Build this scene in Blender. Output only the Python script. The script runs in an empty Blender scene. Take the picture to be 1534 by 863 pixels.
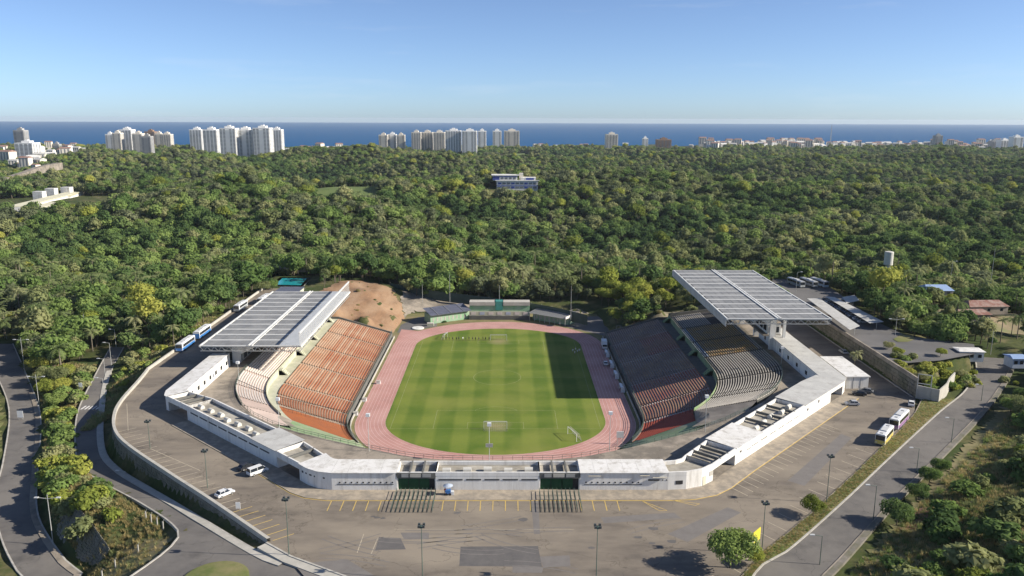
import bpy, bmesh, math, random
import numpy as np
from mathutils import Vector, Matrix, noise as mnoise
from mathutils.geometry import tessellate_polygon

S = bpy.context.scene
COL = S.collection
rnd = random.Random(7)
rad = math.radians

# ------------------------------------------------------------------ camera
FPX, PW, PH = 1193.0, 1534.0, 863.0
CAM = Vector((3.3, 0.0, 98.0))
PITCH, YAW, ROLL = rad(12.0), rad(0.45), rad(0.19)
fwd = Vector((math.sin(YAW)*math.cos(PITCH), math.cos(YAW)*math.cos(PITCH), -math.sin(PITCH)))
rt0 = Vector((math.cos(YAW), -math.sin(YAW), 0))
up0 = rt0.cross(fwd)
rgt = rt0*math.cos(ROLL) + up0*math.sin(ROLL)
upv = up0*math.cos(ROLL) - rt0*math.sin(ROLL)
cd = bpy.data.cameras.new('camera'); cam = bpy.data.objects.new('camera', cd); COL.objects.link(cam)
cd.sensor_fit = 'HORIZONTAL'; cd.sensor_width = 36.0; cd.lens = FPX/PW*36.0
cd.clip_start = 1.0; cd.clip_end = 90000.0
cam.matrix_world = Matrix(((rgt.x, upv.x, -fwd.x, CAM.x), (rgt.y, upv.y, -fwd.y, CAM.y), (rgt.z, upv.z, -fwd.z, CAM.z), (0, 0, 0, 1)))
S.camera = cam

# ------------------------------------------------------------------ light
SUN_EL, SUN_AZ = rad(28.5), rad(97.5)          # azimuth clockwise from +Y
w = bpy.data.worlds.new('World'); S.world = w; w.use_nodes = True
nt = w.node_tree
bg = nt.nodes['Background']
sky = nt.nodes.new('ShaderNodeTexSky'); sky.sky_type = 'NISHITA'; sky.sun_disc = False
sky.sun_elevation = SUN_EL; sky.sun_rotation = SUN_AZ
sky.altitude = 100; sky.air_density = 0.6; sky.dust_density = 0.4; sky.ozone_density = 6.0
# faint high cloud streaks over the whole sky
tcw = nt.nodes.new('ShaderNodeTexCoord'); mpw = nt.nodes.new('ShaderNodeMapping'); mpw.inputs['Scale'].default_value = (1.2, 1.2, 11.0)
cn = nt.nodes.new('ShaderNodeTexNoise'); cn.inputs['Scale'].default_value = 3.2; cn.inputs['Detail'].default_value = 7; cn.inputs['Roughness'].default_value = .62
crw = nt.nodes.new('ShaderNodeMapRange'); crw.inputs['From Min'].default_value = .56; crw.inputs['From Max'].default_value = .80; crw.inputs['To Max'].default_value = .16
mxw = nt.nodes.new('ShaderNodeMix'); mxw.data_type = 'RGBA'; mxw.inputs['B'].default_value = (6.2, 6.3, 6.4, 1)
nt.links.new(tcw.outputs['Generated'], mpw.inputs[0]); nt.links.new(mpw.outputs[0], cn.inputs['Vector']); nt.links.new(cn.outputs['Fac'], crw.inputs[0])
nt.links.new(crw.outputs[0], mxw.inputs['Factor']); hs = nt.nodes.new('ShaderNodeHueSaturation'); hs.inputs['Saturation'].default_value = .90; nt.links.new(sky.outputs[0], hs.inputs['Color']); nt.links.new(hs.outputs[0], mxw.inputs['A']); nt.links.new(mxw.outputs['Result'], bg.inputs[0]); bg.inputs[1].default_value = 0.095
sd = bpy.data.lights.new('sun', 'SUN'); so = bpy.data.objects.new('sun', sd); COL.objects.link(so)
sd.energy = 5.0; sd.angle = rad(0.53); sd.color = (1.0, 0.93, 0.82)
sdir = Vector((math.sin(SUN_AZ)*math.cos(SUN_EL), math.cos(SUN_AZ)*math.cos(SUN_EL), math.sin(SUN_EL)))
so.rotation_euler = sdir.to_track_quat('Z', 'Y').to_euler()
so.location = (300, 100, 300)
vs = S.view_settings
vs.view_transform = 'Standard'; vs.look = 'None'; vs.gamma = 1; vs.use_curve_mapping = False; vs.exposure = 0.70
S.render.engine = 'CYCLES'
S.cycles.max_bounces = 5; S.cycles.diffuse_bounces = 2; S.cycles.glossy_bounces = 2
S.cycles.transmission_bounces = 2; S.cycles.transparent_max_bounces = 8; S.cycles.volume_bounces = 0

# ------------------------------------------------------------------ helpers
ZP = 13.0        # level of the forecourt; the pitch is at 0
HAZE = 0.000030
def G(x, y, z=ZP):
    d = fwd*FPX + rgt*(x-PW/2) - upv*(y-PH/2)
    return CAM + d*((z-CAM.z)/d.z)
def GD(x, y, D):
    d = fwd*FPX + rgt*(x-PW/2) - upv*(y-PH/2)
    return CAM + d*(D/d.y)
def lerp(a, b, t): return a+(b-a)*t
def sstep(a, b, t):
    t = min(1, max(0, (t-a)/(b-a))); return t*t*(3-2*t)

BASE = {}
def tag(o, label=None, cat=None, group=None, kind=None):
    if label: o['label'] = label
    if cat: o['category'] = cat
    if group: o['group'] = group
    if kind: o['kind'] = kind
    return o
def thing(name, label, cat, loc=(0, 0, 0), rz=0.0, group=None):
    o = bpy.data.objects.new(name, None); COL.objects.link(o)
    o.empty_display_size = 0.5
    o.location = loc; o.rotation_euler = (0, 0, rz)
    BASE[o.name] = Vector(loc)
    return tag(o, label, cat, group)

class MB:
    def __init__(s): s.v = []; s.f = []; s.m = []
    def add(s, vs, fs, mi=0):
        b = len(s.v); s.v += [tuple(p) for p in vs]
        for f in fs: s.f.append(tuple(i+b for i in f)); s.m.append(mi)
        return s
    def box(s, x0, x1, y0, y1, z0, z1, mi=0, M=None):
        p = [(x0,y0,z0),(x1,y0,z0),(x1,y1,z0),(x0,y1,z0),(x0,y0,z1),(x1,y0,z1),(x1,y1,z1),(x0,y1,z1)]
        if M is not None: p = [M @ Vector(q) for q in p]
        return s.add(p, [(0,3,2,1),(4,5,6,7),(0,1,5,4),(1,2,6,5),(2,3,7,6),(3,0,4,7)], mi)
    def bar(s, a, b, w, h, mi=0, up=Vector((0, 0, 1))):
        a = Vector(a); b = Vector(b); d = b-a; L = d.length
        if L < 1e-6: return s
        d /= L; sd = d.cross(up)
        if sd.length < 1e-4: sd = Vector((1, 0, 0))
        sd.normalize(); u = sd.cross(d)
        M = Matrix(((d.x, sd.x, u.x, a.x), (d.y, sd.y, u.y, a.y), (d.z, sd.z, u.z, a.z), (0, 0, 0, 1)))
        return s.box(0, L, -w/2, w/2, -h/2, h/2, mi, M)
    def tube(s, a, b, r0, r1=None, n=8, mi=0, cap=True):
        r1 = r0 if r1 is None else r1
        a = Vector(a); b = Vector(b); d = (b-a).normalized()
        x = d.orthogonal().normalized(); y = d.cross(x)
        vs = []
        for P, r in ((a, r0), (b, r1)):
            for i in range(n):
                t = 2*math.pi*i/n; vs.append(P + x*(r*math.cos(t)) + y*(r*math.sin(t)))
        fs = [(i, (i+1) % n, n+(i+1) % n, n+i) for i in range(n)]
        if cap: fs += [tuple(range(n-1, -1, -1)), tuple(range(n, 2*n))]
        return s.add(vs, fs, mi)
    def lathe(s, c, prof, n=10, mi=0):
        vs = []; fs = []
        for r, z in prof:
            for i in range(n):
                t = 2*math.pi*i/n; vs.append((c[0]+r*math.cos(t), c[1]+r*math.sin(t), c[2]+z))
        for k in range(len(prof)-1):
            for i in range(n):
                j = (i+1) % n; fs.append((k*n+i, k*n+j, (k+1)*n+j, (k+1)*n+i))
        return s.add(vs, fs, mi)
    def poly(s, pts, mi=0):
        pts = [Vector(p) for p in pts]
        flat = [Vector((p.x, p.y, 0)) for p in pts]
        tr = tessellate_polygon([flat]); fs = []
        for t in tr:
            a, b, c = (flat[i] for i in t)
            fs.append(tuple(t) if (b-a).cross(c-a).z > 0 else tuple(reversed(t)))
        return s.add(pts, fs, mi)
    def prism(s, pts, z0, z1, mi=0):
        n = len(pts); ar = sum(pts[i][0]*pts[(i+1) % n][1]-pts[(i+1) % n][0]*pts[i][1] for i in range(n))
        if ar < 0: pts = list(reversed(pts))
        s.poly([(p[0], p[1], z1) for p in pts], mi)
        vs = [(p[0], p[1], z0) for p in pts]+[(p[0], p[1], z1) for p in pts]
        return s.add(vs, [(i, (i+1) % n, n+(i+1) % n, n+i) for i in range(n)], mi)
    def loft(s, A, B, mi=0):
        n = len(A)
        return s.add(list(A)+list(B), [(i, i+1, n+i+1, n+i) for i in range(n-1)], mi)
    def build(s, name, mats, parent=None, world=True, smooth=False):
        me = bpy.data.meshes.new(name)
        off = BASE.get(parent.name, Vector()) if (parent is not None and world) else Vector()
        v = np.array(s.v, dtype=float).reshape(-1, 3) - np.array(off)
        me.from_pydata(v.tolist(), [], s.f)
        if not isinstance(mats, (list, tuple)): mats = [mats]
        for m in mats: me.materials.append(m)
        if len(mats) > 1: me.polygons.foreach_set('material_index', s.m)
        if smooth: me.polygons.foreach_set('use_smooth', [True]*len(s.f))
        me.update()
        o = bpy.data.objects.new(name, me); COL.objects.link(o)
        if parent is not None:
            o.parent = parent
            BASE[o.name] = off
        return o
def struct(o): o['kind'] = 'structure'; return o
def copy_tree(o, parent=None):
    c = o.copy(); COL.objects.link(c); c.parent = parent
    if o.name in BASE: BASE[c.name] = BASE[o.name].copy()
    for ch in list(o.children): copy_tree(ch, c)
    return c
def resample(pts, n):
    pts = [Vector(p) for p in pts]
    d = [0]
    for a, b in zip(pts, pts[1:]): d.append(d[-1]+(b-a).length)
    out = []; j = 0
    for i in range(n):
        t = d[-1]*i/(n-1)
        while j < len(pts)-2 and d[j+1] < t: j += 1
        u = (t-d[j])/max(1e-6, d[j+1]-d[j]); out.append(pts[j].lerp(pts[j+1], u))
    return out
def smooth_line(pts, n):
    """Catmull-Rom through pts, resampled to n points"""
    P = [Vector(p) for p in pts]; Q = [P[0]*2-P[1]]+P+[P[-1]*2-P[-2]]; out = []
    for i in range(1, len(Q)-2):
        for k in range(12):
            t = k/12; a, b, c, d = Q[i-1], Q[i], Q[i+1], Q[i+2]
            out.append(0.5*((2*b)+(c-a)*t+(2*a-5*b+4*c-d)*t*t+(3*b-a-3*c+d)*t*t*t))
    out.append(P[-1])
    return resample(out, n)
def in_poly(x, y, poly):
    """numpy point in polygon"""
    ins = np.zeros(np.shape(x), bool); n = len(poly)
    for i in range(n):
        x0, y0 = poly[i][0], poly[i][1]; x1, y1 = poly[(i+1) % n][0], poly[(i+1) % n][1]
        c = ((y0 > y) != (y1 > y))
        with np.errstate(divide='ignore', invalid='ignore'):
            xi = (x1-x0)*(y-y0)/(y1-y0+1e-12)+x0
        ins ^= c & (x < xi)
    return ins
def offset_line(pts, d):
    out = []
    for i, p in enumerate(pts):
        a = pts[max(0, i-1)]; b = pts[min(len(pts)-1, i+1)]
        t = Vector((b[0]-a[0], b[1]-a[1])).normalized()
        out.append(Vector((p[0]-t.y*d, p[1]+t.x*d, p[2])))
    return out

# ------------------------------------------------------------------ materials
def new_mat(name):
    m = bpy.data.materials.new(name); m.use_nodes = True
    return m, m.node_tree.nodes, m.node_tree.links, m.node_tree.nodes['Principled BSDF']
def M(name, c1, c2=None, scale=1.0, rough=0.8, c3=None, scale3=0.05, bump=0.0, bscale=None, metal=0.0, obj=False, spec=0.3, stretch=None, thr=(0.35, 0.65), thr3=(0.4, 0.65)):
    m, N, L, P = new_mat(name)
    P.inputs['Roughness'].default_value = rough; P.inputs['Metallic'].default_value = metal
    P.inputs['Specular IOR Level'].default_value = spec
    if c2 is None and c3 is None and not bump:
        c2 = tuple(v*0.82 for v in c1)
    if obj: vec = N.new('ShaderNodeTexCoord').outputs['Object']
    else: vec = N.new('ShaderNodeNewGeometry').outputs['Position']
    if stretch:
        mp = N.new('ShaderNodeMapping'); mp.inputs['Scale'].default_value = stretch; L.new(vec, mp.inputs[0]); vec = mp.outputs[0]
    def nz(sc, det=6, ro=0.65):
        n = N.new('ShaderNodeTexNoise'); n.inputs['Scale'].default_value = sc; n.inputs['Detail'].default_value = det
        n.inputs['Roughness'].default_value = ro
        L.new(vec, n.inputs['Vector']); return n.outputs['Fac']
    def ramp(f, lo, hi):
        r = N.new('ShaderNodeMapRange'); r.inputs['From Min'].default_value = lo; r.inputs['From Max'].default_value = hi
        L.new(f, r.inputs['Value']); return r.outputs['Result']
    def mix(f, a, b):
        x = N.new('ShaderNodeMix'); x.data_type = 'RGBA'; L.new(f, x.inputs['Factor'])
        for s_, v in ((x.inputs['A'], a), (x.inputs['B'], b)):
            if isinstance(v, tuple): s_.default_value = v+(1,)
            else: L.new(v, s_)
        return x.outputs['Result']
    col = c1
    if c2 is not None: col = mix(ramp(nz(scale), *thr), c1, c2)
    if c3 is not None: col = mix(ramp(nz(scale3, 5), *thr3), col, c3)
    if isinstance(col, tuple): P.inputs['Base Color'].default_value = col+(1,)
    else: L.new(col, P.inputs['Base Color'])
    if bump:
        b = N.new('ShaderNodeBump'); b.inputs['Strength'].default_value = bump; b.inputs['Distance'].default_value = 0.1
        L.new(nz(bscale or scale*4), b.inputs['Height']); L.new(b.outputs[0], P.inputs['Normal'])
    return m
MAT = {}
MAT['asphalt'] = M('asphalt', (.205,.172,.134), (.122,.104,.086), .22, .92, (.268,.226,.172), .045, .25, 6, stretch=(.55, 1.5, 1), thr=(.3, .7), thr3=(.42, .68))
def add_cracks(m, scale=.06, wid=.0035, dark=.72):
    N, L = m.node_tree.nodes, m.node_tree.links; P = N['Principled BSDF']
    src = P.inputs['Base Color'].links[0].from_socket
    g = N.new('ShaderNodeNewGeometry'); nz = N.new('ShaderNodeTexNoise'); nz.inputs['Scale'].default_value = .25; nz.inputs['Detail'].default_value = 4
    L.new(g.outputs['Position'], nz.inputs['Vector'])
    ad = N.new('ShaderNodeMix'); ad.data_type = 'VECTOR'; ad.inputs['Factor'].default_value = .5
    sc = N.new('ShaderNodeVectorMath'); sc.operation = 'SCALE'; sc.inputs['Scale'].default_value = 9.0; L.new(nz.outputs['Color'], sc.inputs[0])
    av = N.new('ShaderNodeVectorMath'); L.new(g.outputs['Position'], av.inputs[0]); L.new(sc.outputs[0], av.inputs[1])
    v = N.new('ShaderNodeTexVoronoi'); v.feature = 'DISTANCE_TO_EDGE'; v.inputs['Scale'].default_value = scale; L.new(av.outputs[0], v.inputs['Vector'])
    r = N.new('ShaderNodeMapRange'); r.inputs['From Min'].default_value = wid; r.inputs['From Max'].default_value = wid*2.2; r.inputs['To Min'].default_value = dark; r.inputs['To Max'].default_value = 1.0; L.new(v.outputs['Distance'], r.inputs[0])
    # dark tyre-polished and damp stains
    n2 = N.new('ShaderNodeTexNoise'); n2.inputs['Scale'].default_value = .09; n2.inputs['Detail'].default_value = 8; n2.inputs['Roughness'].default_value = .75; L.new(g.outputs['Position'], n2.inputs['Vector'])
    r2 = N.new('ShaderNodeMapRange'); r2.inputs['From Min'].default_value = .56; r2.inputs['From Max'].default_value = .72; r2.inputs['To Min'].default_value = 1.0; r2.inputs['To Max'].default_value = .66; L.new(n2.outputs['Fac'], r2.inputs[0])
    mu = N.new('ShaderNodeMath'); mu.operation = 'MULTIPLY'; L.new(r.outputs[0], mu.inputs[0]); L.new(r2.outputs[0], mu.inputs[1])
    vm = N.new('ShaderNodeVectorMath'); vm.operation = 'SCALE'; L.new(src, vm.inputs[0]); L.new(mu.outputs[0], vm.inputs['Scale']); L.new(vm.outputs[0], P.inputs['Base Color'])
add_cracks(MAT['asphalt'])
MAT['patch'] = M('asphalt_patch', (.105,.098,.094), (.135,.125,.116), .5, .9)
MAT['patch2'] = M('asphalt_patch_pale', (.16,.145,.132), (.19,.174,.158), .5, .9)
MAT['road'] = M('road_asphalt', (.148,.136,.122), (.108,.100,.093), .3, .9, (.182,.166,.146), .05, .2, 5)
add_cracks(MAT['road'], .05, .003, .75)
MAT['terrace_asphalt'] = M('terrace_asphalt', (.13,.125,.12), (.10,.096,.092), .4, .9, (.17,.16,.15), .05)
MAT['conc'] = M('concrete', (.34,.29,.23), (.25,.215,.17), .2, .88, (.175,.152,.122), .1, .15, 4, thr3=(.45, .62))
add_cracks(MAT['conc'], .1, .004, .72)
MAT['conc_dark'] = M('concrete_dark', (.15,.145,.13), (.10,.10,.09), .5, .9)
MAT['conc_pale'] = M('concrete_pale', (.48,.45,.39), (.38,.36,.31), .5, .85)
MAT['kerb'] = M('kerb_paint', (.50,.47,.41), (.33,.31,.27), .6, .85)
MAT['pave'] = M('pavement', (.40,.335,.255), (.31,.265,.205), .6, .9, (.24,.21,.17), .3)
MAT['white'] = M('white_wall', (.76,.74,.69), (.66,.635,.585), .9, .75, (.44,.41,.36), .55, stretch=(1, 1, .16), thr=(.38, .7), thr3=(.52, .78))
MAT['roofwhite'] = M('white_roof', (.72,.70,.66), (.60,.58,.53), .3, .7, (.43,.40,.35), .5, thr=(.38,.7), thr3=(.5, .72))
MAT['roofgrey'] = M('grey_sheet_roof', (.52,.51,.47), (.43,.42,.39), .25, .65, (.33,.31,.28), .35, thr3=(.52, .75))
MAT['courtroof'] = M('stained_flat_roof', (.34,.31,.25), (.22,.20,.165), .45, .95, (.42,.39,.33), .2)
MAT['slot'] = M('dark_slot', (.045,.045,.045), (.03,.03,.03), 1, .6)
MAT['glass'] = M('dark_glass', (.02,.025,.03), (.015,.018,.022), 1, .12, spec=.6)
MAT['green'] = M('gate_green', (.018,.085,.035), (.013,.065,.027), .8, .6)
MAT['greenpaint'] = M('green_paint', (.17,.26,.12), (.22,.31,.16), .3, .8, (.27,.28,.19), .15)
MAT['palegreen'] = M('pale_green_wall', (.56,.54,.42), (.49,.48,.37), .3, .85, (.42,.43,.31), .15)
MAT['orange'] = M('orange_seat', (.36,.112,.042), (.27,.092,.042), .3, .8, (.40,.20,.11), .1)
MAT['orangefade'] = M('orange_seat_faded', (.43,.235,.135), (.36,.17,.09), .25, .8, (.46,.32,.22), .1)
MAT['orangefloor'] = M('orange_painted_step', (.42,.135,.045), (.34,.12,.05), .3, .8)
MAT['stepL'] = M('stand_concrete_warm', (.43,.33,.245), (.34,.26,.19), .4, .85)
MAT['pink'] = M('pink_step', (.56,.44,.37), (.48,.38,.32), .3, .85)
MAT['seatwhite'] = M('seat_white', (.66,.60,.53), (.56,.51,.46), .4, .7)
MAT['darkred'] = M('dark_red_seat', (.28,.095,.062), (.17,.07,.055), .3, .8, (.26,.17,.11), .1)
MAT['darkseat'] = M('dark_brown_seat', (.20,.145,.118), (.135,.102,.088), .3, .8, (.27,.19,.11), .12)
MAT['redfloor'] = M('red_painted_step', (.40,.080,.045), (.30,.065,.04), .3, .8)
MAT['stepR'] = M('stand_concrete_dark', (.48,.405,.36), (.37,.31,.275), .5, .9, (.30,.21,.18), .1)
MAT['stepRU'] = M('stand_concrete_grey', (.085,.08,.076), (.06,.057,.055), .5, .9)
MAT['seatgrey'] = M('seat_grey', (.46,.43,.38), (.38,.35,.31), .4, .7)
MAT['gold'] = M('gold_seat', (.54,.36,.13), (.40,.25,.10), .5, .7, (.36,.30,.22), .25)
MAT['seatblue'] = M('seat_bluegrey', (.42,.47,.55), (.36,.41,.48), .6, .7)
MAT['panel'] = M('solar_panel', (.17,.17,.165), (.22,.218,.21), .5, .55, (.27,.265,.25), .2, spec=.25)
MAT['steel'] = M('white_steel', (.68,.67,.62), (.60,.59,.55), .5, .5)
MAT['galv'] = M('galvanised_steel', (.40,.40,.38), (.33,.33,.32), .8, .5, metal=.3)
MAT['translucent'] = M('pale_roof_sheet', (.55,.56,.55), (.47,.48,.47), .4, .6)
MAT['track'] = M('pink_track', (.46,.235,.20), (.385,.205,.175), .18, .88, (.50,.29,.25), .07)
MAT['line'] = M('white_line', (.72,.70,.66), (.60,.58,.54), .6, .8)
MAT['trackline'] = M('track_line', (.66,.46,.42), (.60,.40,.37), .4, .8)
MAT['yellow'] = M('yellow_line', (.62,.43,.10), (.46,.33,.13), .9, .8)
MAT['paleline'] = M('worn_line', (.50,.43,.31), (.36,.31,.24), .9, .85)
MAT['grassline'] = M('faded_pitch_line', (.30,.31,.16), (.21,.23,.09), .5, .9)
MAT['dirt'] = M('bare_earth', (.265,.155,.085), (.17,.10,.056), .16, .95, (.31,.205,.125), .09, 1.0, .9, stretch=(1.6, .6, 1), thr=(.4, .68))
MAT['stone'] = M('stone_block', (.27,.24,.185), (.17,.155,.12), .9, .95, (.13,.13,.09), .15)
MAT['darkgreen_net'] = M('green_fence_net', (.075,.105,.085), (.055,.08,.065), .5, .9)
MAT['tankconc'] = M('tank_plaster', (.58,.56,.50), (.50,.48,.42), .5, .8)
MAT['pole'] = M('pole_green_steel', (.11,.15,.12), (.08,.11,.09), 1, .5)
MAT['polegrey'] = M('pole_grey', (.45,.45,.42), (.37,.37,.35), 1, .6)
MAT['lamphead'] = M('lamp_head', (.60,.60,.58), (.5,.5,.48), 1, .4)
MAT['lampdark'] = M('lamp_head_dark', (.07,.08,.08), (.05,.055,.055), 1, .4)
MAT['tile'] = M('clay_tile', (.27,.125,.09), (.18,.09,.07), .8, .9, (.33,.24,.20), .5)
MAT['rubber'] = M('rubber', (.02,.02,.02), (.03,.03,.03), 2, .8)
MAT['trunk'] = M('bark', (.14,.115,.085), (.09,.075,.055), 2, .95)
MAT['seam'] = M('dark_seam', (.05,.05,.048), (.035,.035,.033), 1, .8)

def ground_mat():
    """terrain: green undergrowth with dry grass and bare soil mixed by large noise"""
    m, N, L, P = new_mat('ground'); P.inputs['Roughness'].default_value = .95; P.inputs['Specular IOR Level'].default_value = .1
    pos = N.new('ShaderNodeNewGeometry').outputs['Position']
    def nz(s, d=6):
        n = N.new('ShaderNodeTexNoise'); n.inputs['Scale'].default_value = s; n.inputs['Detail'].default_value = d; n.inputs['Roughness'].default_value = .65
        L.new(pos, n.inputs['Vector']); return n.outputs['Fac']
    def mx(f, a, b, lo=.4, hi=.6):
        r = N.new('ShaderNodeMapRange'); r.inputs['From Min'].default_value = lo; r.inputs['From Max'].default_value = hi; L.new(f, r.inputs[0])
        x = N.new('ShaderNodeMix'); x.data_type = 'RGBA'; L.new(r.outputs[0], x.inputs['Factor'])
        for s_, v in ((x.inputs['A'], a), (x.inputs['B'], b)):
            if isinstance(v, tuple): s_.default_value = v+(1,)
            else: L.new(v, s_)
        return x.outputs['Result']
    c = mx(nz(.4), (.055,.065,.025), (.085,.095,.032))
    c = mx(nz(.12), c, (.155,.135,.065), .48, .62)
    c = mx(nz(.05), c, (.05,.07,.022), .45, .6)
    L.new(c, P.inputs['Base Color'])
    return m
MAT['ground'] = ground_mat()
MAT['dry_grass'] = M('dry_grass', (.20,.175,.075), (.125,.135,.045), .35, .95, (.235,.19,.10), .12, .5, 3)
MAT['verge'] = M('verge_grass', (.165,.17,.055), (.11,.135,.036), .35, .95, (.24,.20,.10), .1, .5, 3)
MAT['clearing'] = M('clearing_grass', (.13,.17,.05), (.10,.14,.04), .05, .95)
# ------------------------------------------------------------------ outlines of the site (metres)
def V2(p): return (p[0], p[1])
WALL_TOP = [(-119.8, 262), (-117.5, 250), (-114.5, 232), (-110.9, 219.7), (-104.6, 207.1), (-95.9, 196.5), (-78.1, 179.6), (-64.2, 166.8), (-45.4, 148.8)]
FC_OUT = [(-119.8, 398)] + WALL_TOP + [(-39.0, 143.6), (-26.0, 136.0), (-8, 118), (6, 104), (30, 104), (42, 129), (55.3, 145.2), (71, 161.5), (91, 183.6), (103, 197.4), (113.9, 209.5), (124.5, 222.4), (131.7, 236), (131.7, 345)]
RING = [(-98.8, 268), (-98.8, 229), (-97.6, 225), (-87.8, 216.3), (-53.4, 184.6), (-45.7, 177.2), (-43.4, 174.9), (-40.6, 173.1), (-37.2, 172.3), (-22, 172.3), (-13, 172.3), (11.2, 172.3), (20.6, 172.3), (41.3, 172.3), (45.6, 172.7), (49.6, 174.2), (52.9, 177.0), (60.9, 186.0), (102.9, 231.2), (109.6, 238.4), (111.6, 241.6), (111.8, 306)]
FC_IN = [(-98.8, 398)] + RING + [(111.8, 345)]
def ell(a, b, c, y): return a*math.sqrt(max(0, 1-((c-y)/b)**2))
# rim of the bowl at forecourt level, left to right
RIM = [(-87, 353), (-87, 268), (-86.2, 258), (-84.3, 247), (-80.9, 236.5), (-76.4, 228.4), (-70.5, 220.5), (-63, 213.5), (-54, 207.5), (-44, 202.0), (-34, 197), (-22, 191.5), (-14, 189.6), (0, 189.2), (16, 189.6), (24, 191.5), (36, 197), (46, 202.5), (57, 209), (67, 216.5), (76, 225), (83.5, 233.2), (90.5, 243), (96.5, 256), (99.6, 268), (100.5, 280), (100.5, 353)]
RIM3 = [Vector((x, y, ZP)) for x, y in RIM]
BOWL = RIM + [(52, 353), (50, 398), (-47, 398), (-50, 353)]
roadB_R = [G(186,520,5), G(166,560,5.3), G(156,620,6), G(158,673,7), G(180,702,7.8), G(225,730,9), G(259,749.5,10), G(310,780,11.2), G(400,832,12.6), G(480,863,12.8), Vector((-20,116,12.8))]
roadB_L = [G(165,520,5), G(143,560,5.3), G(115,620,6), G(115,693,7), G(141,716,7.8), G(170,733,8.6), G(211,755,9.6), G(258,787,11), G(262,811,11.8), G(197,862,12.2), Vector((-78,116,12.4))]
roadA_R = [G(20,515,2), G(28,533,2), G(39,558,2), G(61,620,2.4), G(58,704,2.8), G(56,758,3), G(68,794,3), G(104,845,3), G(122,863,3), Vector((-82,120,3))]
roadA_L = [G(-35,515,2), G(-25,533,2), G(0,575,2), G(13,620,2.4), G(4,690,2.8), G(-10,750,3), G(2,811,3), G(28,863,3), G(38,880,3), Vector((-104,120,3))]
roadC_L = [(36,112), (51.5,137.7), (61.1,146.2), (81.5,167.7), (101.2,189.3), (131.9,222.4), (150,241), (166,262), (176,280)]
roadC_R = [(48,118), (62,134.8), (70,143.4), (90,165.6), (110,186.6), (141,219.4), (159,240), (174.5,259), (188,277)]
roadC_L = [Vector((x,y,ZP)) for x,y in roadC_L]; roadC_R = [Vector((x,y,ZP)) for x,y in roadC_R]
TERR = [(133.2, 254), (133.2, 375), (140, 396), (162, 398), (156, 345), (151.5, 310), (153, 288), (172, 277), (166, 266), (150, 258)]; ZT = 18.6
NB = 60
rBL, rBR = smooth_line(roadB_L, NB), smooth_line(roadB_R, NB)
rAL, rAR = smooth_line(roadA_L, NB), smooth_line(roadA_R, NB)
rCL, rCR = smooth_line(roadC_L, NB), smooth_line(roadC_R, NB)

# ------------------------------------------------------------------ terrain
def zfar(x, y):
    x = np.asarray(x, float); y = np.asarray(y, float)
    wx = x+70*np.sin(y/210+.7)+25*np.sin(y/67); wy = y+60*np.sin(x/240)+25*np.sin(x/71+1)
    z = 9*np.sin(wx/95+1.3)*np.cos(wy/80+.5) + 7*np.sin(wx/66+wy/72+2) + 5.5*np.sin(-wx/47+wy/58) + 6*np.sin(wx/210+wy/180)
    z = z*(.3+.7*np.clip((y-420)/400, 0, 1))*(1-.45*np.clip((y-1900)/700, 0, 1)) - 2 - 8*np.clip((y-1500)/900, 0, 1)
    for cx, cy, sx, sy, t_ in ((10,925,170,130,1.0), (-495,845,120,100,4.0)):
        g = np.exp(-((x-cx)/sx)**4-((y-cy)/sy)**4); z = z*(1-g)+t_*g
    for cx, cy, h, sx, sy in ((10,945,8,140,100), (260,900,15,190,130), (-330,760,15,200,150), (-560,1000,6,200,150), (950,1250,16,380,230), (520,1550,12,320,180), (-330,1750,14,380,200), (250,2350,5,480,230), (1250,2450,8,600,300), (-1200,2300,6,500,300), (600,700,8,160,120), (330,560,6,120,90), (-200,1250,-8,250,150), (150,1250,-16,380,150), (-600,620,8,140,100), (420,1060,10,150,90)):
        z = z + h*np.exp(-((x-cx)/sx)**2-((y-cy)/sy)**2)
    rc = 925+45*np.sin(x/170+.8)+20*np.sin(x/60)
    z = z + (9+7*np.sin(x/140+1.0))*np.exp(-((y-rc)/75)**2)*np.exp(-((x-120)/520)**4)
    vw = np.clip((y-rc-70)/130, 0, 1)*np.clip((1520-y)/150, 0, 1); z = z - 17*vw*np.exp(-((x-150)/750)**4)
    r2 = 1640+60*np.sin(x/260); z = z + 13*np.exp(-((y-r2)/95)**2)*(.7+.3*np.sin(x/190))
    vw = np.clip((y-1760)/120, 0, 1)*np.clip((2250-y)/150, 0, 1); z = z - 11*vw
    g = np.exp(-((x+168)/75)**4-((y-872)/95)**4); z = z*(1-g)+(4+(y-800)*.14)*g
    coast = 3120 + 140*np.sin(x/700+.6) + 60*np.sin(x/230)
    z = z + 13*np.exp(-((y-2850)/130)**2)*(.35+.65*np.clip((x-300)/500, 0, 1))
    t = np.clip((y-coast+180)/260, 0, 1); t = t*t*(3-2*t)
    return z*(1-t) + (-31)*t
GX0, GX1, GY0, GY1, GS = -352.0, 352.0, 72.0, 488.0, 1.6
gx = np.arange(GX0, GX1+.01, GS); gy = np.arange(GY0, GY1+.01, GS)
XX, YY = np.meshgrid(gx, gy)
fix = np.zeros(XX.shape, bool); ZZ = zfar(XX, YY)
def hillR(x, y):
    """bank on the far side of the right-hand road"""
    d = ((x-62)*0.703 - (y-134.8)*0.711)          # distance from the road edge
    h = np.interp(d, [-50, 7, 12, 22, 36, 60, 120], [0, 0, 1.6, 4.6, 8.6, 14, 18])
    t = np.clip((y-200)/55, 0, 1)
    return 13.3 + h*(1-.72*t)
def ctrl(pts, r=2.4):
    for x, y, z in pts:
        m = (XX-x)**2+(YY-y)**2 < r*r; ZZ[m] = z; fix[m] = True
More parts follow.
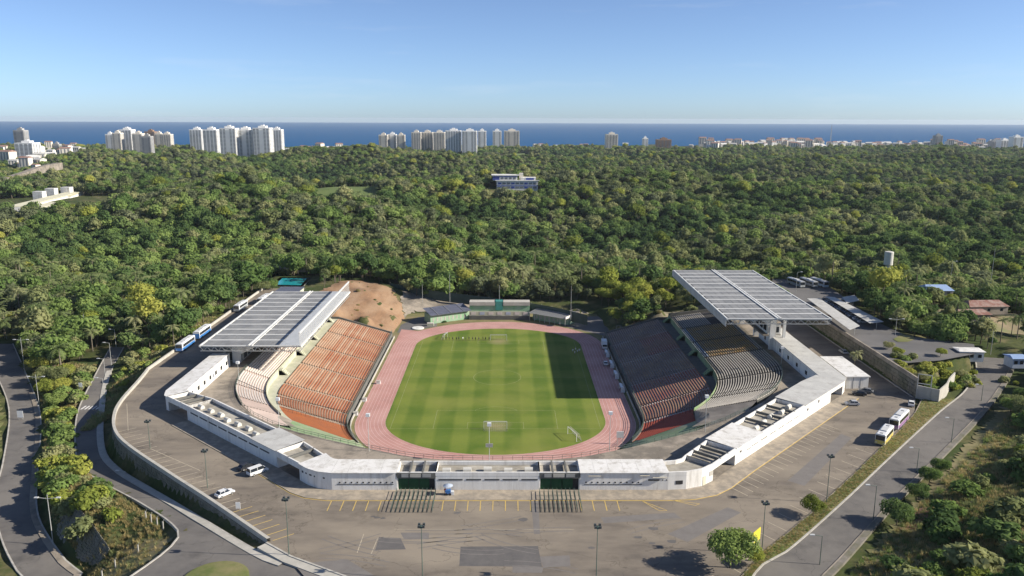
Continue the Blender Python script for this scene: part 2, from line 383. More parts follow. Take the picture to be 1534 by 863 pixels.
ctrl([(-80,415,13),(-70,400,12),(-60,385,8.5),(-52,376,4),(-47,362,1.2),(-88,385,13.5),(-78,360,12.5),(-62,358,8),(-95,420,12),(-66,420,10),(-54,400,5),
      (104,360,14),(75,364,10),(56,362,3),(112,372,17),(62,380,7),(90,388,15),(50,395,3),
      (-40,395,1),(0,398,.6),(40,398,2),(-36,412,3),(10,408,3),(-60,442,6),(45,425,7),(0,430,5),
      (-126,310,10),(-138,310,7),(-130,360,11),(-150,360,8),(-112,410,12),(-112,440,11.5),(-125,435,11),(-100,440,11),
      (-128,215,4.6),(-180,300,3.4),(-170,330,4),(-230,320,6),(-135,190,3.2),(-150,180,5),(-118,152,4.5),(-190,220,7),(-220,260,7),(-170,230,3.5),
      (150,243,14.5),(140,240,14),(145,250,16),(160,258,16.5),(185,300,18.6),(200,330,19),(200,380,17),(230,330,18)])
m = (YY < 262) & (((XX-62)*0.703-(YY-134.8)*0.711) > 6.5) & (XX > 60); ZZ[m] = hillR(XX, YY)[m]; fix |= m
def pad(poly, z):
    m = in_poly(XX, YY, poly); ZZ[m] = z; fix[m] = True
def padline(L, R, dz=-.45):
    n = len(L)
    for i in range(n-1):
        q = [L[i], L[i+1], R[i+1], R[i]]
        x0, x1 = min(p.x for p in q)-1, max(p.x for p in q)+1; y0, y1 = min(p.y for p in q)-1, max(p.y for p in q)+1
        ix0, ix1 = max(0, int((x0-GX0)/GS)), min(len(gx), int((x1-GX0)/GS)+2); iy0, iy1 = max(0, int((y0-GY0)/GS)), min(len(gy), int((y1-GY0)/GS)+2)
        if ix1 <= ix0 or iy1 <= iy0: continue
        sub = in_poly(XX[iy0:iy1, ix0:ix1], YY[iy0:iy1, ix0:ix1], [V2(p) for p in q])
        z = sum(p.z for p in q)/4+dz
        ZZ[iy0:iy1, ix0:ix1][sub] = z; fix[iy0:iy1, ix0:ix1][sub] = True
padline(offset_line(rAL, 1.5), offset_line(rAR, -1.5)); padline(offset_line(rBL, 1.2), offset_line(rBR, -1.2))
padline(offset_line(rCL, 9), offset_line(rCR, -5))
TL_ = smooth_line([G(73,722,8.6), G(92,738,9), G(113,755,9), G(135,780,9), G(152,803,8.5), G(165,822,7)], 40)
BL_ = smooth_line([G(68,730,2.9), G(70,755,2.9), G(78,785,2.9), G(96,815,2.9), G(118,838,2.9), G(150,852,3.2)], 40)
padline(BL_, offset_line(BL_, -2.2), -.3); padline(TL_, offset_line(TL_, 4.5), -.1)
pad(TERR, ZT-.4)
_wt = smooth_line([Vector((x, y, 0)) for x, y in WALL_TOP], 60)
_lw = []
for p in _wt:
    d = min(rBR, key=lambda q: (q.x-p.x)**2+(q.y-p.y)**2); _lw.append(min(11.9, d.z-.25) if (d-p).xy.length < 13 else min(11, d.z+1.5))
def _strip(o): return [Vector((q.x, q.y, z)) for q, z in zip(offset_line(_wt, o), _lw)]
padline(_strip(-.4), _strip(-3.6), 0)
pad(FC_OUT + list(reversed(FC_IN)), ZP-.45)
pad(FC_IN + [(101, 353)] + list(reversed(RIM)) + [(-88, 398)], ZP-.5)
pad(BOWL, -1.0)
pad([(-126,408),(-126,437),(-100,437),(-100,408)], 11.6)
fix[0, :] |= False
for e in (np.s_[-1, :], np.s_[:, 0], np.s_[:, -1]): fix[e] = True
m = (XX > 340) & (YY < 300); ZZ[m] = 26*np.clip((300-YY[m])/60, 0, 1)+zfar(XX[m], YY[m])*np.clip((YY[m]-240)/60, 0, 1)
def relax(Z, F, n):
    Z0 = Z.copy()
    for _ in range(n):
        P = np.pad(Z, 1, mode='edge')
        A = (P[:-2,1:-1]+P[2:,1:-1]+P[1:-1,:-2]+P[1:-1,2:])*.25
        Z = np.where(F, Z0, A)
    return Z
st = 5
Zc = relax(ZZ[::st, ::st].copy(), fix[::st, ::st], 1200)
cy_, cx_ = Zc.shape
fi = np.clip(np.arange(len(gy))/st, 0, cy_-1.001); fj = np.clip(np.arange(len(gx))/st, 0, cx_-1.001)
i0 = fi.astype(int); j0 = fj.astype(int); a_ = (fi-i0)[:, None]; b_ = (fj-j0)[None, :]
Zu = Zc[i0][:, j0]*(1-a_)*(1-b_)+Zc[i0+1][:, j0]*a_*(1-b_)+Zc[i0][:, j0+1]*(1-a_)*b_+Zc[i0+1][:, j0+1]*a_*b_
ZZ = np.where(fix, ZZ, Zu)
ZZ = relax(ZZ, fix, 250)
rough = .35*np.sin(XX/5.1+YY/7.3)*np.sin(XX/8.7-YY/4.9)+.25*np.sin(XX/2.9+1)*np.sin(YY/3.3)
hardfix = fix & ~((YY < 262) & (XX > 60) & (ZZ > 14.5))
ZZ = ZZ + np.where(hardfix, 0, rough)
def zt(x, y):
    """ground height"""
    if GX0 < x < GX1-2 and GY0 < y < GY1-2:
        fx = (x-GX0)/GS; fy = (y-GY0)/GS; i = int(fy); j = int(fx); a = fy-i; b = fx-j
        return float(ZZ[i,j]*(1-a)*(1-b)+ZZ[i+1,j]*a*(1-b)+ZZ[i,j+1]*(1-a)*b+ZZ[i+1,j+1]*a*b)
    return float(zfar(x, y))
def grid_mesh(name, X, Y, Z, keep, mat):
    ny, nx = X.shape
    idx = np.arange(nx*ny).reshape(ny, nx)
    q = np.stack([idx[:-1,:-1], idx[:-1,1:], idx[1:,1:], idx[1:,:-1]], -1)
    k = keep[:-1,:-1] & keep[:-1,1:] & keep[1:,1:] & keep[1:,:-1]
    q = q[k]
    used, inv = np.unique(q.ravel(), return_inverse=True)
    me = bpy.data.meshes.new(name)
    me.from_pydata(np.stack([X.ravel()[used], Y.ravel()[used], Z.ravel()[used]], -1).tolist(), [], inv.reshape(-1, 4).tolist())
    me.polygons.foreach_set('use_smooth', [True]*len(me.polygons))
    me.materials.append(mat); me.update()
    o = bpy.data.objects.new(name, me); COL.objects.link(o); return struct(o)
grid_mesh('ground', XX, YY, ZZ, np.ones(XX.shape, bool), MAT['ground'])
fx = np.arange(-3400, 3401, 25.0); fy = np.arange(40, 3560, 25.0)
FX, FY = np.meshgrid(fx, fy); FZ = zfar(FX, FY) - .6*((np.abs(FX) < 400) & (FY < 520))
keep = ~((np.abs(FX) < 320) & (FY < 455) & (FY > 90)) & (np.abs(FX) < FY*1.0+450)
grid_mesh('hills', FX, FY, FZ, keep, MAT['ground'])

# ------------------------------------------------------------------ sea
m, N, L, P = new_mat('sea_water')
P.inputs['Roughness'].default_value = .9; P.inputs['Specular IOR Level'].default_value = .0
n = N.new('ShaderNodeTexNoise'); n.inputs['Scale'].default_value = .003; n.inputs['Detail'].default_value = 6
mp = N.new('ShaderNodeMapping'); mp.inputs['Scale'].default_value = (.15, 1, 1); g_ = N.new('ShaderNodeNewGeometry'); L.new(g_.outputs['Position'], mp.inputs[0]); L.new(mp.outputs[0], n.inputs['Vector'])
x = N.new('ShaderNodeMix'); x.data_type = 'RGBA'; x.inputs['A'].default_value = (.008,.075,.19,1); x.inputs['B'].default_value = (.012,.092,.225,1); L.new(n.outputs['Fac'], x.inputs['Factor']); L.new(x.outputs['Result'], P.inputs['Base Color'])
MAT['sea'] = m
b = MB(); b.poly([(-45000,2600,-28),(45000,2600,-28),(45000,24000,-28),(-45000,24000,-28)])
struct(b.build('sea', MAT['sea']))

MAT['conc_side'] = M('worn_sidewalk', (.23,.205,.175), (.165,.15,.13), .5, .92, (.13,.125,.08), .3)
# ------------------------------------------------------------------ forecourt, roads, kerbs
def zl(p, z): return Vector((p[0], p[1], z))
b = MB(); b.poly([zl(p, ZP) for p in FC_OUT+list(reversed(FC_IN))]); forecourt = struct(b.build('forecourt', MAT['asphalt']))
CONC_OUT = [(-98.8, 353)]+RING+[(111.8, 353)]
b = MB(); b.poly([zl(p, ZP+.002) for p in CONC_OUT+list(reversed(RIM))]); concourse = struct(b.build('concourse', MAT['conc']))
def road(name, L, R, mat):
    b = MB(); b.loft(R, L); b.f = [tuple(reversed(f)) for f in b.f]
    n = len(L); nz = 0
    a, c, d = Vector(b.v[b.f[0][0]]), Vector(b.v[b.f[0][1]]), Vector(b.v[b.f[0][2]])
    if (c-a).cross(d-a).z < 0: b.f = [tuple(reversed(f)) for f in b.f]
    return struct(b.build(name, mat))
road_low = road('road', rAL, rAR, MAT['road']); road_ramp = road('road', rBL, rBR, MAT['road']); road_right = road('road', rCL, rCR, MAT['road'])
def kerb(name, line, wd, h, mat, parent, side=1, below=.5):
    """a raised strip along a line: top and both faces"""
    A = [Vector(p) for p in line]; B = offset_line(A, wd*side)
    b = MB()
    def lift(Lp, z): return [p+Vector((0, 0, z)) for p in Lp]
    b.loft(lift(A, h), lift(B, h)); b.loft(lift(A, -below), lift(A, h)); b.loft(lift(B, h), lift(B, -below))
    return b.build(name, mat, parent)
kerb('kerb', rBL, .35, .16, MAT['kerb'], road_ramp, 1)
kerb('kerb', rBR, .30, .15, MAT['kerb'], road_ramp, -1)
kerb('sidewalk', offset_line(rBR, -.3)[8:52], 1.5, .14, MAT['conc_pale'], road_ramp, -1)
kerb('kerb', rAR, .35, .16, MAT['kerb'], road_low, -1)
kerb('sidewalk', offset_line(rAR, -.35)[18:58], 1.3, .15, MAT['conc'], road_low, -1)
kerb('kerb', rAL, .35, .16, MAT['kerb'], road_low, 1)
kerb('kerb', rCL, .38, .16, MAT['kerb'], road_right, 1)
kerb('kerb', rCR, .25, .15, MAT['conc'], road_right, -1)
kerb('sidewalk', offset_line(rCR, -.25), 1.2, .14, MAT['conc_side'], road_right, -1)
# verge between forecourt and the right-hand road
vl = [Vector((x, y, ZP)) for x, y in [(42,129),(55.3,145.2),(71,161.5),(91,183.6),(103,197.4),(113.9,209.5),(124.5,222.4),(132.5,234)]]
vr = offset_line(rCL, .45); vr = [p for p in vr if 117 < p.y < 236]
A, B = resample(vl, 60), resample(vr, 60)
b = MB(); b.loft([p+Vector((0,0,.12)) for p in B], [p+Vector((0,0,.12)) for p in A]); b.loft([p+Vector((0,0,.12)) for p in A], A)
b.f = [f if (Vector(b.v[f[1]])-Vector(b.v[f[0]])).cross(Vector(b.v[f[2]])-Vector(b.v[f[0]])).z >= 0 else tuple(reversed(f)) for f in b.f]
struct(b.build('verge', MAT['verge']))
VERGE_A, VERGE_B = A, B
kerb('kerb', vl, .25, .17, MAT['conc'], forecourt, -1)
# strip of paving between forecourt and ramp road at the bottom
lo = [Vector((-45.4,148.8,ZP)), Vector((-39,143.6,ZP)), Vector((-26,136,ZP)), Vector((-8,118,ZP))]
kerb('kerb', lo, .4, .25, MAT['kerb'], forecourt, -1)
kerb('sidewalk', offset_line(lo, -.4), 2.0, .12, MAT['conc_pale'], forecourt, -1)
# pavement round the ring building
def ring_off(d, lo=0, hi=None):
    P = [Vector((x, y, ZP)) for x, y in RING]
    return offset_line(P, d)
pv_in = [Vector((x, y, ZP)) for x, y in RING]; pv_out = ring_off(-5.0); pv_out2 = ring_off(-5.25)
k0, k1 = 3, 18
b = MB(); b.loft([p+Vector((0,0,.14)) for p in pv_out[k0:k1+2]], [p+Vector((0,0,.14)) for p in pv_in[k0:k1+2]]); b.loft(pv_out[k0:k1+2], [p+Vector((0,0,.14)) for p in pv_out[k0:k1+2]])
b.build('pavement', MAT['pave'], forecourt)
b = MB(); b.loft([p+Vector((0,0,.006)) for p in pv_out2[k0+1:k1+2]], [p+Vector((0,0,.006)) for p in pv_out[k0+1:k1+2]]); b.build('kerb_line', MAT['yellow'], forecourt)
# asphalt patches, faint painted marks
def sheet(name, pts, mat, parent, z):
    b = MB(); b.poly([zl(p, z) for p in pts]); return b.build(name, mat, parent)
for q, mt in (([(690,819),(806,818),(812,849),(688,848)], 'patch'), ([(568,805),(600,806),(608,823),(562,824)], 'patch'), ([(600,798),(643,798),(642,808),(605,807)], 'patch2'), ([(808,834),(853,832),(855,848),(814,850)], 'patch2'), ([(768,848),(814,850),(812,858),(768,858)], 'patch2'), ([(440,845),(520,838),(560,862),(470,880)], 'patch2'), ([(900,775),(1010,768),(1020,776),(905,784)], 'patch2'), ([(1000,800),(1090,760),(1110,768),(1030,812)], 'patch2'), ([(1180,720),(1260,650),(1276,656),(1205,728)], 'patch2'), ([(795,742),(806,742),(809,800),(800,800)], 'patch2')):
    sheet('asphalt_patch', [G(*p) for p in q], MAT[mt], forecourt, ZP+.005+rnd.random()*.002)
def line(name, p, q, wd, mat, parent, z):
    p = Vector((p[0], p[1], z)); q = Vector((q[0], q[1], z)); t = (q-p).normalized(); n_ = Vector((-t.y, t.x, 0))*(wd/2)
    b = MB(); b.poly([p-n_, q-n_, q+n_, p+n_]); return b.build(name, mat, parent)
ZL = ZP+.011
# front row bays
for i in range(24):
    x0 = -36.2+i*2.82
    if -24.5 < x0 < -11.6 or 9.4 < x0 < 19.5: continue
    lean = 0
    line('parking_line', (x0, 167.0), (x0+lean, 162.4), .19, MAT['yellow'], forecourt, ZL)
for p, q in (((34.4,167),(37.5,162.3)),((37.5,162.3),(39.2,162.5)),((39.2,162.5),(34.4,167)),((41.5,167.3),(46.0,164.8)),((46,164.8),(47.2,165.6)),((47.2,165.6),(41.5,167.3))):
    line('parking_line', p, q, .16, MAT['yellow'], forecourt, ZL)
# bays along the right diagonal and the verge, left diagonal and the wall
dR = Vector((42.0, 45.1, 0)).normalized(); nR = Vector((dR.y, -dR.x, 0))
for i in range(21):
    a = Vector((60.9, 186.0, 0))+nR*5.3+dR*(i*2.75-12)
    line('parking_line', a, a+nR*4.7-dR*1.2, .17, MAT['paleline'], forecourt, ZL)
for i in range(26):
    a = resample(vl, 27)[i+1]; t = (vl[3]-vl[1]).normalized(); n_ = Vector((-t.y, t.x, 0))
    if i in (16, 17, 18, 19, 20): continue
    line('parking_line', a+n_*.4, a+n_*5.0+t*1.0, .17, MAT['paleline'], forecourt, ZL)
wl = resample([Vector((x, y, 0)) for x, y in WALL_TOP[4:]], 30)
dL = (wl[-1]-wl[0]).normalized(); nL = Vector((-dL.y, dL.x, 0))
for i in range(30):
    a = wl[i]+nL*1.2
    line('parking_line', a, a+nL*4.6+dL*.6, .18, MAT['yellow'] if i > 22 else MAT['paleline'], forecourt, ZL)
line('lane_line', G(590,793), G(860,793), .1, MAT['paleline'], forecourt, ZL); line('lane_line', G(545,800), G(535,828), .17, MAT['paleline'], forecourt, ZL); line('lane_line', G(566,806), G(556,830), .17, MAT['paleline'], forecourt, ZL)
line('lane_line', G(225,672), G(300,705), .18, MAT['paleline'], forecourt, ZL); line('lane_line', G(190,605), G(192,645), .14, MAT['paleline'], forecourt, ZL)
# crossing on the ramp road and lane marks
for i in range(6):
    p = G(125+i*5.6, 611+.0*i, 5.85); b = MB(); b.box(p.x-.25, p.x+.25, p.y-1.6, p.y+1.6, p.z+.05, p.z+.09); b.build('crossing_stripe', MAT['line'], road_ramp)
# tyre marks: thin curved dark sheets
rt_ = random.Random(12)
for i in range(22):
    p = G(rt_.uniform(460, 1080), rt_.uniform(772, 850)); a0 = rt_.uniform(-.5, .5)+(math.pi if rt_.random() < .5 else 0); k_ = rt_.uniform(-.06, .06); pts = []; x_, y_ = p.x, p.y
    for q in range(14):
        pts.append(Vector((x_, y_, ZP+.014))); x_ += 1.1*math.cos(a0); y_ += 1.1*math.sin(a0)*.8; a0 += k_
    if max(v.x for v in pts) > 44 or min(v.x for v in pts) < -34 or max(v.y for v in pts) > 160: continue
    for o_ in (0, 1.6):
        b = MB(); b.loft(offset_line(pts, o_-.11), offset_line(pts, o_+.11)); b.f = [f if (Vector(b.v[f[1]])-Vector(b.v[f[0]])).cross(Vector(b.v[f[2]])-Vector(b.v[f[0]])).z >= 0 else tuple(reversed(f)) for f in b.f]; b.build('tyre_mark', MAT['patch2'], forecourt)
# oil stains: thin dark sheets
for i in range(16):
    p = G(rnd.uniform(520, 1150), rnd.uniform(768, 850)); r = rnd.uniform(.3, .8)
    if p.x > 55: continue
    pts = [(p.x+r*rnd.uniform(.6, 1.3)*math.cos(t)*1.6, p.y+r*rnd.uniform(.6, 1.3)*math.sin(t)) for t in np.linspace(0, 2*math.pi, 9)[:-1]]
    sheet('oil_stain', pts, MAT['patch'], forecourt, ZP+.016)

# ------------------------------------------------------------------ retaining walls
def stone_wall(name, label, top, bot, th, mat, cap=None, caph=.35, course=.6, blk=1.3, batter=0.0):
    """top/bot: lists of points; built of stone blocks standing proud of a backing sheet"""
    root = thing(name, label, 'wall', (bot[0].x, bot[0].y, bot[0].z))
    n = max(2, int(sum((a-b_).length for a, b_ in zip(top, top[1:]))/blk))
    T, Bm = resample(top, n), resample(bot, n)
    b = MB(); b.loft(Bm, T); b.build('mortar_face', MAT['seam'], root)
    b = MB(); r2 = random.Random(3)
    for i in range(n-1):
        h = ((T[i]-Bm[i]).length+(T[i+1]-Bm[i+1]).length)/2; k = max(1, int(h/course))
        nrm = (T[i+1]-T[i]).cross(T[i]-Bm[i]).normalized()
        for j in range(k):
            sh = .5 if j % 2 else 0
            u0, u1 = .03, .97; v0, v1 = (j+.06)/k, (j+.94)/k
            d = nrm*r2.uniform(.05, .22)*(1 if nrm.z > -2 else 1)
            def pt(u, v):
                return Bm[i].lerp(Bm[i+1], u).lerp(T[i].lerp(T[i+1], u), v)
            um = u0+(u1-u0)*r2.uniform(.35, .65)
            for a0, a1 in ((u0, um-.03), (um+.03, u1)):
                q = [pt(a0, v0), pt(a1, v0), pt(a1, v1), pt(a0, v1)]; d = nrm*r2.uniform(.05, .22)
                o_ = [p+d for p in q]
                b.add(q+o_, [(4,5,6,7),(0,1,5,4),(1,2,6,5),(2,3,7,6),(3,0,4,7)])
    ob = b.build('stone_blocks', mat, root); ob['kind'] = 'stuff'
    if cap:
        kerb('coping', top, th, caph, cap, root, cap_side, .6)
    return root
cap_side = 1
wt = [Vector((x, y, 12.75)) for x, y in WALL_TOP]
wb = []
for i, p in enumerate(wt):
    t = (wt[min(i+1, len(wt)-1)]-wt[max(0, i-1)]).normalized()
    d = min((rBR[k] for k in range(NB)), key=lambda q: (q.x-p.x)**2+(q.y-p.y)**2)
    z = d.z-.7 if (d-p).xy.length < 14 else d.z+.6
    wb.append(Vector((p.x, p.y, min(z, 11.8)))+Vector((t.y, -t.x, 0))*.5)
stone_wall('retaining_wall', 'long curved stone retaining wall with pale coping along the car park edge', smooth_line(wt, 60), smooth_line(wb, 60), .75, MAT['stone'], MAT['conc_pale'], 1.15)
tl, bl = TL_, BL_
stone_wall('stone_embankment', 'sloping dark stone embankment above the shaded lower road', tl, bl, .4, MAT['stone'], None)
# left road side wall
kw = thing('parapet_wall', 'low pale parapet wall along the bus lane', 'wall', (-119.8, 330, ZP))
kerb('wall', [Vector((-119.9, y, ZP)) for y in np.linspace(262, 398, 20)], .5, 1.0, MAT['conc_pale'], kw, -1, 1.5)
# ------------------------------------------------------------------ pitch and running track
PC = 294.7
def oval(a, b, hs, n=40):
    pts = []
    for k in range(n+1):
        t = math.pi*k/n; pts.append(Vector((a*math.cos(t), PC+hs+b*math.sin(t), 0)))
    for k in range(n+1):
        t = math.pi+math.pi*k/n; pts.append(Vector((a*math.cos(t), PC-hs+b*math.sin(t), 0)))
    return pts+[pts[0].copy()]
HS = 44.0
def track_ring(f): return oval(36.5+9.8*f, 29+14*f*.92, HS)
m, N, L, P = new_mat('mown_grass'); P.inputs['Roughness'].default_value = .9; P.inputs['Specular IOR Level'].default_value = .15
pos = N.new('ShaderNodeNewGeometry').outputs['Position']; sx = N.new('ShaderNodeSeparateXYZ'); L.new(pos, sx.inputs[0])
def mth(op, a, b=None):
    n = N.new('ShaderNodeMath'); n.operation = op
    for i_, v in enumerate((a, b)):
        if v is None: continue
        if isinstance(v, (int, float)): n.inputs[i_].default_value = v
        else: L.new(v, n.inputs[i_])
    return n.outputs[0]
nzn = N.new('ShaderNodeTexNoise'); nzn.inputs['Scale'].default_value = .12; nzn.inputs['Detail'].default_value = 7; nzn.inputs['Roughness'].default_value = .7; L.new(pos, nzn.inputs['Vector'])
nz2 = N.new('ShaderNodeTexNoise'); nz2.inputs['Scale'].default_value = .035; nz2.inputs['Detail'].default_value = 4; L.new(pos, nz2.inputs['Vector'])
def stripe(c, wd, soft):
    s_ = mth('SINE', mth('MULTIPLY', c, math.pi/wd)); r = N.new('ShaderNodeMapRange'); r.inputs['From Min'].default_value = -soft; r.inputs['From Max'].default_value = soft; L.new(s_, r.inputs[0]); return r.outputs[0]
s1_ = stripe(mth('ADD', sx.outputs[0], 2.7), 5.5, .35); s2_ = stripe(sx.outputs[1], 8.2, .7)
k = mth('ADD', mth('MULTIPLY', s1_, .55), mth('MULTIPLY', s2_, .38))
k = mth('ADD', k, mth('MULTIPLY', mth('SUBTRACT', nzn.outputs['Fac'], .5), 1.2))
x = N.new('ShaderNodeMix'); x.data_type = 'RGBA'; x.clamp_factor = True; L.new(k, x.inputs['Factor']); x.inputs['A'].default_value = (.088,.140,.018,1); x.inputs['B'].default_value = (.170,.208,.036,1)
x2 = N.new('ShaderNodeMix'); x2.data_type = 'RGBA'; r = N.new('ShaderNodeMapRange'); r.inputs['From Min'].default_value = .5; r.inputs['From Max'].default_value = .75; L.new(nz2.outputs['Fac'], r.inputs[0]); L.new(r.outputs[0], x2.inputs['Factor']); L.new(x.outputs['Result'], x2.inputs['A']); x2.inputs['B'].default_value = (.205,.220,.048,1)
gm = None
for gy_ in (244.5, 345.0):
    vd_ = N.new('ShaderNodeVectorMath'); vd_.operation = 'DISTANCE'; L.new(pos, vd_.inputs[0]); vd_.inputs[1].default_value = (0, gy_, 0)
    nn_ = mth('ADD', vd_.outputs['Value'], mth('MULTIPLY', mth('SUBTRACT', nzn.outputs['Fac'], .5), 9.0))
    rr2 = N.new('ShaderNodeMapRange'); rr2.inputs['From Min'].default_value = 6.0; rr2.inputs['From Max'].default_value = 1.0; rr2.inputs['To Max'].default_value = .7; L.new(nn_, rr2.inputs[0])
    gm = rr2.outputs[0] if gm is None else mth('MAXIMUM', gm, rr2.outputs[0])
x3 = N.new('ShaderNodeMix'); x3.data_type = 'RGBA'; L.new(gm, x3.inputs['Factor']); L.new(x2.outputs['Result'], x3.inputs['A']); x3.inputs['B'].default_value = (.27,.225,.115,1)
L.new(x3.outputs['Result'], P.inputs['Base Color'])
MAT['pitch'] = m
b = MB(); b.poly([zl(p, .03) for p in track_ring(0)[:-1]]); pitch = struct(b.build('pitch', MAT['pitch']))
for f in (0.0,):
    b = MB(); b.loft([zl(p, .012) for p in track_ring(1)], [zl(p, .012) for p in track_ring(0)]); track = struct(b.build('running_track', MAT['track']))
for i in range(0, 9):
    f = i/8.0; A, B = track_ring(f-.006 if i else 0), track_ring(f+.006)
    b = MB(); b.loft([zl(p, .035) for p in B], [zl(p, .035) for p in A]); b.build('lane_line', MAT['trackline'], track)
# bowl floor around the track (concrete, bare soil)
b = MB(); b.poly([(-52,205,-.03),(52,205,-.03),(53,398,-.03),(-50,398,-.03)]); floor = struct(b.build('bowl_floor', MAT['dry_grass']))
sheet('chute', [(-46.2, 340), (-36.6, 345), (-34, 352), (-34, 362), (-46.2, 366)], MAT['track'], track, .016)
sheet('apron', [(-47.5,360), (-30,372), (-31,392), (-41,390), (-47.5,375)], MAT['terrace_asphalt'], floor, .005)
sheet('apron', [(30,374), (52,352), (52,392), (36,392)], MAT['terrace_asphalt'], floor, .005)
def pl(p, q): line('pitch_line', (p[0], PC+p[1]), (q[0], PC+q[1]), .12, MAT['grassline'], pitch, .038)
for sgn in (-1, 1):
    pl((-34, 52.5*sgn), (34, 52.5*sgn)); pl((34*sgn, -52.5), (34*sgn, 52.5))
    for hw, dp in ((20.15, 16.5), (9.16, 5.5)):
        pl((-hw, 52.5*sgn), (-hw, (52.5-dp)*sgn)); pl((hw, 52.5*sgn), (hw, (52.5-dp)*sgn)); pl((-hw, (52.5-dp)*sgn), (hw, (52.5-dp)*sgn))
    cpts = [Vector((9.15*math.cos(t), PC+sgn*(41.5-9.15*math.sin(t)), .038)) for t in np.linspace(rad(37), rad(143), 20)]
    if sgn < 0: cpts = [Vector((9.15*math.cos(t), PC-41.5+9.15*math.sin(t), .038)) for t in np.linspace(rad(37), rad(143), 20)]
    b = MB(); b.loft(offset_line(cpts, .065), offset_line(cpts, -.065)); b.build('pitch_line', MAT['grassline'], pitch)
pl((-34, 0), (34, 0))
cp = [Vector((9.15*math.cos(t), PC+9.15*math.sin(t), .038)) for t in np.linspace(0, 2*math.pi, 49)]
b = MB(); b.loft(offset_line(cp, -.065), offset_line(cp, .065)); b.build('pitch_line', MAT['grassline'], pitch)

# ------------------------------------------------------------------ stands
def row_curve(s, o, kind, ycut, n=30, ytop=352.0):
    """plan curve of a seating row; o runs 0..1 from the front to the back"""
    if kind == 'low': a, b_, c = lerp(48.8, 72.8, o), lerp(46, 60, o), lerp(250.7, 260, o)
    elif s < 0: a, b_, c = lerp(77.5, 86.6, o), lerp(67, 77, o), 265.0
    else: a, b_, c = lerp(77.5, 100.2, o), lerp(70, 72, o), 275.0
    pts = [(a, y) for y in np.linspace(ytop, c, 12)]
    th1 = math.asin(min(1, max(.02, (c-ycut)/b_)))
    pts += [(a*math.cos(t), c-b_*math.sin(t)) for t in np.linspace(0, th1, n)[1:]]
    return [(s*x, y) for x, y in pts]
def cut(pts, y0, y1):
    """part of a curve with y between y1 (low) and y0 (high)"""
    out = []
    for (xa, ya), (xb, yb) in zip(pts, pts[1:]):
        if ya < y1 or yb > y0: continue
        ta = 0 if ya <= y0 else (ya-y0)/(ya-yb); tb = 1 if yb >= y1 else (ya-y1)/(ya-yb)
        if not out: out.append((lerp(xa, xb, ta), lerp(ya, yb, ta)))
        out.append((lerp(xa, xb, tb), lerp(ya, yb, tb)))
    return out
def strip(b, P0, P1, z0, z1, s, mi=0):
    A = [(x, y, z0) for x, y in P0]; B = [(x, y, z1) for x, y in P1]
    if s > 0: b.loft(B, A, mi) if False else b.loft(A, B, mi)
    else: b.loft(B, A, mi)
def stand(s, kind, nrow, z0, z1, ycut, step, blocks, label, floor_block=None):
    """blocks: list of (y_high, y_low, material, fill) with aisles left between"""
    root = thing('grandstand', label, 'grandstand', (s*60, 300, 0))
    rise = (z1-z0)/nrow
    for i in range(nrow):
        o0, o1 = i/nrow, (i+1)/nrow; z = z0+rise*(i+1)
        c0, c1 = row_curve(s, o0, kind, ycut), row_curve(s, o1, kind, ycut)
        b = MB(); strip(b, c0, c1, z, z, s); strip(b, c0, c0, z-rise, z, s)
        rowo = b.build('step', step, root)
        for (ya, yb, mt, fill) in blocks:
            if callable(mt): mt = mt(i)
            if mt is None: continue
            if fill: f0, f1, h = .03, .97, .02
            else: f0, f1, h = (.60 if (kind == 'up' and s > 0) else .46), .93, .36
            k0, k1 = cut(row_curve(s, lerp(o0, o1, f0), kind, ycut), ya, max(yb, ycut)), cut(row_curve(s, lerp(o0, o1, f1), kind, ycut), ya, max(yb, ycut))
            m_ = min(len(k0), len(k1))
            if m_ < 2: continue
            k0, k1 = [tuple(v)[:2] for v in resample([(x, y, 0) for x, y in k0], m_)], [tuple(v)[:2] for v in resample([(x, y, 0) for x, y in k1], m_)]
            b = MB(); strip(b, k0, k1, z+h, z+h, s); strip(b, k0, k0, z+.01, z+h, s); strip(b, k1, k1, z+h, z+.01, s)
            b.build('bench', mt, rowo)
    return root
O, W_, DR = (lambda i: MAT['orangefade'] if (i*37 % 11) < (i-10)*.75 else MAT['orange']), MAT['seatwhite'], MAT['darkred']
DK = MAT['darkseat']
ys = [351.4, 329.5, 307, 284.5, 261.5, 250, 240.5]
def blk(ys, mats, last, gap=.7): return [(a-gap, b_+gap, m_, False) for (a, b_), m_ in zip(zip(ys, ys[1:]), mats)]+[last]
lowL = stand(-1, 'low', 27, 1.6, 8.6, 227.0, MAT['stepL'], blk(ys, [O, O, O, O, MAT['orange'], MAT['orange']], (239.6, 220, MAT['orangefloor'], True)), 'sunlit lower grandstand with orange seat rows beside the pink track')
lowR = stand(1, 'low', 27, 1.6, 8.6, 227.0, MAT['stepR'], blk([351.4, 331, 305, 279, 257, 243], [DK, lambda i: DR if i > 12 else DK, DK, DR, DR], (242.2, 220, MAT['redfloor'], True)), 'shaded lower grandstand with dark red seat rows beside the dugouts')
upL = stand(-1, 'up', 12, 9.8, 13.1, 228.5, MAT['pink'], blk([351.4, 322, 292, 262, 247], [W_]*4, (246.3, 236, W_, False)), 'pale pink upper grandstand with white benches under the lower roof')
GO = MAT['gold']; SG = MAT['seatgrey']; BL_ = MAT['seatblue']
def mixg(i): return BL_ if i < 3 else (GO if i < 24 else SG)
upR = stand(1, 'up', 26, 9.6, 13.3, 232.5, MAT['stepRU'], blk([351.4, 330, 309, 288], [lambda i: SG if i < 16 else None, mixg, mixg], (287.2, 262, SG, False), .6)+[(261.0, 244, SG, False), (243.2, 225, SG, False)], 'upper grandstand with black and grey curved rows and gold seat blocks under the higher roof')
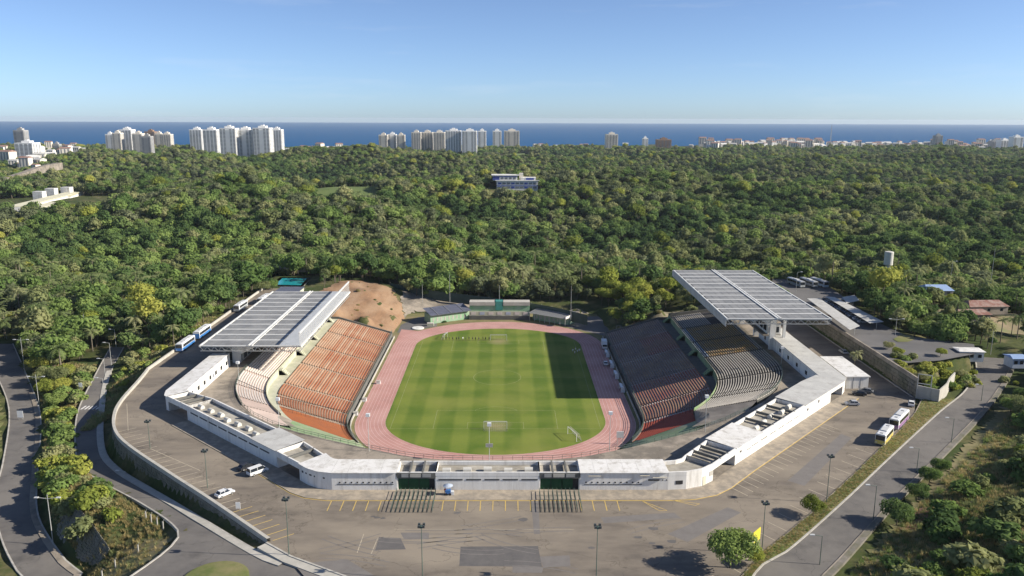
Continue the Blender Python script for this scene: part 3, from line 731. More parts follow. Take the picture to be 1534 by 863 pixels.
for s, root, wm in ((-1, lowL, 'palegreen'), (1, lowR, 'conc_dark')):
    # walkway behind the lower tier, wall below the upper tier
    c0 = row_curve(s, 1.0, 'low', 227.0); c1 = row_curve(s, 0.0, 'up', 228.5 if s < 0 else 232.5)
    n_ = 60; c0 = [tuple(v)[:2] for v in resample([(x, y, 0) for x, y in c0], n_)]; c1 = [tuple(v)[:2] for v in resample([(x, y, 0) for x, y in c1], n_)]
    b = MB(); strip(b, c0, c1, 8.62, 8.62, s); b.build('walkway', MAT[wm if s < 0 else 'conc_dark'], root)
    b = MB(); strip(b, c1, c1, 8.6, 10.9, s); cq = [(x-s*.25, y) for x, y in c1]; strip(b, cq, cq, 8.6, 10.6, s); strip(b, cq, c1, 10.6, 10.6, s); b.build('tier_wall', MAT['greenpaint' if s > 0 else 'palegreen'], root)
    # stairs from the walkway up: small green flights
    for y in (347, 318, 296, 272):
        b = MB()
        for k in range(5): b.box(*(sorted((s*(76.0-.5*k), s*77.2))), y-1.2, y+1.2, 8.62, 10.7-.45*k)
        b.build('stair_flight', MAT['greenpaint' if s > 0 else 'palegreen'], root)
    # front wall and rail
    fr = row_curve(s, 0.0, 'low', 227.0, 30)
    b = MB(); strip(b, fr, fr, -.2, 2.3, s); fq = [(x-s*.25, y) for x, y in fr]; strip(b, fq, fq, -.2, 2.3, s); strip(b, fq, fr, 2.3, 2.3, s); b.build('front_wall', MAT['conc_dark'], root)
    b = MB(); fo = [(x-s*.1, y) for x, y in fr]
    for (x0, y0), (x1, y1) in zip(fo, fo[1:]):
        for h in (2.75, 3.15, 3.5): b.bar((x0, y0, h), (x1, y1, h), .07, .07)
        b.bar((x0, y0, 2.3), (x0, y0, 3.5), .08, .08, up=Vector((1, 0, 0)))
    b.build('guard_rail', MAT['pole'], root)
    # rails of the aisle in the curve
    for yc in ((240.2, 250.2) if s < 0 else (242.8, 257)):
        b = MB(); pts = []
        for k in range(0, 30):
            o = k/29; c = row_curve(s, o, 'low', 226.0); y = yc-o*4.5
            q = cut(c, 352, y)
            if q: pts.append((q[-1][0], q[-1][1], 1.6+7*o+1.2))
        for p, q in zip(pts, pts[1:]): b.bar(p, q, .09, .12)
        for p in pts[::2]: b.bar(p, (p[0], p[1], p[2]-1.2), .06, .06, up=Vector((1, 0, 0)))
        b.build('aisle_rail', MAT['seam'], root)
    # far end wall, following the rake
    prof = [(48.6, -.5), (48.6, 2.4), (72.8, 9.6), (77.5, 9.6), (77.5, 11.4), (87 if s < 0 else 100.5, 14.0), (87 if s < 0 else 100.5, -.5)]
    b = MB(); n_ = len(prof); f_ = [(s*x, 352.0, z) for x, z in prof]+[(s*x, 352.6, z) for x, z in prof]
    b.add(f_, [tuple(range(n_)), tuple(range(2*n_-1, n_-1, -1))]+[(i, (i+1) % n_, n_+(i+1) % n_, n_+i) for i in range(n_)])
    b.build('end_wall', MAT['conc_dark'], root)
    # low white wall on the track side
    lw = thing('trackside_wall', 'low white wall between the %s and the running track' % ('orange lower stand' if s < 0 else 'dark red lower stand'), 'wall', (s*47.4, 300, 0))
    c = [(s*47.5, y) for y in np.linspace(352, 252, 20)]+[(s*47.5*math.cos(t), 251-44.5*math.sin(t)) for t in np.linspace(.03, .5, 10)]
    kerb('wall', [Vector((x, y, 0)) for x, y in c], .3, .8, MAT['kerb'], lw, s, .2)
# outer rail and wall of the upper tiers
for s, root, ycut, zt_ in ((-1, upL, 228.5, 13.1), (1, upR, 232.5, 13.3)):
    c = row_curve(s, 1.0, 'up', ycut)
    b = MB(); strip(b, c, c, 13.4, 11.5, s); b.build('back_wall', MAT['conc_dark'], root)
    b = MB()
    for (x0, y0), (x1, y1) in zip(c, c[1:]):
        for h in (.5, .85, 1.2): b.bar((x0, y0, zt_+h), (x1, y1, zt_+h), .06, .06)
        b.bar((x0, y0, zt_), (x0, y0, zt_+1.2), .07, .07, up=Vector((1, 0, 0)))
    b.build('guard_rail', MAT['pole'], root)
    for yc in ((246.6,) if s < 0 else (261.5, 243.6)):
        b = MB(); pts = []
        for k in range(20):
            o = k/19; q = cut(row_curve(s, o, 'up', ycut-3), 352, yc+o*3)
            if q: pts.append((q[-1][0], q[-1][1], lerp(9.8, zt_, o)+1.1))
        for p, q in zip(pts, pts[1:]): b.bar(p, q, .10, .14)
        for p in pts[::2]: b.bar(p, (p[0], p[1], p[2]-1.1), .06, .06, up=Vector((1, 0, 0)))
        b.build('aisle_rail', MAT['seam'], root)
# embankment: green slope from the stand ends and track up to the rim
low = []
for k in range(20):
    o = 1-k/19; x, y = row_curve(-1, o, 'low', 227.0)[-1]; low.append(Vector((x, y, 1.6+7*o+.15)))
for t in np.linspace(math.pi+.42, 2*math.pi-.42, 40): low.append(Vector((47*math.cos(t), PC-HS+43*math.sin(t), .0)))
for k in range(20):
    o = k/19; x, y = row_curve(1, o, 'low', 227.0)[-1]; low.append(Vector((x, y, 1.6+7*o+.15)))
up_ = []
rim_l = [p for p in RIM3 if -64 < p.x < 68 and p.y < 260]
for p in low:
    # matching point on the rim: by x, slightly outwards
    xx = p.x*1.04
    q = None
    for a, c in zip(rim_l, rim_l[1:]):
        if a.x <= xx <= c.x: q = a.lerp(c, (xx-a.x)/(c.x-a.x)); break
    if q is None: q = rim_l[0] if xx < 0 else rim_l[-1]
    up_.append(q.copy())
b = MB()
NS = 8
prev = up_
for k in range(1, NS+1):
    cur = [u_.lerp(l_, k/NS)+Vector((0, 0, .0)) for u_, l_ in zip(up_, low)]
    b.loft(prev, cur); prev = cur
b.f = [f if (Vector(b.v[f[1]])-Vector(b.v[f[0]])).cross(Vector(b.v[f[2]])-Vector(b.v[f[0]])).z >= 0 else tuple(reversed(f)) for f in b.f]
struct(b.build('embankment', MAT['greenpaint']))
MAT['rampgrey'] = M('ramp_concrete', (.24,.215,.185), (.18,.16,.14), .3, .9, (.14,.125,.11), .12)
# pink / grey wedges where the upper tiers run out
for s, mt, yc, kk in ((-1, 'pink', 228.5, -64), (1, 'rampgrey', 232.5, 68)):
    inn = [Vector((s*abs(x), y, z)) for x, y, z in [(row_curve(s, 0, 'up', yc)[-1]+(9.9,)), (lerp(row_curve(s, 0, 'up', yc)[-1][0], kk, .5), lerp(row_curve(s, 0, 'up', yc)[-1][1], 218 if s < 0 else 221, .45), 11.2), ((-58 if s < 0 else 62), (212.5 if s < 0 else 214.5), 12.9)]]
    x, y = row_curve(s, 1, 'up', yc)[-1]
    out = [Vector((x, y, 13.1 if s < 0 else 13.3))]+[p for p in (RIM3 if s < 0 else list(reversed(RIM3))) if p.y < y-1 and abs(p.x) > 55 and p.x*s > 0]
    out = [out[0]]+[p+Vector((0, 0, .02)) for p in out[1:]]
    A, B = resample(inn, 24), resample(out, 24)
    b = MB(); b.loft(A, B)
    b.f = [f if (Vector(b.v[f[1]])-Vector(b.v[f[0]])).cross(Vector(b.v[f[2]])-Vector(b.v[f[0]])).z >= 0 else tuple(reversed(f)) for f in b.f]
    b.build('painted_ramp', MAT[mt], upL if s < 0 else upR)
    # slope under the walkway end
    c0 = row_curve(s, 1.0, 'low', 227.0)[-1]
    A = [Vector((c0[0], c0[1], 8.6)), Vector((s*60, 221, 10.5)), Vector((s*56, 212, 12.8))]
    b = MB(); b.loft(resample(A, 16), resample(inn, 16))
    b.f = [f if (Vector(b.v[f[1]])-Vector(b.v[f[0]])).cross(Vector(b.v[f[2]])-Vector(b.v[f[0]])).z >= 0 else tuple(reversed(f)) for f in b.f]
    b.build('walkway_ramp', MAT['conc'], upL if s < 0 else upR)
# rim railing (near side)
rr = thing('rim_railing', 'green steel railing along the near rim of the bowl', 'railing', (0, 189, ZP))
b = MB(); R_ = resample([p for p in RIM3 if p.y < 232], 70)
for p, q in zip(R_, R_[1:]):
    for h in (.55, 1.1): b.bar(p+Vector((0, 0, h)), q+Vector((0, 0, h)), .07, .07)
    b.bar(p, p+Vector((0, 0, 1.1)), .08, .08, up=Vector((1, 0, 0)))
b.build('rails', MAT['pole'], rr)

# ------------------------------------------------------------------ roofs
def canopy(label, x0, x1, y0, y1, z, inner, fin):
    """x0..x1 in plan, inner = x of the pitch-side edge"""
    root = thing('stand_roof', label, 'roof', ((x0+x1)/2, (y0+y1)/2, ZP))
    th = 1.9
    b = MB(); b.box(x0, x1, y0, y1, z-.32, z-.2); b.build('deck', MAT['galv'], root)
    xm = (x0+x1)/2; nb = 12; dy = (y1-y0)/nb
    in_w = 7.5 if fin else 0
    for k in range(nb):
        ya, yb = y0+k*dy+.75, y0+(k+1)*dy-.55
        for a, c in ((x0+.8, xm-1.0), (xm+1.0, x1-.8)):
            if fin and c > inner-in_w: c = inner-in_w-.3
            # each bay holds rows of separate panels
            npan = 6
            for q in range(npan):
                u0, u1 = lerp(a, c, q/npan)+.06, lerp(a, c, (q+1)/npan)-.06
                pb = MB(); pb.box(u0, u1, ya, yb, z-.1, z+.02); pb.build('solar_panel', MAT['panel'], root)
    for k in range(nb+1):
        y = y0+k*dy
        yy0, yy1 = (y-.45, y+.5)
        if k == 0: yy0 = y
        if k == nb: yy1 = y
        b = MB(); b.box(x0, x1, yy0, yy1, z-.19, z+.05); b.build('purlin', MAT['steel'], root)
    b = MB(); b.box(xm-.85, xm-.25, y0-.2, y1+.2, z+.06, z+.32); b.box(xm+.3, xm+.8, y0-.2, y1+.2, z+.06, z+.28); b.box(xm-.25, xm+.3, y0, y1, z+.06, z+.14); b.build('ridge_gutter', MAT['steel'], root)
    for xe in (x0, x1):
        b = MB(); b.box(xe-.25, xe+.25, y0-.1, y1+.1, z-.5, z+.12); b.build('edge_beam', MAT['steel'], root)
    if fin:
        b = MB(); b.box(inner-in_w, inner-.3, y0+.3, y1-.3, z+.06, z+.12); b.build('pale_sheet', MAT['translucent'], root)
        # lattice upstand
        b = MB()
        for y in np.arange(y0, y1+.1, 2.2): b.bar((inner-.3, y, z), (inner-.3, y, z+4.6), .10, .10, up=Vector((1, 0, 0)))
        for h in np.arange(.4, 4.8, .38): b.box(inner-.33, inner-.27, y0, y1, z+h-.02, z+h+.02)
        b.box(inner-.55, inner-.05, y0, y1, z+4.3, z+4.75)
        b.build('lattice_screen', MAT['steel'], root)
    # edge trusses front and back
    for xe in (x0+.3, x1-.3):
        b = MB(); b.box(xe-.12, xe+.12, y0, y1, z-th-.12, z-th+.12)
        n = 26; dyy = (y1-y0)/n
        for k in range(n):
            b.bar((xe, y0+k*dyy, z-.5), (xe, y0+(k+.5)*dyy, z-th), .14, .14); b.bar((xe, y0+(k+.5)*dyy, z-th), (xe, y0+(k+1)*dyy, z-.5), .14, .14)
        b.build('truss', MAT['galv'], root)
    for k in range(0, nb+1, 2):
        y = min(max(y0+k*dy, y0+.2), y1-.2)
        b = MB(); b.box(x0, x1, y-.12, y+.12, z-th-.12, z-th+.12); b.box(x0, x1, y-.12, y+.12, z-.55, z-.33)
        n = 14; dxx = (x1-x0)/n
        for q in range(n):
            b.bar((x0+q*dxx, y, z-.45), (x0+(q+.5)*dxx, y, z-th), .14, .14); b.bar((x0+(q+.5)*dxx, y, z-th), (x0+(q+1)*dxx, y, z-.45), .14, .14)
        b.build('truss', MAT['galv'], root)
    return root, th
rl, th = canopy('lower flat roof of dark solar panels with a lattice screen along its edge', -102.0, -67.3, 264.5, 352.5, 21.3, -67.3, True)
for y in np.linspace(272, 346, 5):
    b = MB(); b.box(-93.5, -90.8, y-.6, y+.6, ZP, 19.6); b.add([(-90.8,y-.5,16),(-90.8,y+.5,16),(-84,y-.5,19.4),(-84,y+.5,19.4),(-90.8,y-.5,19.4),(-90.8,y+.5,19.4)], [(0,2,4),(1,5,3),(0,1,3,2),(2,3,5,4)]); b.build('column', MAT['white'], rl)
rr_, th = canopy('higher flat roof of dark solar panels above the shaded stand', 79.0, 114.6, 263.5, 352.5, 31.4, 79.0, False)
b = MB(); b.add([(79.0,263.5,31.5),(79.0,352.5,31.5),(78.6,352.5,28.2),(78.6,263.5,28.2)], [(0,1,2,3),(3,2,1,0)]); 
b = MB()
for y in np.arange(263.6, 352.6, 1.5): b.box(78.55, 78.8, y, y+1.42, 28.6, 31.2)
o = b.build('fascia_sheet', MAT['roofgrey'], rr_)
for y in np.linspace(289, 346, 4):
    b = MB(); b.box(102.6, 104.8, y-.5, y+.5, ZP, 29.4); b.box(107.5, 108.5, y-.4, y+.4, ZP, 29.4)
    b.add([(102.6,y-.4,22),(102.6,y+.4,22),(92,y-.4,29.2),(92,y+.4,29.2),(102.6,y-.4,29.2),(102.6,y+.4,29.2)], [(0,2,4),(1,5,3),(0,1,3,2),(2,3,5,4)])
    b.build('column', MAT['white'], rr_)
# press boxes between columns of the right stand
pb = thing('press_box', 'two storey press box behind the shaded upper stand', 'press box', (103, 310, ZP))
b = MB(); b.box(101.2, 108, 292, 340, 17.4, 18.0); b.box(101.2, 108, 292, 340, 22.0, 22.5); b.build('floor_slab', MAT['conc'], pb)
b = MB(); b.box(103, 107.8, 292.2, 339.8, 18.0, 21.99); b.build('cabin_wall', MAT['white'], pb)
for y in np.arange(294, 338, 4.4):
    b = MB(); b.box(102.9, 102.96, y, y+3.4, 18.9, 21.2); b.build('window', MAT['glass'], pb)
for x in (103.5, 105.6):
    b = MB(); b.box(x, x+1.6, 292.1, 292.16, 18.8, 21.0); b.build('window', MAT['glass'], pb)
pl_ = thing('press_box', 'dark rooms behind the pink upper stand below the lower roof', 'press box', (-94, 310, ZP))
b = MB(); b.box(-97.5, -90.9, 274, 350, ZP, 17.2); b.build('cabin_wall', MAT['conc_pale'], pl_)
for y in np.arange(276, 346, 4.4):
    b = MB(); b.box(-90.85, -90.8, y, y+3.2, 13.4, 16.2); b.build('opening', MAT['slot'], pl_)
b = MB(); b.box(-96.5, -92, 273.94, 273.98, 13.2, 16.4); b.build('opening', MAT['slot'], pl_)
# ------------------------------------------------------------------ ring of entrance buildings
ZR = 17.5
RP = [Vector((x, y, 0)) for x, y in RING]
DEP = [5.6, 5.6, 6.2, 8.0, 8.0, 7.0, 6.6, 6.4, 6.4, 6.4, 6.4, 6.4, 6.4, 6.4, 6.6, 7.0, 7.6, 8.2, 9.0, 8.2, 7.6, 7.6]
def rn(i):
    a, c = RP[max(0, i-1)], RP[min(len(RP)-1, i+1)]; t = (c-a).normalized(); return Vector((-t.y, t.x, 0))
RB = [RP[i]+rn(i)*DEP[i] for i in range(len(RP))]
def span(i0, t0, i1, t1):
    """outer and inner points from RP[i0]+t0 to RP[i1]+t1"""
    def at(i, t, A): return A[i].lerp(A[min(i+1, len(A)-1)], t)
    o = [at(i0, t0, RP)]+[RP[k] for k in range(i0+1, i1+1)]+([at(i1, t1, RP)] if t1 > 0 else [])
    n = [at(i0, t0, RB)]+[RB[k] for k in range(i0+1, i1+1)]+([at(i1, t1, RB)] if t1 > 0 else [])
    return o, n
def along(pts, s0, ln=None):
    d = 0
    for a, c in zip(pts, pts[1:]):
        L_ = (c-a).length
        if d+L_ >= s0 or c is pts[-1]: return a.lerp(c, (s0-d)/L_), (c-a).normalized()
        d += L_
def plen(p): return sum((a-c).length for a, c in zip(p, p[1:]))
def wall_strip(b, pts, th, z0, z1, inward=1):
    q = offset_line(pts, th*inward)
    P0 = [zl(p, z0) for p in pts]; P1 = [zl(p, z1) for p in pts]; Q0 = [zl(p, z0) for p in q]; Q1 = [zl(p, z1) for p in q]
    b.loft(P0, P1); b.loft(P1, Q1); b.loft(Q1, Q0)
    for k in (0, -1): b.add([P0[k], Q0[k], Q1[k], P1[k]], [(0, 1, 2, 3)])
def roof_sheets(root, o, n, mat, z=ZR+.06, wd=3.2, over=.35, fall=.25):
    k = max(1, int(plen(o)/wd)); O_ = resample(o, k*4+1); N_ = resample(n, k*4+1)
    for j in range(k):
        a, c = O_[j*4:j*4+5], N_[j*4:j*4+5]
        b = MB(); u = [(p-q).normalized() for p, q in zip(a, c)]
        A = [zl(p+d*over, z) for p, d in zip(a, u)]; C_ = [zl(p-d*over, z+fall) for p, d in zip(c, u)]
        g = (A[-1]-A[0]).normalized()*.015; A[0] += g; A[-1] -= g; C_[0] += g; C_[-1] -= g
        b.loft(A, C_); b.loft([p-Vector((0,0,.12)) for p in A], A); b.loft(C_, [p-Vector((0,0,.12)) for p in C_])
        b.build('roof_sheet', mat, root)
def court(root, o, n, tanks=0, beams=0, both=True):
    b = MB(); b.loft([zl(p, ZR-1.0) for p in o], [zl(p, ZR-1.0) for p in n]); b.build('flat_roof', MAT['courtroof'], root)
    o2, n2 = offset_line(o, -.03), offset_line(n, .03)
    b = MB(); wall_strip(b, o2, .40, ZR-.9, ZR+.03); wall_strip(b, n2, .40, ZR-.9, ZR+.03, -1)
    for A, C_ in ((o[0], n[0]), (o[-1], n[-1])): b.bar(zl(A, ZR-.55), zl(C_, ZR-.55), .3, 1.1)
    b.build('parapet', MAT['white'], root)
    for k in range(beams):
        t = (k+1)/(beams+1); A = along(o, plen(o)*t)[0]; C_ = along(n, plen(n)*t)[0]
        b = MB(); b.bar(zl(A, ZR-.3), zl(C_, ZR-.3), .4, .7); b.build('roof_beam', MAT['conc_dark'], root)
    for k in range(tanks):
        t = (k+.5)/tanks; A, d = along(o, plen(o)*t); C_ = along(n, plen(n)*t)[0]
        p = A.lerp(C_, .42+.12*((k*7) % 3-1)*.4); u = (C_-A).normalized()
        b = MB(); r = .62; m_ = 10
        for e in (-1, 1):
            pass
        vs_ = []
        for e in (-.95, .95):
            for q in range(m_+1):
                th = math.pi*q/m_; vs_.append(zl(p+d*e+u*(r*math.cos(th)), ZR-.55+r*math.sin(th)))
        fs_ = [(q, q+1, m_+1+q+1, m_+1+q) for q in range(m_)]+[tuple(range(m_, -1, -1)), tuple(range(m_+1, 2*m_+2))]
        b.add(vs_, fs_); b.bar(zl(p-d*.95, ZR-.8), zl(p+d*.95, ZR-.8), 1.3, .5)
        b.build('skylight', MAT['tankconc'], root)
def outer_wall(root, o, slots=(), holes=(), z0=ZP, z1=ZR, th=.35):
    b = MB(); wall_strip(b, o, th, z0, z1); b.build('wall', MAT['white'], root)
    for s0, ln, zz, hh in slots:
        p, d = along(o, s0); q, _ = along(o, s0+ln); nn = Vector((d.y, -d.x, 0))*.03
        b = MB(); b.bar(zl(p+nn, zz), zl(q+nn, zz), .08, hh); b.build('window', MAT['slot'], root)
    for s0, zz, r in holes:
        p, d = along(o, s0); nn = Vector((d.y, -d.x, 0))
        b = MB(); b.tube(zl(p-nn*.05, zz), zl(p+nn*.05, zz), r, n=10); b.build('porthole', MAT['slot'], root)
def inner_wall(root, n, wins=0, doors=0):
    b = MB(); wall_strip(b, n, .3, ZP, ZR-.05, -1); b.build('inner_wall', MAT['white'], root)
    L_ = plen(n)
    for k in range(wins):
        p, d = along(n, L_*(k+.7)/(wins+.6)); nn = Vector((-d.y, d.x, 0))*.03
        b = MB(); b.bar(zl(p-d*.8+nn, ZP+2.0), zl(p+d*.8+nn, ZP+2.0), .08, 1.3); b.build('window', MAT['glass'], root)
def lintel(root, o, n, z=15.9):
    b = MB(); wall_strip(b, o, .35, z, ZR); wall_strip(b, n, .35, z, ZR, -1); b.build('lintel', MAT['white'], root)
    for A, C_ in ((o[0], n[0]), (o[-1], n[-1])):
        b = MB(); b.bar(zl(A, (ZP+z)/2), zl(C_, (ZP+z)/2), .35, z-ZP); b.build('jamb_wall', MAT['white'], root)

# left block
r = thing('gatehouse', 'white block with pale roof on the bus lane side of the sunlit stand', 'building', zl(RP[1], ZP))
o, n = span(0, 0, 1, 0); outer_wall(r, o); inner_wall(r, n, 7); roof_sheets(r, o, n, MAT['roofwhite'])
b = MB(); b.bar(zl(o[0], 15.2), zl(n[0], 15.2), .3, 4.5); b.build('end_wall', MAT['palegreen'], r)
o, n = span(1, 0, 2, .12); outer_wall(r, o, slots=((1.0, .6, 16.2, .4),)); roof_sheets(r, o, n, MAT['roofwhite'])
b = MB(); b.bar(zl(o[-1], 15.2), zl(o[-1].lerp(n[-1], .45), 15.2), .35, 4.4); b.build('pier', MAT['white'], r)
b = MB(); wall_strip(b, n, .3, ZP, ZR, -1); b.build('inner_wall', MAT['white'], r)
o, n = span(2, .12, 3, 0); court(r, o, n, 0, 2); lintel(r, o, n)
# left diagonal wing
r = thing('turnstile_wing', 'shaded white wing with barrel skylights on its roof beside the parked vans', 'building', zl(RP[3], ZP))
o, n = span(3, 0, 4, 0); Lw = plen(o)
outer_wall(r, o, slots=[(2+k*5.3, 4.3, 15.9, .35) for k in range(8)]); inner_wall(r, n, 0)
o, n = span(3, 0, 3, .74); court(r, o, n, 7, 0)
o, n = span(3, .74, 4, 0); roof_sheets(r, o, n, MAT['roofgrey'], wd=6, z=ZR+.1)
o, n = span(4, 0, 4, .98); court(r, o, n, 0, 1); lintel(r, o, n)
# front building
r = thing('entrance_building', 'long low white entrance building with two green gates facing the car park', 'building', Vector((3, 172.3, ZP)))
o, n = span(4, .98, 8, 0); outer_wall(r, o, slots=((1.0, .6, 15.8, .5), (2.6, 2.2, 15.9, .35), (5.6, 3.0, 15.9, .35))); roof_sheets(r, o, n, MAT['roofwhite'])
o, n = span(8, 0, 9, 0); outer_wall(r, o, slots=((1.2, 13.2, 14.55, .14),), holes=[(1.9+k*1.36, 15.0, .2) for k in range(10)]); roof_sheets(r, o, n, MAT['roofwhite'])
o, n = span(10, 0, 11, 0); outer_wall(r, o, slots=((.7, 5.6, 15.7, .3), (7.1, 3.5, 15.7, .3), (11.4, 3.5, 15.7, .3), (15.6, 3.6, 15.7, .3), (20, 3.8, 15.7, .3))); court(r, o, n, 5, 0)
o, n = span(12, 0, 13, 0); outer_wall(r, o, slots=((1.0, 13.6, 14.5, .14), (16.0, 2.6, 15.6, .35)), holes=[(1.5+k*1.36, 15.0, .2) for k in range(10)]+[(19.4, 15.6, .16), (20.3, 15.6, .16)]); roof_sheets(r, o, n, MAT['roofwhite'])
for k, (xx, ll, zz) in enumerate(((22.6, 2.8, 16.7), (34.6, 2.2, 16.8), (37.6, 3.2, 16.3))):
    b = MB(); b.box(xx, xx+ll, 171.75, 172.29, zz, zz+.12); b.build('sun_shade', MAT['conc_pale'], r)
o, n = span(13, 0, 16, 0); outer_wall(r, o, slots=((1.8, 1.7, 14.9, .9),)); court(r, o, n, 0, 0)
b = MB(); p, d = along(o, 9.0); q, _ = along(o, 10.2); nn = Vector((d.y, -d.x, 0))*.04; b.bar(zl(p+nn, ZP+1.25), zl(q+nn, ZP+1.25), .1, 2.3); b.build('door', MAT['palegreen'], r)
b = MB(); p, d = along(o, 11.6); q, _ = along(o, 12.9); nn = Vector((d.y, -d.x, 0))*.04; b.bar(zl(p+nn, ZP+2.3), zl(q+nn, ZP+2.3), .08, 1.2); b.build('notice_board', MAT['conc_pale'], r)
for i in (9, 11):       # green gates
    o, n = span(i, 0, i+1, 0); court(r, o, n, 0, 2)
    x0, x1 = o[0].x, o[-1].x
    b = MB(); b.box(x0, x1, 172.25, 172.6, 16.0, 17.4); b.build('gate_lintel', MAT['conc_dark'], r)
    for k, (a, c) in enumerate(((.12, .3), (.34, .62), (.66, .88))):
        b = MB(); b.box(lerp(x0, x1, a), lerp(x0, x1, c), 172.15, 172.24, 16.35, 17.2); b.build('sign_board', MAT['conc_pale'] if k == 1 else MAT['galv'], r)
    for k in range(3):
        a, c = lerp(x0+.15, x1-1.5, k/3), lerp(x0+.15, x1-1.5, (k+1)/3)
        b = MB(); b.box(a+.08, c-.08, 172.9, 173.0, ZP+.05, 15.9)
        for q in np.arange(a+.2, c-.1, .35): b.box(q, q+.1, 172.86, 172.9, ZP+.1, 15.85)
        b.build('gate_leaf', MAT['green'], r)
    b = MB(); b.box(x0, x1, 173.3, 173.4, ZP, 16.0); b.build('gate_recess', MAT['slot'], r)
    for xx in (x0, x1): b = MB(); b.box(xx-.2, xx+.2, 172.4, 178.6, ZP, ZR-.1); b.build('jamb_wall', MAT['white'], r)
o, n = span(4, .98, 16, 0); inner_wall(r, n, 0)
# right diagonal wing
r = thing('turnstile_wing', 'sunlit white wing with open roof court facing the striped parking bays', 'building', zl(RP[17], ZP))
o, n = span(16, 0, 17, 0); court(r, o, n, 0, 2); lintel(r, o, n)
o, n = span(17, 0, 18, 0); outer_wall(r, o, slots=[(2.4, .7, 15.9, .5), (6, 2.5, 15.2, .12), (44, .8, 15.6, .7), (52, .8, 16, .9)]+[(9+k*5.2, 3.6, 15.4, .12) for k in range(6)]); inner_wall(r, n, 0)
o, n = span(17, 0, 17, .24); roof_sheets(r, o, n, MAT['roofwhite'], wd=5)
o, n = span(17, .24, 17, .68); court(r, o, n, 5, 3)
o, n = span(17, .68, 18, 0); roof_sheets(r, o, n, MAT['roofgrey'], wd=5)
o, n = span(18, 0, 19, 0); lintel(r, o, n); roof_sheets(r, o, n, MAT['roofgrey'], wd=5)
# right block
r = thing('gatehouse', 'white block with grey sheet roof behind the shaded upper stand', 'building', zl(RP[20], ZP))
o, n = span(19, 0, 21, 0); outer_wall(r, o); inner_wall(r, n, 7); roof_sheets(r, o, n, MAT['roofgrey'])
r = thing('white_annex', 'annex with a plain bright white roof beside the service road', 'building', (116, 246, ZP))
b = MB(); b.box(113.2, 120.4, 244.3, 266, ZP, 16.9); b.build('wall', MAT['white'], r)
b = MB(); b.box(112.9, 120.8, 244.0, 266.3, 16.92, 17.2); b.build('roof', MAT['roofwhite'], r)
for x in (115.4, 117.8): b = MB(); b.box(x-.04, x+.04, 244.24, 244.29, ZP, 16.9); b.build('seam', MAT['conc_dark'], r)

# queue rails in front of the gates
for gi, (xc, nm) in enumerate(((-17.5, 'left'), (15.6, 'right'))):
    for k in range(10):
        x = xc-4.4+k*1.0; lean = 0
        rt_ = thing('queue_barrier', 'green steel queue rail before the gate %s' % ('next to the vendor cart' if gi == 0 else 'beside the row of portholes under wall shades'), 'barrier', (x, 166.2, ZP), 0, 'queue rails before the green gates')
        b = MB(); y0, y1 = 171.2, 161.6
        for h in (.15, .7, 1.2): b.bar((x, y0, ZP+h), (x+lean*1.8, y1, ZP+h), .07, .07)
        for q in range(6):
            t = q/5; b.bar((lerp(x, x+lean*1.8, t), lerp(y0, y1, t), ZP), (lerp(x, x+lean*1.8, t), lerp(y0, y1, t), ZP+1.2), .07, .07, up=Vector((1, 0, 0)))
        b.build('rail', MAT['pole'], rt_)

# ------------------------------------------------------------------ far end
FE = thing('changing_pavilion', 'green walled pavilion with dark roof and pale mural figures behind the far bend', 'building', (-25, 384, 0))
a0, a1 = G(645, 485, .2), G(703, 477, .2); d = (a1-a0).normalized(); nb_ = Vector((-d.y, d.x, 0))
def oriented(b, o_, d, nn, u0, u1, v0, v1, z0, z1):
    Mx = Matrix(((d.x, nn.x, 0, o_.x), (d.y, nn.y, 0, o_.y), (0, 0, 1, 0), (0, 0, 0, 1))); return b.box(u0, u1, v0, v1, z0, z1, 0, Mx)
Lf = (a1-a0).length
MAT['pavgreen'] = M('pavilion_green', (.20,.36,.20), (.26,.42,.25), .5, .8, (.36,.44,.32), .3)
b = MB(); oriented(b, a0, d, nb_, 0, Lf, 0, 7, 0, 4.4); b.build('wall', MAT['pavgreen'], FE)
MAT['darkroof'] = M('dark_sheet_roof', (.12,.125,.16), (.09,.095,.12), .4, .5)
b = MB(); A = [a0-d*.5-nb_*1.5, a1+d*.5-nb_*1.5]; C_ = [a0-d*.5+nb_*8, a1+d*.5+nb_*8]
b.loft([zl(p, 4.6) for p in A], [zl(p, 6.4) for p in C_]); b.loft([zl(p, 4.4) for p in A], [zl(p, 4.6) for p in A]); b.build('roof', MAT['darkroof'], FE)
for k in range(9):
    u = 1.2+k*(Lf-2)/9; b = MB()
    oriented(b, a0, d, nb_, u, u+.7, -.06, -.02, .9, 2.6); oriented(b, a0, d, nb_, u+.2, u+.5, -.06, -.02, 2.6, 3.0); b.build('mural_figure', MAT['conc_pale'], FE)
for k in range(3):
    b = MB(); t = (k+.5)/3; b.bar(zl(a0.lerp(a1, t)-nb_*1.4, 4.75), zl(a0.lerp(a1, t)+nb_*7.9, 6.5), .2, .12); b.build('roof_rib', MAT['galv'], FE)
FC = thing('scoreboard_terrace', 'green and white terrace building in the middle behind the far bend', 'building', (2, 389, 0))
c0, c1 = G(703, 478, .2), G(794, 479, .2); yb = (c0.y+c1.y)/2; x0, x1 = c0.x, c1.x
b = MB(); b.box(x0, x1, yb, yb+4, 0, 2.0); b.build('base_wall', MAT['conc_dark'], FC)
b = MB(); b.box(x0, x1, yb+.2, yb+4, 2.0, 2.2); b.box(x0, x1-2.5, yb+.2, yb+.5, 2.2, 4.2); b.build('terrace_wall', MAT['palegreen'], FC)
b = MB(); b.box(x0, x1, yb+4.05, yb+9, 0, 6.2); b.build('rear_wall', MAT['pavgreen'], FC)
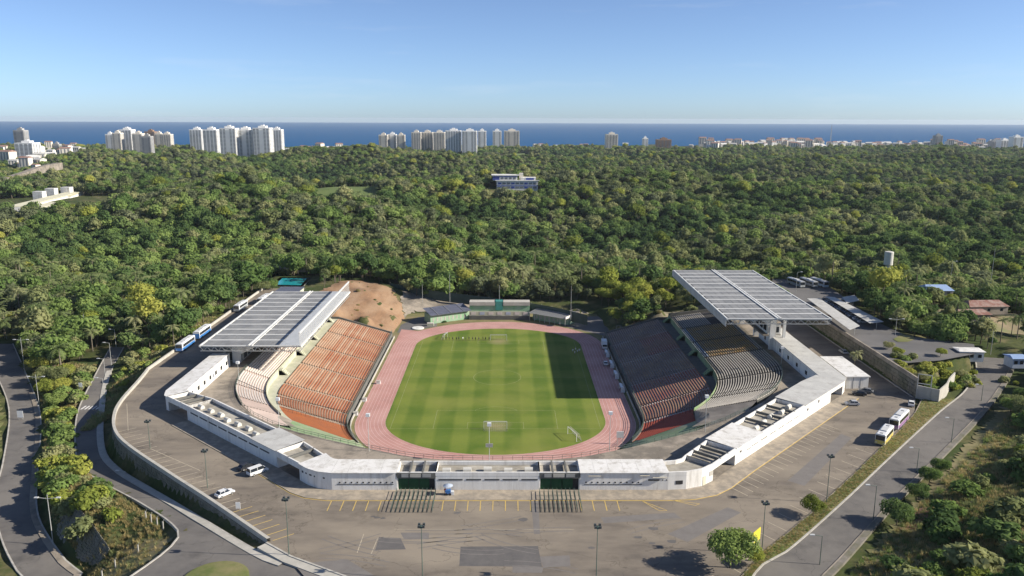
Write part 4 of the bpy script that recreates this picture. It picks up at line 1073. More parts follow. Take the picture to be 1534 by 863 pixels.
b = MB(); b.box(x0, lerp(x0, x1, .42), yb+3.5, yb+9, 6.4, 8.2); b.build('roof_parapet', MAT['conc_pale'], FC)
b = MB(); b.box(lerp(x0, x1, .56), x1, yb+3.5, yb+9, 6.4, 8.2); b.build('roof_parapet', MAT['conc_pale'], FC)
MAT['teal'] = M('teal_door', (.06,.26,.22), (.05,.21,.18), .8, .6)
b = MB(); b.box(lerp(x0, x1, .43), lerp(x0, x1, .55), yb+3.6, yb+8, 4, 8.5); b.build('stair_head', MAT['teal'], FC)
for k in range(7):
    b = MB(); t = (k+.5)/7; b.box(lerp(x0, x1, t)-1.2, lerp(x0, x1, t)+1.2, yb+.12, yb+.19, 2.5, 3.9); b.build('banner', MAT['seatblue'] if k % 3 == 1 else MAT['seatwhite'], FC)
FR = thing('slatted_pavilion', 'shaded pavilion with slatted pale roof on posts behind the far bend', 'building', (26, 384, 0))
e0, e1 = G(795, 479, .2), G(848, 488, .2); d = (e1-e0).normalized(); nb_ = Vector((-d.y, d.x, 0)); Lf = (e1-e0).length
b = MB(); oriented(b, e0, d, nb_, 0, Lf, 2, 8, 0, 3.6); b.build('wall', MAT['pavgreen'], FR)
for k in range(14):
    v = -1.5+k*.8; b = MB(); oriented(b, e0, d, nb_, -.5, Lf+.5, v, v+.6, 3.9+k*.1, 4.0+k*.1); b.build('roof_slat', MAT['galv'], FR)
b = MB(); oriented(b, e0, d, nb_, Lf+.3, Lf+.6, -1.6, 9.8, 3.7, 4.9); b.build('end_beam', MAT['steel'], FR)
for k in range(8):
    b = MB(); p = e0+d*(k*Lf/7)-nb_*1.0; b.tube(zl(p, 0), zl(p, 3.9), .11); b.build('post', MAT['polegrey'], FR)
for k in range(6):
    b = MB(); oriented(b, e0, d, nb_, 2+k*2.4, 2.7+k*2.4, 1.9, 1.97, .8, 2.4); b.build('mural_figure', MAT['conc_pale'], FR)
fw = smooth_line([G(585,431,6.5), G(640,441,6), G(700,449,5), G(760,456,4.6), G(830,468,4.2), G(880,480,3.6)], 40)
r = thing('boundary_fence', 'long green net fence between the far end and the forest', 'fence', fw[0])
b = MB(); b.loft([p-Vector((0,0,2.5)) for p in fw], [p+Vector((0,0,2.6)) for p in fw]); q = offset_line(fw, -.12); b.loft([p+Vector((0,0,2.6)) for p in q], [p-Vector((0,0,2.5)) for p in q]); b.build('net', MAT['darkgreen_net'], r)
for p in fw[::2]: b = MB(); b.bar(p-Vector((0,0,2)), p+Vector((0,0,3.0)), .12, .12, up=Vector((1,0,0))); b.build('post', MAT['polegrey'], r)
# bare earth mound left of the far end, draped on the ground
def drape(name, poly, mat, dz=.25, step=2.0):
    xs = [p[0] for p in poly]; ys = [p[1] for p in poly]
    X, Y = np.meshgrid(np.arange(min(xs), max(xs)+step, step), np.arange(min(ys), max(ys)+step, step))
    jx = X+.6*np.sin(Y*.7)+.3*np.sin(Y*1.9); jy = Y+.6*np.sin(X*.8)
    Z = np.vectorize(zt)(jx, jy)+dz
    k_ = in_poly(jx, jy, poly)
    return grid_mesh(name, jx, jy, Z, k_, mat)
drape('earth_mound', [(-92,392),(-88,353),(-52,353.5),(-47,358),(-44,376),(-46,392),(-56,418),(-68,436),(-84,436)], MAT['dirt'])
drape('bare_ground', [(-46,380),(-44,398),(-20,399),(34,394),(30,385),(52,400),(20,402),(-20,418),(-52,430),(-54,410)], MAT['conc'], .2)
drape('yard_earth', [(184,300),(184,346),(226,346),(222,302)], M('yard_soil', (.30,.22,.14), (.22,.18,.10), .15, .95, (.17,.19,.07), .1), .15, 2.5)
drape('dirt_bank', [(52.5,356),(102,354),(112,368),(104,376),(80,370),(56,364)], M('dusty_bank', (.22,.19,.13), (.14,.13,.08), .3, .95), .25)
drape('hill_soil', [V2(p) for p in offset_line(rCR, -2.6)[3:44]]+[V2(p) for p in reversed(offset_line(rCR, -15)[3:44])], MAT['dry_grass'], .16, 1.6)
drape('hill_soil', [(84,152),(92,160),(98,166),(102,164),(92,153)], M('red_soil', (.30,.16,.10), (.24,.14,.09), .3, .95), .3, 1.4)
drape('grass_island', [V2(p) for p in (G(265,800,11.2), G(246,830,11.6), G(180,862,11.4), G(110,880,9), G(150,840,9.5), G(215,790,11))], MAT['dry_grass'], .25, 1.4)
drape('grass_strip', [V2(p) for p in (G(-30,560,2), G(0,580,2), G(11,620,2.4), G(2,690,2.8), G(-12,740,3), G(-60,740,3), G(-80,560,3))], MAT['verge'], .2, 2)
b = MB(); p = G(322, 868, 12.6); b.lathe((p.x, p.y, p.z-.4), [(6.2, 0), (6.2, .55), (5.9, .6), (3, .75), (.05, .8)], 28); o = b.build('roundabout_island', MAT['verge']); struct(o)

# ------------------------------------------------------------------ pool beside the left roof
r = thing('swimming_pool', 'small turquoise swimming pool behind the lower roof', 'pool', (-112, 423, 12))
m, N, L, P = new_mat('pool_water'); P.inputs['Base Color'].default_value = (.02,.30,.33,1); P.inputs['Roughness'].default_value = .15; MAT['pool'] = m
pq = [G(411,427,12), G(423,417,12), G(461,417,12), G(451,428,12)]
b = MB(); b.poly([zl(p, 12.1) for p in pq]); b.build('water', m, r)
cx_ = sum((p for p in pq), Vector())/4
b = MB(); big = [cx_+(p-cx_)*1.22 for p in pq]
for i in range(4):
    b.add([zl(pq[i], 12.25), zl(pq[(i+1) % 4], 12.25), zl(big[(i+1) % 4], 12.25), zl(big[i], 12.25)], [(0, 1, 2, 3), (3, 2, 1, 0)])
    b.add([zl(big[i], 11), zl(big[(i+1) % 4], 11), zl(big[(i+1) % 4], 12.25), zl(big[i], 12.25)], [(0, 1, 2, 3), (3, 2, 1, 0)])
b.build('deck', MAT['conc_pale'], r)
r = thing('yard_wall', 'pale wall behind the turquoise pool', 'wall', (-118, 436, 12))
q = [G(390,413,12), G(404,405,12), G(466,405,12)]
b = MB()
for s_, e_ in zip(q, q[1:]): b.bar(zl(s_, 13.0), zl(e_, 13.0), .3, 4.0)
b.build('wall', MAT['conc_pale'], r)
r = thing('pump_house', 'small flat dark roofed pump house below the pool', 'building', (-104, 385, 12.5))
b = MB(); b.box(-109, -98, 380, 391, 12, 15.0); b.build('wall', MAT['palegreen'], r); b = MB(); b.box(-109.4, -97.6, 379.6, 391.4, 15.02, 15.3); b.build('roof', MAT['darkroof'], r)

# ------------------------------------------------------------------ right terrace
b = MB(); b.poly([zl(p, ZT) for p in [(132.6,253),(132.6,376),(139,397),(163,399),(157,345),(152.5,310),(154,288),(173,277),(167,265),(150,257)]]); terr = struct(b.build('parking_terrace', MAT['terrace_asphalt']))
cap_side = -1
stone_wall('retaining_wall', 'tall grey retaining wall below the shaded parking terrace', [Vector((132.2, y, ZT+.1)) for y in np.linspace(345, 236, 20)], [Vector((131.9, y, ZP-.4)) for y in np.linspace(345, 236, 20)], .6, MAT['stone'], MAT['conc'], .7, 1.1, 2.2)
kerb('kerb', [Vector((131.0, y, ZP)) for y in np.linspace(236, 345, 10)], .35, .2, MAT['kerb'], forecourt, 1, .2)
sw = [Vector((131.9, 236, 0)), Vector((136.5, 231.5, 0)), Vector((142.5, 238, 0)), Vector((146, 243, 0)), Vector((151, 249, 0))]
r = thing('garden_wall', 'pale plastered wall around the overgrown yard by the road', 'wall', (137, 232, ZP))
b = MB(); wall_strip(b, sw, .4, ZP-.3, 17.0); b.build('wall', MAT['conc_pale'], r)
r = thing('yard_gate', 'tall bare steel gate frame at the end of the retaining wall', 'gate', (132.6, 234.5, ZP))
b = MB()
for p, q in (((131.4,235.2,ZP),(131.4,235.2,21)), ((134.6,233.2,ZP),(134.6,233.2,21)), ((131.4,235.2,21),(134.6,233.2,21)), ((131.4,235.2,18),(134.6,233.2,18))): b.bar(p, q, .2, .2, up=Vector((0,1,.01)))
b.build('frame', MAT['polegrey'], r)
def carport(label, px4, z):
    q = [G(*p, z) for p in px4]; r = thing('carport', label, 'carport', zl(sum(q, Vector())/4, ZT))
    n = 12
    A, C_ = [q[0].lerp(q[3], k/n) for k in range(n+1)], [q[1].lerp(q[2], k/n) for k in range(n+1)]
    for k in range(n):
        b = MB(); g = (A[k+1]-A[k])*.012
        b.add([A[k]+g, C_[k]+g, C_[k+1]-g, A[k+1]-g]+[p-Vector((0,0,.12)) for p in (A[k]+g, C_[k]+g, C_[k+1]-g, A[k+1]-g)], [(3,2,1,0),(4,5,6,7),(0,1,5,4),(1,2,6,5),(2,3,7,6),(3,0,4,7)]); b.build('roof_sheet', MAT['roofgrey'], r)
    for k in range(0, n+1, 3):
        b = MB(); m_ = A[k].lerp(C_[k], .5); b.tube(zl(m_, ZT), m_, .1); b.build('post', MAT['polegrey'], r)
    return q
b = MB(); b.poly([G(*p, ZT+.12) for p in ((1338,508),(1350,501),(1368,503),(1371,508),(1360,512),(1345,512))]); struct(b.build('traffic_island', MAT['verge']))
carport('long grey carport roof along the terrace retaining wall', [(1209,447),(1228,447),(1288,488),(1273,494)], 21.2)
carport('long grey carport roof beyond the row of parked cars', [(1236,444),(1250,445),(1324,482),(1303,484)], 21.2)
carport('short pale carport roof on the shaded terrace corner', [(1262,445),(1280,442),(1288,450),(1268,454)], 21.2)

# water tank, houses on the right
p = GD(1330, 400, 442); top = GD(1330, 377, 442).z
r = thing('water_tank', 'pale cylindrical water tank rising above the trees', 'water tank', (p.x, p.y, zt(p.x, p.y)))
b = MB(); z0 = zt(p.x, p.y)-1; b.lathe((p.x, p.y, 0), [(1.6, z0), (1.6, top-8), (2.4, top-7.4), (2.4, top-.3), (2.2, top), (.05, top+.15)], 20); b.build('tank_shaft', MAT['tankconc'], r, smooth=False)
b = MB(); b.tube((p.x, p.y, top-7.5), (p.x, p.y, top-7.1), 2.5, n=20); b.build('ring_beam', MAT['palegreen'], r)
def house(label, px, D, wx, wy, h, mat_r, mat_w, rise=1.6, rz=0, z=None):
    p = GD(px[0], px[1], D); zg = zt(p.x, p.y) if z is None else z
    r = thing('house', label, 'house', (p.x, p.y, zg), rz)
    b = MB(); b.box(-wx/2, wx/2, -wy/2, wy/2, -.5, h); b.build('wall', mat_w, r, world=False)
    b = MB(); e = .5; X, Y = wx/2+e, wy/2+e
    b.add([(-X,-Y,h),(X,-Y,h),(X,Y,h),(-X,Y,h),(-X*.75,0,h+rise),(X*.75,0,h+rise)], [(0,1,5,4),(1,2,5),(2,3,4,5),(3,0,4),(3,2,1,0)]); b.build('roof', mat_r, r, world=False)
    for k in range(3):
        b = MB(); xx = -wx/2+wx*(k+.5)/3; b.box(xx-.6, xx+.6, -wy/2-.04, -wy/2-.01, 1, 2.2); b.build('window', MAT['glass'], r, world=False)
    return r
T_ = MAT['tile']
house('low house with weathered red tile roof among the trees', (1474,447), 330, 17, 8, 3.0, T_, MAT['conc'], 2, rad(4), 18)
house('long shed with rusty red roof in front of the tiled house', (1453,459), 318, 14, 7, 2.8, T_, MAT['conc_dark'], 1.6, rad(4), 17.5)
MAT['bluesheet'] = M('blue_sheet_roof', (.30,.40,.58), (.24,.33,.50), .6, .5)
house('small hut with pale blue hipped roof under the dark trees', (1402,424), 360, 12, 9, 3.0, MAT['bluesheet'], MAT['conc'], 2, 0, 18.5)
house('small blue and white guard hut across the road', (1528,510), 262, 6, 5, 3.0, MAT['bluesheet'], MAT['seatblue'], .5, 0, 15.5)
house('little gatehouse with flat white roof by the red shrubs', (1452,522), 268, 8, 5, 3.2, MAT['roofwhite'], MAT['white'], .3, rad(-6), 16)
house('plain flat roofed shed beside the water tank', (1345,398), 420, 8, 6, 4, MAT['roofgrey'], MAT['palegreen'], .3, 0)
# ------------------------------------------------------------------ vehicles
def paint(name, c, rough=.35): 
    if name not in MAT: MAT[name] = M(name, c, tuple(v*.9 for v in c), 1.5, rough, obj=True, spec=.5)
    return MAT[name]
def car_proto(kind, body):
    """unit car along +x, wheels on z=0"""
    L_, Wd = (4.3, 1.76) if kind == 'car' else (5.0, 1.95)
    root = thing('car', '', '', (0, 0, 0))
    if kind == 'car':
        prof = [(-2.12,.32),(-2.14,.75),(-2.0,.92),(-1.7,.98),(1.0,.95),(1.75,.82),(2.1,.66),(2.15,.35)]
        cab = [(-1.85,.95),(-1.35,1.42),(.15,1.46),(.55,1.38),(1.15,.93)]
    else:
        prof = [(-2.48,.35),(-2.5,1.0),(-2.42,1.12),(1.7,1.12),(2.2,.95),(2.48,.75),(2.5,.35)]
        cab = [(-2.45,1.1),(-2.3,1.85),(.9,1.9),(1.2,1.82),(1.95,1.08)]
    b = MB()
    def ext(prof, w0, wtop, mi=0):
        n = len(prof); zs = [z for _, z in prof]; z0, z1 = min(zs), max(zs)
        wd = [lerp(w0, wtop, (z-z0)/(z1-z0)) for _, z in prof]
        vs_ = [(x, -w_/2, z) for (x, z), w_ in zip(prof, wd)]+[(x, w_/2, z) for (x, z), w_ in zip(prof, wd)]
        b.add(vs_, [tuple(range(n)), tuple(range(2*n-1, n-1, -1))]+[(i, n+i, n+(i+1) % n, (i+1) % n) for i in range(n)], mi)
    ext(prof, Wd, Wd*.97); b.build('body', body, root)
    b = MB(); ext([(x, z) for x, z in cab], Wd*.93, Wd*.74); b.build('cabin_glass', MAT['glass'], root)
    b = MB(); rx0, rx1, rz = (-1.38, .2, 1.455) if kind == 'car' else (-2.3, 1.0, 1.9)
    b.box(rx0, rx1, -Wd*.37, Wd*.37, rz-.03, rz+.03)
    for xa, za, xb, zb in (((cab[0][0]+.1, cab[0][1], cab[1][0], rz), (cab[-1][0]-.05, cab[-1][1], cab[-2][0], rz-.06), (-.4, .95, -.45, rz))):
        for sy in (-1, 1): b.bar((xa, sy*Wd*.465, za), (xb, sy*Wd*.375, zb), .09, .06)
    b.build('roof', body, root)
    for sx_ in (-1, 1):
        for sy in (-1, 1):
            b = MB(); b.tube((sx_*L_*.31, sy*(Wd/2-.2), .32), (sx_*L_*.31, sy*(Wd/2+.02), .32), .32, n=12); wh = b.build('wheel', MAT['rubber'], root)
            b = MB(); b.tube((sx_*L_*.31, sy*(Wd/2+.0), .32), (sx_*L_*.31, sy*(Wd/2+.04), .32), .19, n=8); b.build('rim', MAT['galv'], wh)
    for sy in (-1, 1):
        b = MB(); b.box(L_/2-.12, L_/2-.01, sy*Wd*.36-.16, sy*Wd*.36+.16, .58, .72); b.build('headlight', MAT['lamphead'], root)
    return root
car_mats = {'white': paint('paint_white', (.72,.72,.70)), 'black': paint('paint_black', (.03,.03,.035)), 'silver': paint('paint_silver', (.42,.43,.44)), 'grey': paint('paint_grey', (.16,.165,.17)), 'red': paint('paint_red', (.33,.03,.025)), 'blue': paint('paint_blue', (.05,.09,.20))}
protos = {}
def put_car(px, heading, color, label, kind='car', z=ZP, group=None, world=None):
    k = (kind, color)
    p = Vector(world) if world is not None else G(px[0], px[1], z)
    if k not in protos: r = protos[k] = car_proto(kind, car_mats[color])
    else: r = copy_tree(protos[k])
    r.name = 'van' if kind == 'van' else 'car'
    r.location = (p.x, p.y, z+.02); r.rotation_euler = (0, 0, heading)
    tag(r, label, 'van' if kind == 'van' else 'car', group)
    if not group and 'group' in r: del r['group']
    return r
aw = math.atan2(nL.y, nL.x)
put_car((369,702), aw+.15, 'black', 'black car parked beside the white van')
put_car((386,709), aw+.05, 'white', 'white van parked by the shaded wing', 'van')
put_car((337,742), aw+.1, 'white', 'white car parked alone in a bay by the stone wall')
put_car((1276,607), rad(176), 'silver', 'silver car standing in the bays near the white annex')
put_car((1287,592), rad(160), 'black', 'dark car next to the white annex corner')
put_car((1297,588), rad(150), 'grey', 'dark grey car tucked behind another by the annex')
put_car((1365,607), rad(62), 'white', 'white car parked at the verge ahead of the buses')
put_car((1263,529), rad(92), 'silver', 'silver car parked along the tall retaining wall')
put_car((907,546), rad(88), 'white', 'small white car on the shaded running track', z=.05)
rowa, rowb = G(1238,451,ZT), G(1293,484,ZT)
cols = ['black', 'grey', 'silver', 'black', 'grey', 'black', 'blue', 'silver', 'grey', 'black', 'black', 'grey', 'silver', 'black', 'white', 'grey', 'silver']
for k, c in enumerate(cols):
    p = rowa.lerp(rowb, k/(len(cols)-1))
    put_car(None, rad(rnd.uniform(-6, 6)), c, {'black': 'black car parked between the two long carports', 'grey': 'dark grey car parked between the two long carports', 'silver': 'silver car parked between the two long carports', 'blue': 'blue car parked between the two long carports', 'white': 'white car parked between the two long carports'}[c], z=ZT, group='cars parked in a row between the carports', world=p)
put_car((1240,477), rad(80), 'red', 'red car at the terrace edge by the carport', z=ZT)
put_car((1268,450), rad(10), 'silver', 'pale car parked under the short carport', z=ZT)

def bus(label, p, heading, stripe, base='paint_white', L_=12.5, cat='bus', name='bus', roof=None):
    root = thing(name, label, cat, p, heading)
    Wd, H0, H1 = 2.55, .45, 3.25
    def bx(nm, *a, mat): b = MB(); b.box(*a); return b.build(nm, mat, root, world=False)
    ch = .18
    b = MB(); pr = [(-Wd/2, H0), (Wd/2, H0), (Wd/2, H1-ch), (Wd/2-ch*1.6, H1), (-Wd/2+ch*1.6, H1), (-Wd/2, H1-ch)]
    n = len(pr); vs_ = [(-L_/2, y, z) for y, z in pr]+[(L_/2-.05*(z > 2), y, z) for y, z in pr]
    b.add(vs_, [tuple(range(n-1, -1, -1)), tuple(range(n, 2*n))]+[(i, (i+1) % n, n+(i+1) % n, n+i) for i in range(n)]); b.build('body', MAT[base], root, world=False)
    if stripe:
        for sy in (-1, 1): bx('side_panel', -L_/2+.3, L_/2-.3, *(sorted((sy*Wd/2, sy*(Wd/2+.02)))), .55, 1.55, mat=MAT[stripe])
        bx('front_panel', L_/2-.005, L_/2+.03, -Wd/2+.02, Wd/2-.02, .5, 1.5, mat=MAT[stripe]); bx('rear_panel', -L_/2-.03, -L_/2+.005, -Wd/2+.02, Wd/2-.02, .5, 2.4, mat=MAT[stripe])
    for sy in (-1, 1):
        for k in range(7):
            x0 = -L_/2+.6+k*(L_-1.6)/7; bx('window', x0, x0+(L_-1.6)/7-.12, *(sorted((sy*(Wd/2-.01), sy*(Wd/2+.03)))), 1.7, 2.75, mat=MAT['glass'])
    bx('windscreen', L_/2-.02, L_/2+.035, -Wd/2+.15, Wd/2-.15, 1.55, 2.85, mat=MAT['glass'])
    bx('air_conditioner', -1.5, 1.6, -.8, .8, H1, H1+.25, mat=MAT['lamphead'] if roof is None else MAT[roof])
    for k in (-3.2, 3.4): bx('roof_hatch', k-.4, k+.4, -.4, .4, H1, H1+.08, mat=MAT['galv'])
    for sx_ in (-.30, .34):
        for sy in (-1, 1):
            b = MB(); b.tube((sx_*L_, sy*(Wd/2-.3), .5), (sx_*L_, sy*(Wd/2+.02), .5), .5, n=14); b.build('wheel', MAT['rubber'], root, world=False)
    for sy in (-1, 1): bx('headlight', L_/2+.0, L_/2+.05, sy*.9-.22, sy*.9+.22, .75, .95, mat=MAT['lamphead'])
    return root
paint('bus_blue', (.05,.20,.50)); paint('bus_yellow', (.62,.50,.12)); paint('bus_purple', (.30,.16,.34)); paint('bus_paleblue', (.45,.58,.68)); paint('bus_grey', (.34,.36,.36))
bus('blue fronted white bus parked first along the bus lane parapet', (-117.6, 290.5, ZP), rad(-90), 'bus_blue')
bus('white bus with blue rear parked behind the blue fronted bus', (-117.6, 307.5, ZP), rad(90), 'bus_blue')
bus('white bus with dark front in tree shade beyond the lower roof', (-116.8, 352, ZP), rad(-92), 'bus_grey', L_=11)
bus('plain white bus mostly hidden by the lower roof edge', (-110.5, 366, ZP), rad(-93), None, L_=11)
vd = (vl[5]-vl[3]).normalized(); ha = math.atan2(vd.y, vd.x); vn = Vector((-vd.y, vd.x, 0))
p = G(1324, 660); bus('yellow and white bus parked along the verge', (p.x, p.y, ZP), ha+math.pi+.05, 'bus_yellow', L_=9.0)
p = G(1346, 636); bus('white bus with purple side ahead of the yellow bus', (p.x, p.y, ZP), ha+math.pi+.02, 'bus_purple', L_=11)
for k, (px, nm) in enumerate((((1199,434), 'silver topped bus half hidden by the higher roof'), ((1218,434), 'dark bus with silver roof parked in the middle of three'), ((1234,434), 'bluish bus with silver roof at the end under the trees'))):
    p = G(px[0]-7, px[1]-6, ZT); bus(nm, (p.x, p.y, ZT), rad(-78), 'bus_grey' if k != 2 else 'bus_paleblue', base='paint_silver', L_=12)
# box truck on the track
tr = thing('box_truck', 'white box truck parked at the end of the shaded track', 'truck', G(905, 521, .05), rad(-92))
def bx(nm, *a, mat): b = MB(); b.box(*a); return b.build(nm, mat, tr, world=False)
bx('cargo_box', -3.2, 1.4, -1.15, 1.15, .9, 3.3, mat=MAT['paint_white']); bx('cab', 1.5, 3.2, -1.05, 1.05, .5, 2.4, mat=MAT['paint_white']); bx('windscreen', 3.19, 3.24, -.95, .95, 1.4, 2.25, mat=MAT['glass']); bx('chassis', -3.1, 3.0, -.5, .5, .45, .88, mat=MAT['rubber'])
for x_ in (-2.2, 2.3):
    for sy in (-1, 1): b = MB(); b.tube((x_, sy*.85, .45), (x_, sy*1.1, .45), .45, n=12); b.build('wheel', MAT['rubber'], tr, world=False)

# ------------------------------------------------------------------ dugouts, goals, pitch side things
for k, (px, nm) in enumerate((((915,533), 'white curved dugout closest to the box truck'), ((922.5,549), 'white curved dugout second from the box truck'), ((930,565), 'white curved dugout third from the box truck'), ((938.5,585), 'white curved dugout farthest from the box truck'))):
    p = G(*px, 0); r = thing('dugout', nm, 'dugout', (45.6, p.y, 0), 0)
    b = MB(); m_ = 8; pts = [(1.2-2.0*math.sin(math.pi/2*q/m_)*1.0, 2.2*math.cos(math.pi/2*q/m_)) for q in range(m_+1)]
    pts = [(1.2*math.cos(math.pi*.62*q/m_)+.2, .9+1.2*math.sin(math.pi*.62*q/m_)) for q in range(m_+1)]; pts = [(1.4, .0)]+pts
    A = [(x, -2.4, z) for x, z in pts]; B = [(x, 2.4, z) for x, z in pts]; b.loft(A, B); b.add(A+[(-.2, -2.4, 0)], [tuple(range(len(A)+1))]); b.add(B+[(-.2, 2.4, 0)], [tuple(range(len(B), -1, -1))])
    b.build('shell', MAT['paint_white'], r, world=False)
    b = MB(); b.box(.4, .9, -2.2, 2.2, .3, .5); b.build('bench', MAT['seatblue'], r, world=False)
def goal(label, x, y, rz, w=7.32, h=2.44, d=2.0, sc=.12):
    r = thing('goal', label, 'goal', (x, y, .03), rz)
    b = MB(); b.box(-w/2-sc, -w/2, -sc/2, sc/2, 0, h+sc); b.box(w/2, w/2+sc, -sc/2, sc/2, 0, h+sc); b.box(-w/2, w/2, -sc/2, sc/2, h, h+sc); b.build('frame', MAT['paint_white'], r, world=False)
    b = MB()
    for s_ in (-1, 1):
        for p, q in (((s_*w/2,.05,h),(s_*w/2,d*.5,h)), ((s_*w/2,d*.5,h),(s_*w/2,d,0)), ((s_*w/2,d,0.05),(s_*w/2,.05,.05))): b.bar(p, q, .05, .05)
    b.bar((-w/2,d,.05),(w/2,d,.05), .05, .05); b.bar((-w/2,d*.5,h),(w/2,d*.5,h), .05, .05); b.build('net_support', MAT['galv'], r, world=False)
    b = MB()
    for t in np.linspace(-w/2, w/2, 13): b.bar((t,d*.5,h),(t,d,0), .018, .018); b.bar((t,.05,h),(t,d*.5,h), .018, .018)
    for t in np.linspace(.15, .85, 5): b.bar((-w/2,lerp(d,d*.5,t),h*t),(w/2,lerp(d,d*.5,t),h*t), .018, .018)
    b.build('net', MAT['seatwhite'], r, world=False)
goal('white goal on the goal line nearer the entrance building', 0, 242.2, math.pi)
goal('white goal on the goal line nearer the green terrace', 0, 347.2, 0)
p = G(857, 656, 0); goal('portable white goal turned sideways by the near bend', p.x, p.y, rad(-70), 6.5, 2.4, 1.8)
p = G(668, 507, 0); goal('portable goal standing sideways in the far corner', p.x, p.y, rad(78), 5, 2.2, 1.5)
r = thing('white_mat', 'round white landing mat at the corner of the track', 'mat', G(626, 492, .02))
b = MB(); p = G(626, 492, .02); b.lathe(tuple(p), [(2.9, 0), (2.95, .25), (2.7, .42), (1.2, .5), (.03, .52)], 26); b.build('pad', MAT['roofwhite'], r)
b = MB(); b.lathe(tuple(p), [(3.05, .02), (3.05, .1)], 26); b.build('rim_strip', MAT['conc_pale'], r)
r = thing('crash_pad', 'yellowish block pad beside the green pavilion', 'mat', G(645, 488, .02)); p = G(645, 488, .02)
b = MB(); b.box(p.x-1.6, p.x+1.6, p.y-.8, p.y+.8, .02, 1.3); b.build('foam_block', MAT['palegreen'], r); b = MB(); b.box(p.x-1.65, p.x+1.65, p.y-.85, p.y+.85, 1.3, 1.42); b.build('cover', MAT['seatwhite'], r)
# boards on the left trackside
for k, px in enumerate(((567,575), (546,601), (533,622))):
    p = G(*px, 0); r = thing('timing_box', ['white timing box at the straight of the sunlit track side', 'white timing box by the track near the finish line', 'white timing box at the start of the near bend'][k], 'box', (p.x, p.y, 0))
    b = MB(); b.box(p.x-.7, p.x+.7, p.y-.6, p.y+.6, 0, 1.1); b.build('cabinet', MAT['paint_white'], r); b = MB(); b.box(p.x-.8, p.x+.8, p.y-.7, p.y+.7, 1.1, 1.22); b.build('lid', MAT['conc_pale'], r)
r = thing('floodlit_sign', 'small white sign board above the near right rim', 'sign', G(929, 651, 3)); p = G(929, 652, 3)
b = MB(); b.box(p.x-1.1, p.x+1.1, p.y-.1, p.y+.1, 2.2, 4.2); b.build('board', MAT['paint_white'], r); b = MB(); b.tube((p.x-.8, p.y, 0), (p.x-.8, p.y, 2.2), .08); b.build('post', MAT['polegrey'], r); b = MB(); b.tube((p.x+.8, p.y, 0), (p.x+.8, p.y, 2.2), .08); b.build('post', MAT['polegrey'], r)

# ------------------------------------------------------------------ lamp posts
def lamp(label, base, top, z, kind, side=1, group=None, mat='pole', name='lamp_post', cat='lamp post'):
    p = G(base[0], base[1], z); h = GD(top[0], top[1], p.y).z-z
    r = thing(name, label, cat, (p.x, p.y, z), 0, group)
    b = MB(); b.tube((p.x, p.y, z-.3), (p.x, p.y, z+h), .10, .06, 8); b.build('pole', MAT[mat], r)
    if kind == 'flood':
        b = MB(); b.tube((p.x, p.y, z+h-.5), (p.x, p.y, z+h-.3), .55, n=12); b.build('bracket_ring', MAT[mat], r)
        for k in range(4):
            a = math.pi/4+k*math.pi/2; cx_, cy_ = p.x+.62*math.cos(a), p.y+.62*math.sin(a)
            b = MB(); b.box(cx_-.22, cx_+.22, cy_-.18, cy_+.18, z+h-.4, z+h+.05); b.build('lamp_head', MAT['lampdark'], r)
    elif kind == 'arm':
        b = MB(); b.tube((p.x, p.y, z+h-.05), (p.x+side*1.7, p.y, z+h+.25), .06, n=6); b.build('arm', MAT[mat], r)
        b = MB(); b.box(*(sorted((p.x+side*1.5, p.x+side*2.4))), p.y-.2, p.y+.2, z+h+.16, z+h+.36); b.build('lamp_head', MAT['lamphead'], r)
    elif kind == 'double':
        for s_ in (-1, 1):
            b = MB(); b.tube((p.x, p.y, z+h-1.0), (p.x+s_*2.2, p.y, z+h-.7), .07, n=6); b.build('arm', MAT[mat], r)
            b = MB(); b.box(*(sorted((p.x+s_*2.0, p.x+s_*2.9))), p.y-.22, p.y+.22, z+h-.8, z+h-.6); b.build('lamp_head', MAT['lamphead'], r)
    elif kind == 'speaker':
        b = MB(); b.box(p.x-.5, p.x+.5, p.y-.4, p.y+.4, z+h, z+h+.8); b.build('lamp_head', MAT['paint_white'], r)
    elif kind == 'mast':
        b = MB(); b.box(p.x-.12, p.x+.12, p.y-.12, p.y+.12, z+h, z+h+.4); b.build('cap', MAT['lampdark'], r)
    return r
for lb, ba, to in (('tall green floodlight post at the kerb corner by the ramp road', (433,832), (431,746)), ('tall green floodlight post beside the small asphalt patches', (633,868), (633.5,786)), ('tall green floodlight post beyond the large dark asphalt patch', (893,872), (896,787)), ('green floodlight post beside the yellow billboard', (1141,830), (1144,752)), ('green floodlight post on the verge by the empty bays', (1238,753), (1242,682)), ('green floodlight post behind the white car by the stone wall', (311,731), (308,674)), ('green floodlight post where the bus lane meets the car park', (225,672), (221,630))):
    lamp(lb, ba, to, ZP, 'flood')
for lb, ba, to in (('curved arm street lamp at the near end of the right road', (1228,845), (1233,803)), ('curved arm street lamp by the large roadside tree shadow', (1308,779), (1306,728)), ('curved arm street lamp beside the small roadside trees', (1373,707), (1372,672)), ('curved arm street lamp on the shaded far part of the right road', (1470,600), (1468,577)), ('street lamp on the bank side opposite the buses', (1425,663), (1425,627))):
    lamp(lb, ba, to, ZP+.1, 'arm', -1)
for lb, ba, to, z in (('slim street lamp furthest up the wooded ramp road', (174,520), (171.6,494), 5), ('slim street lamp second down the wooded ramp road', (167,547), (162,514), 5.2), ('slim street lamp third down the wooded ramp road', (158.5,570), (154,538), 5.5), ('slim street lamp beside the zebra crossing', (156,591), (151.6,567), 5.8), ('slim green street lamp against the curved stone wall', (188,712), (174,706), 8)):
    lamp(lb, ba, to, z, 'arm', -1, mat='polegrey')
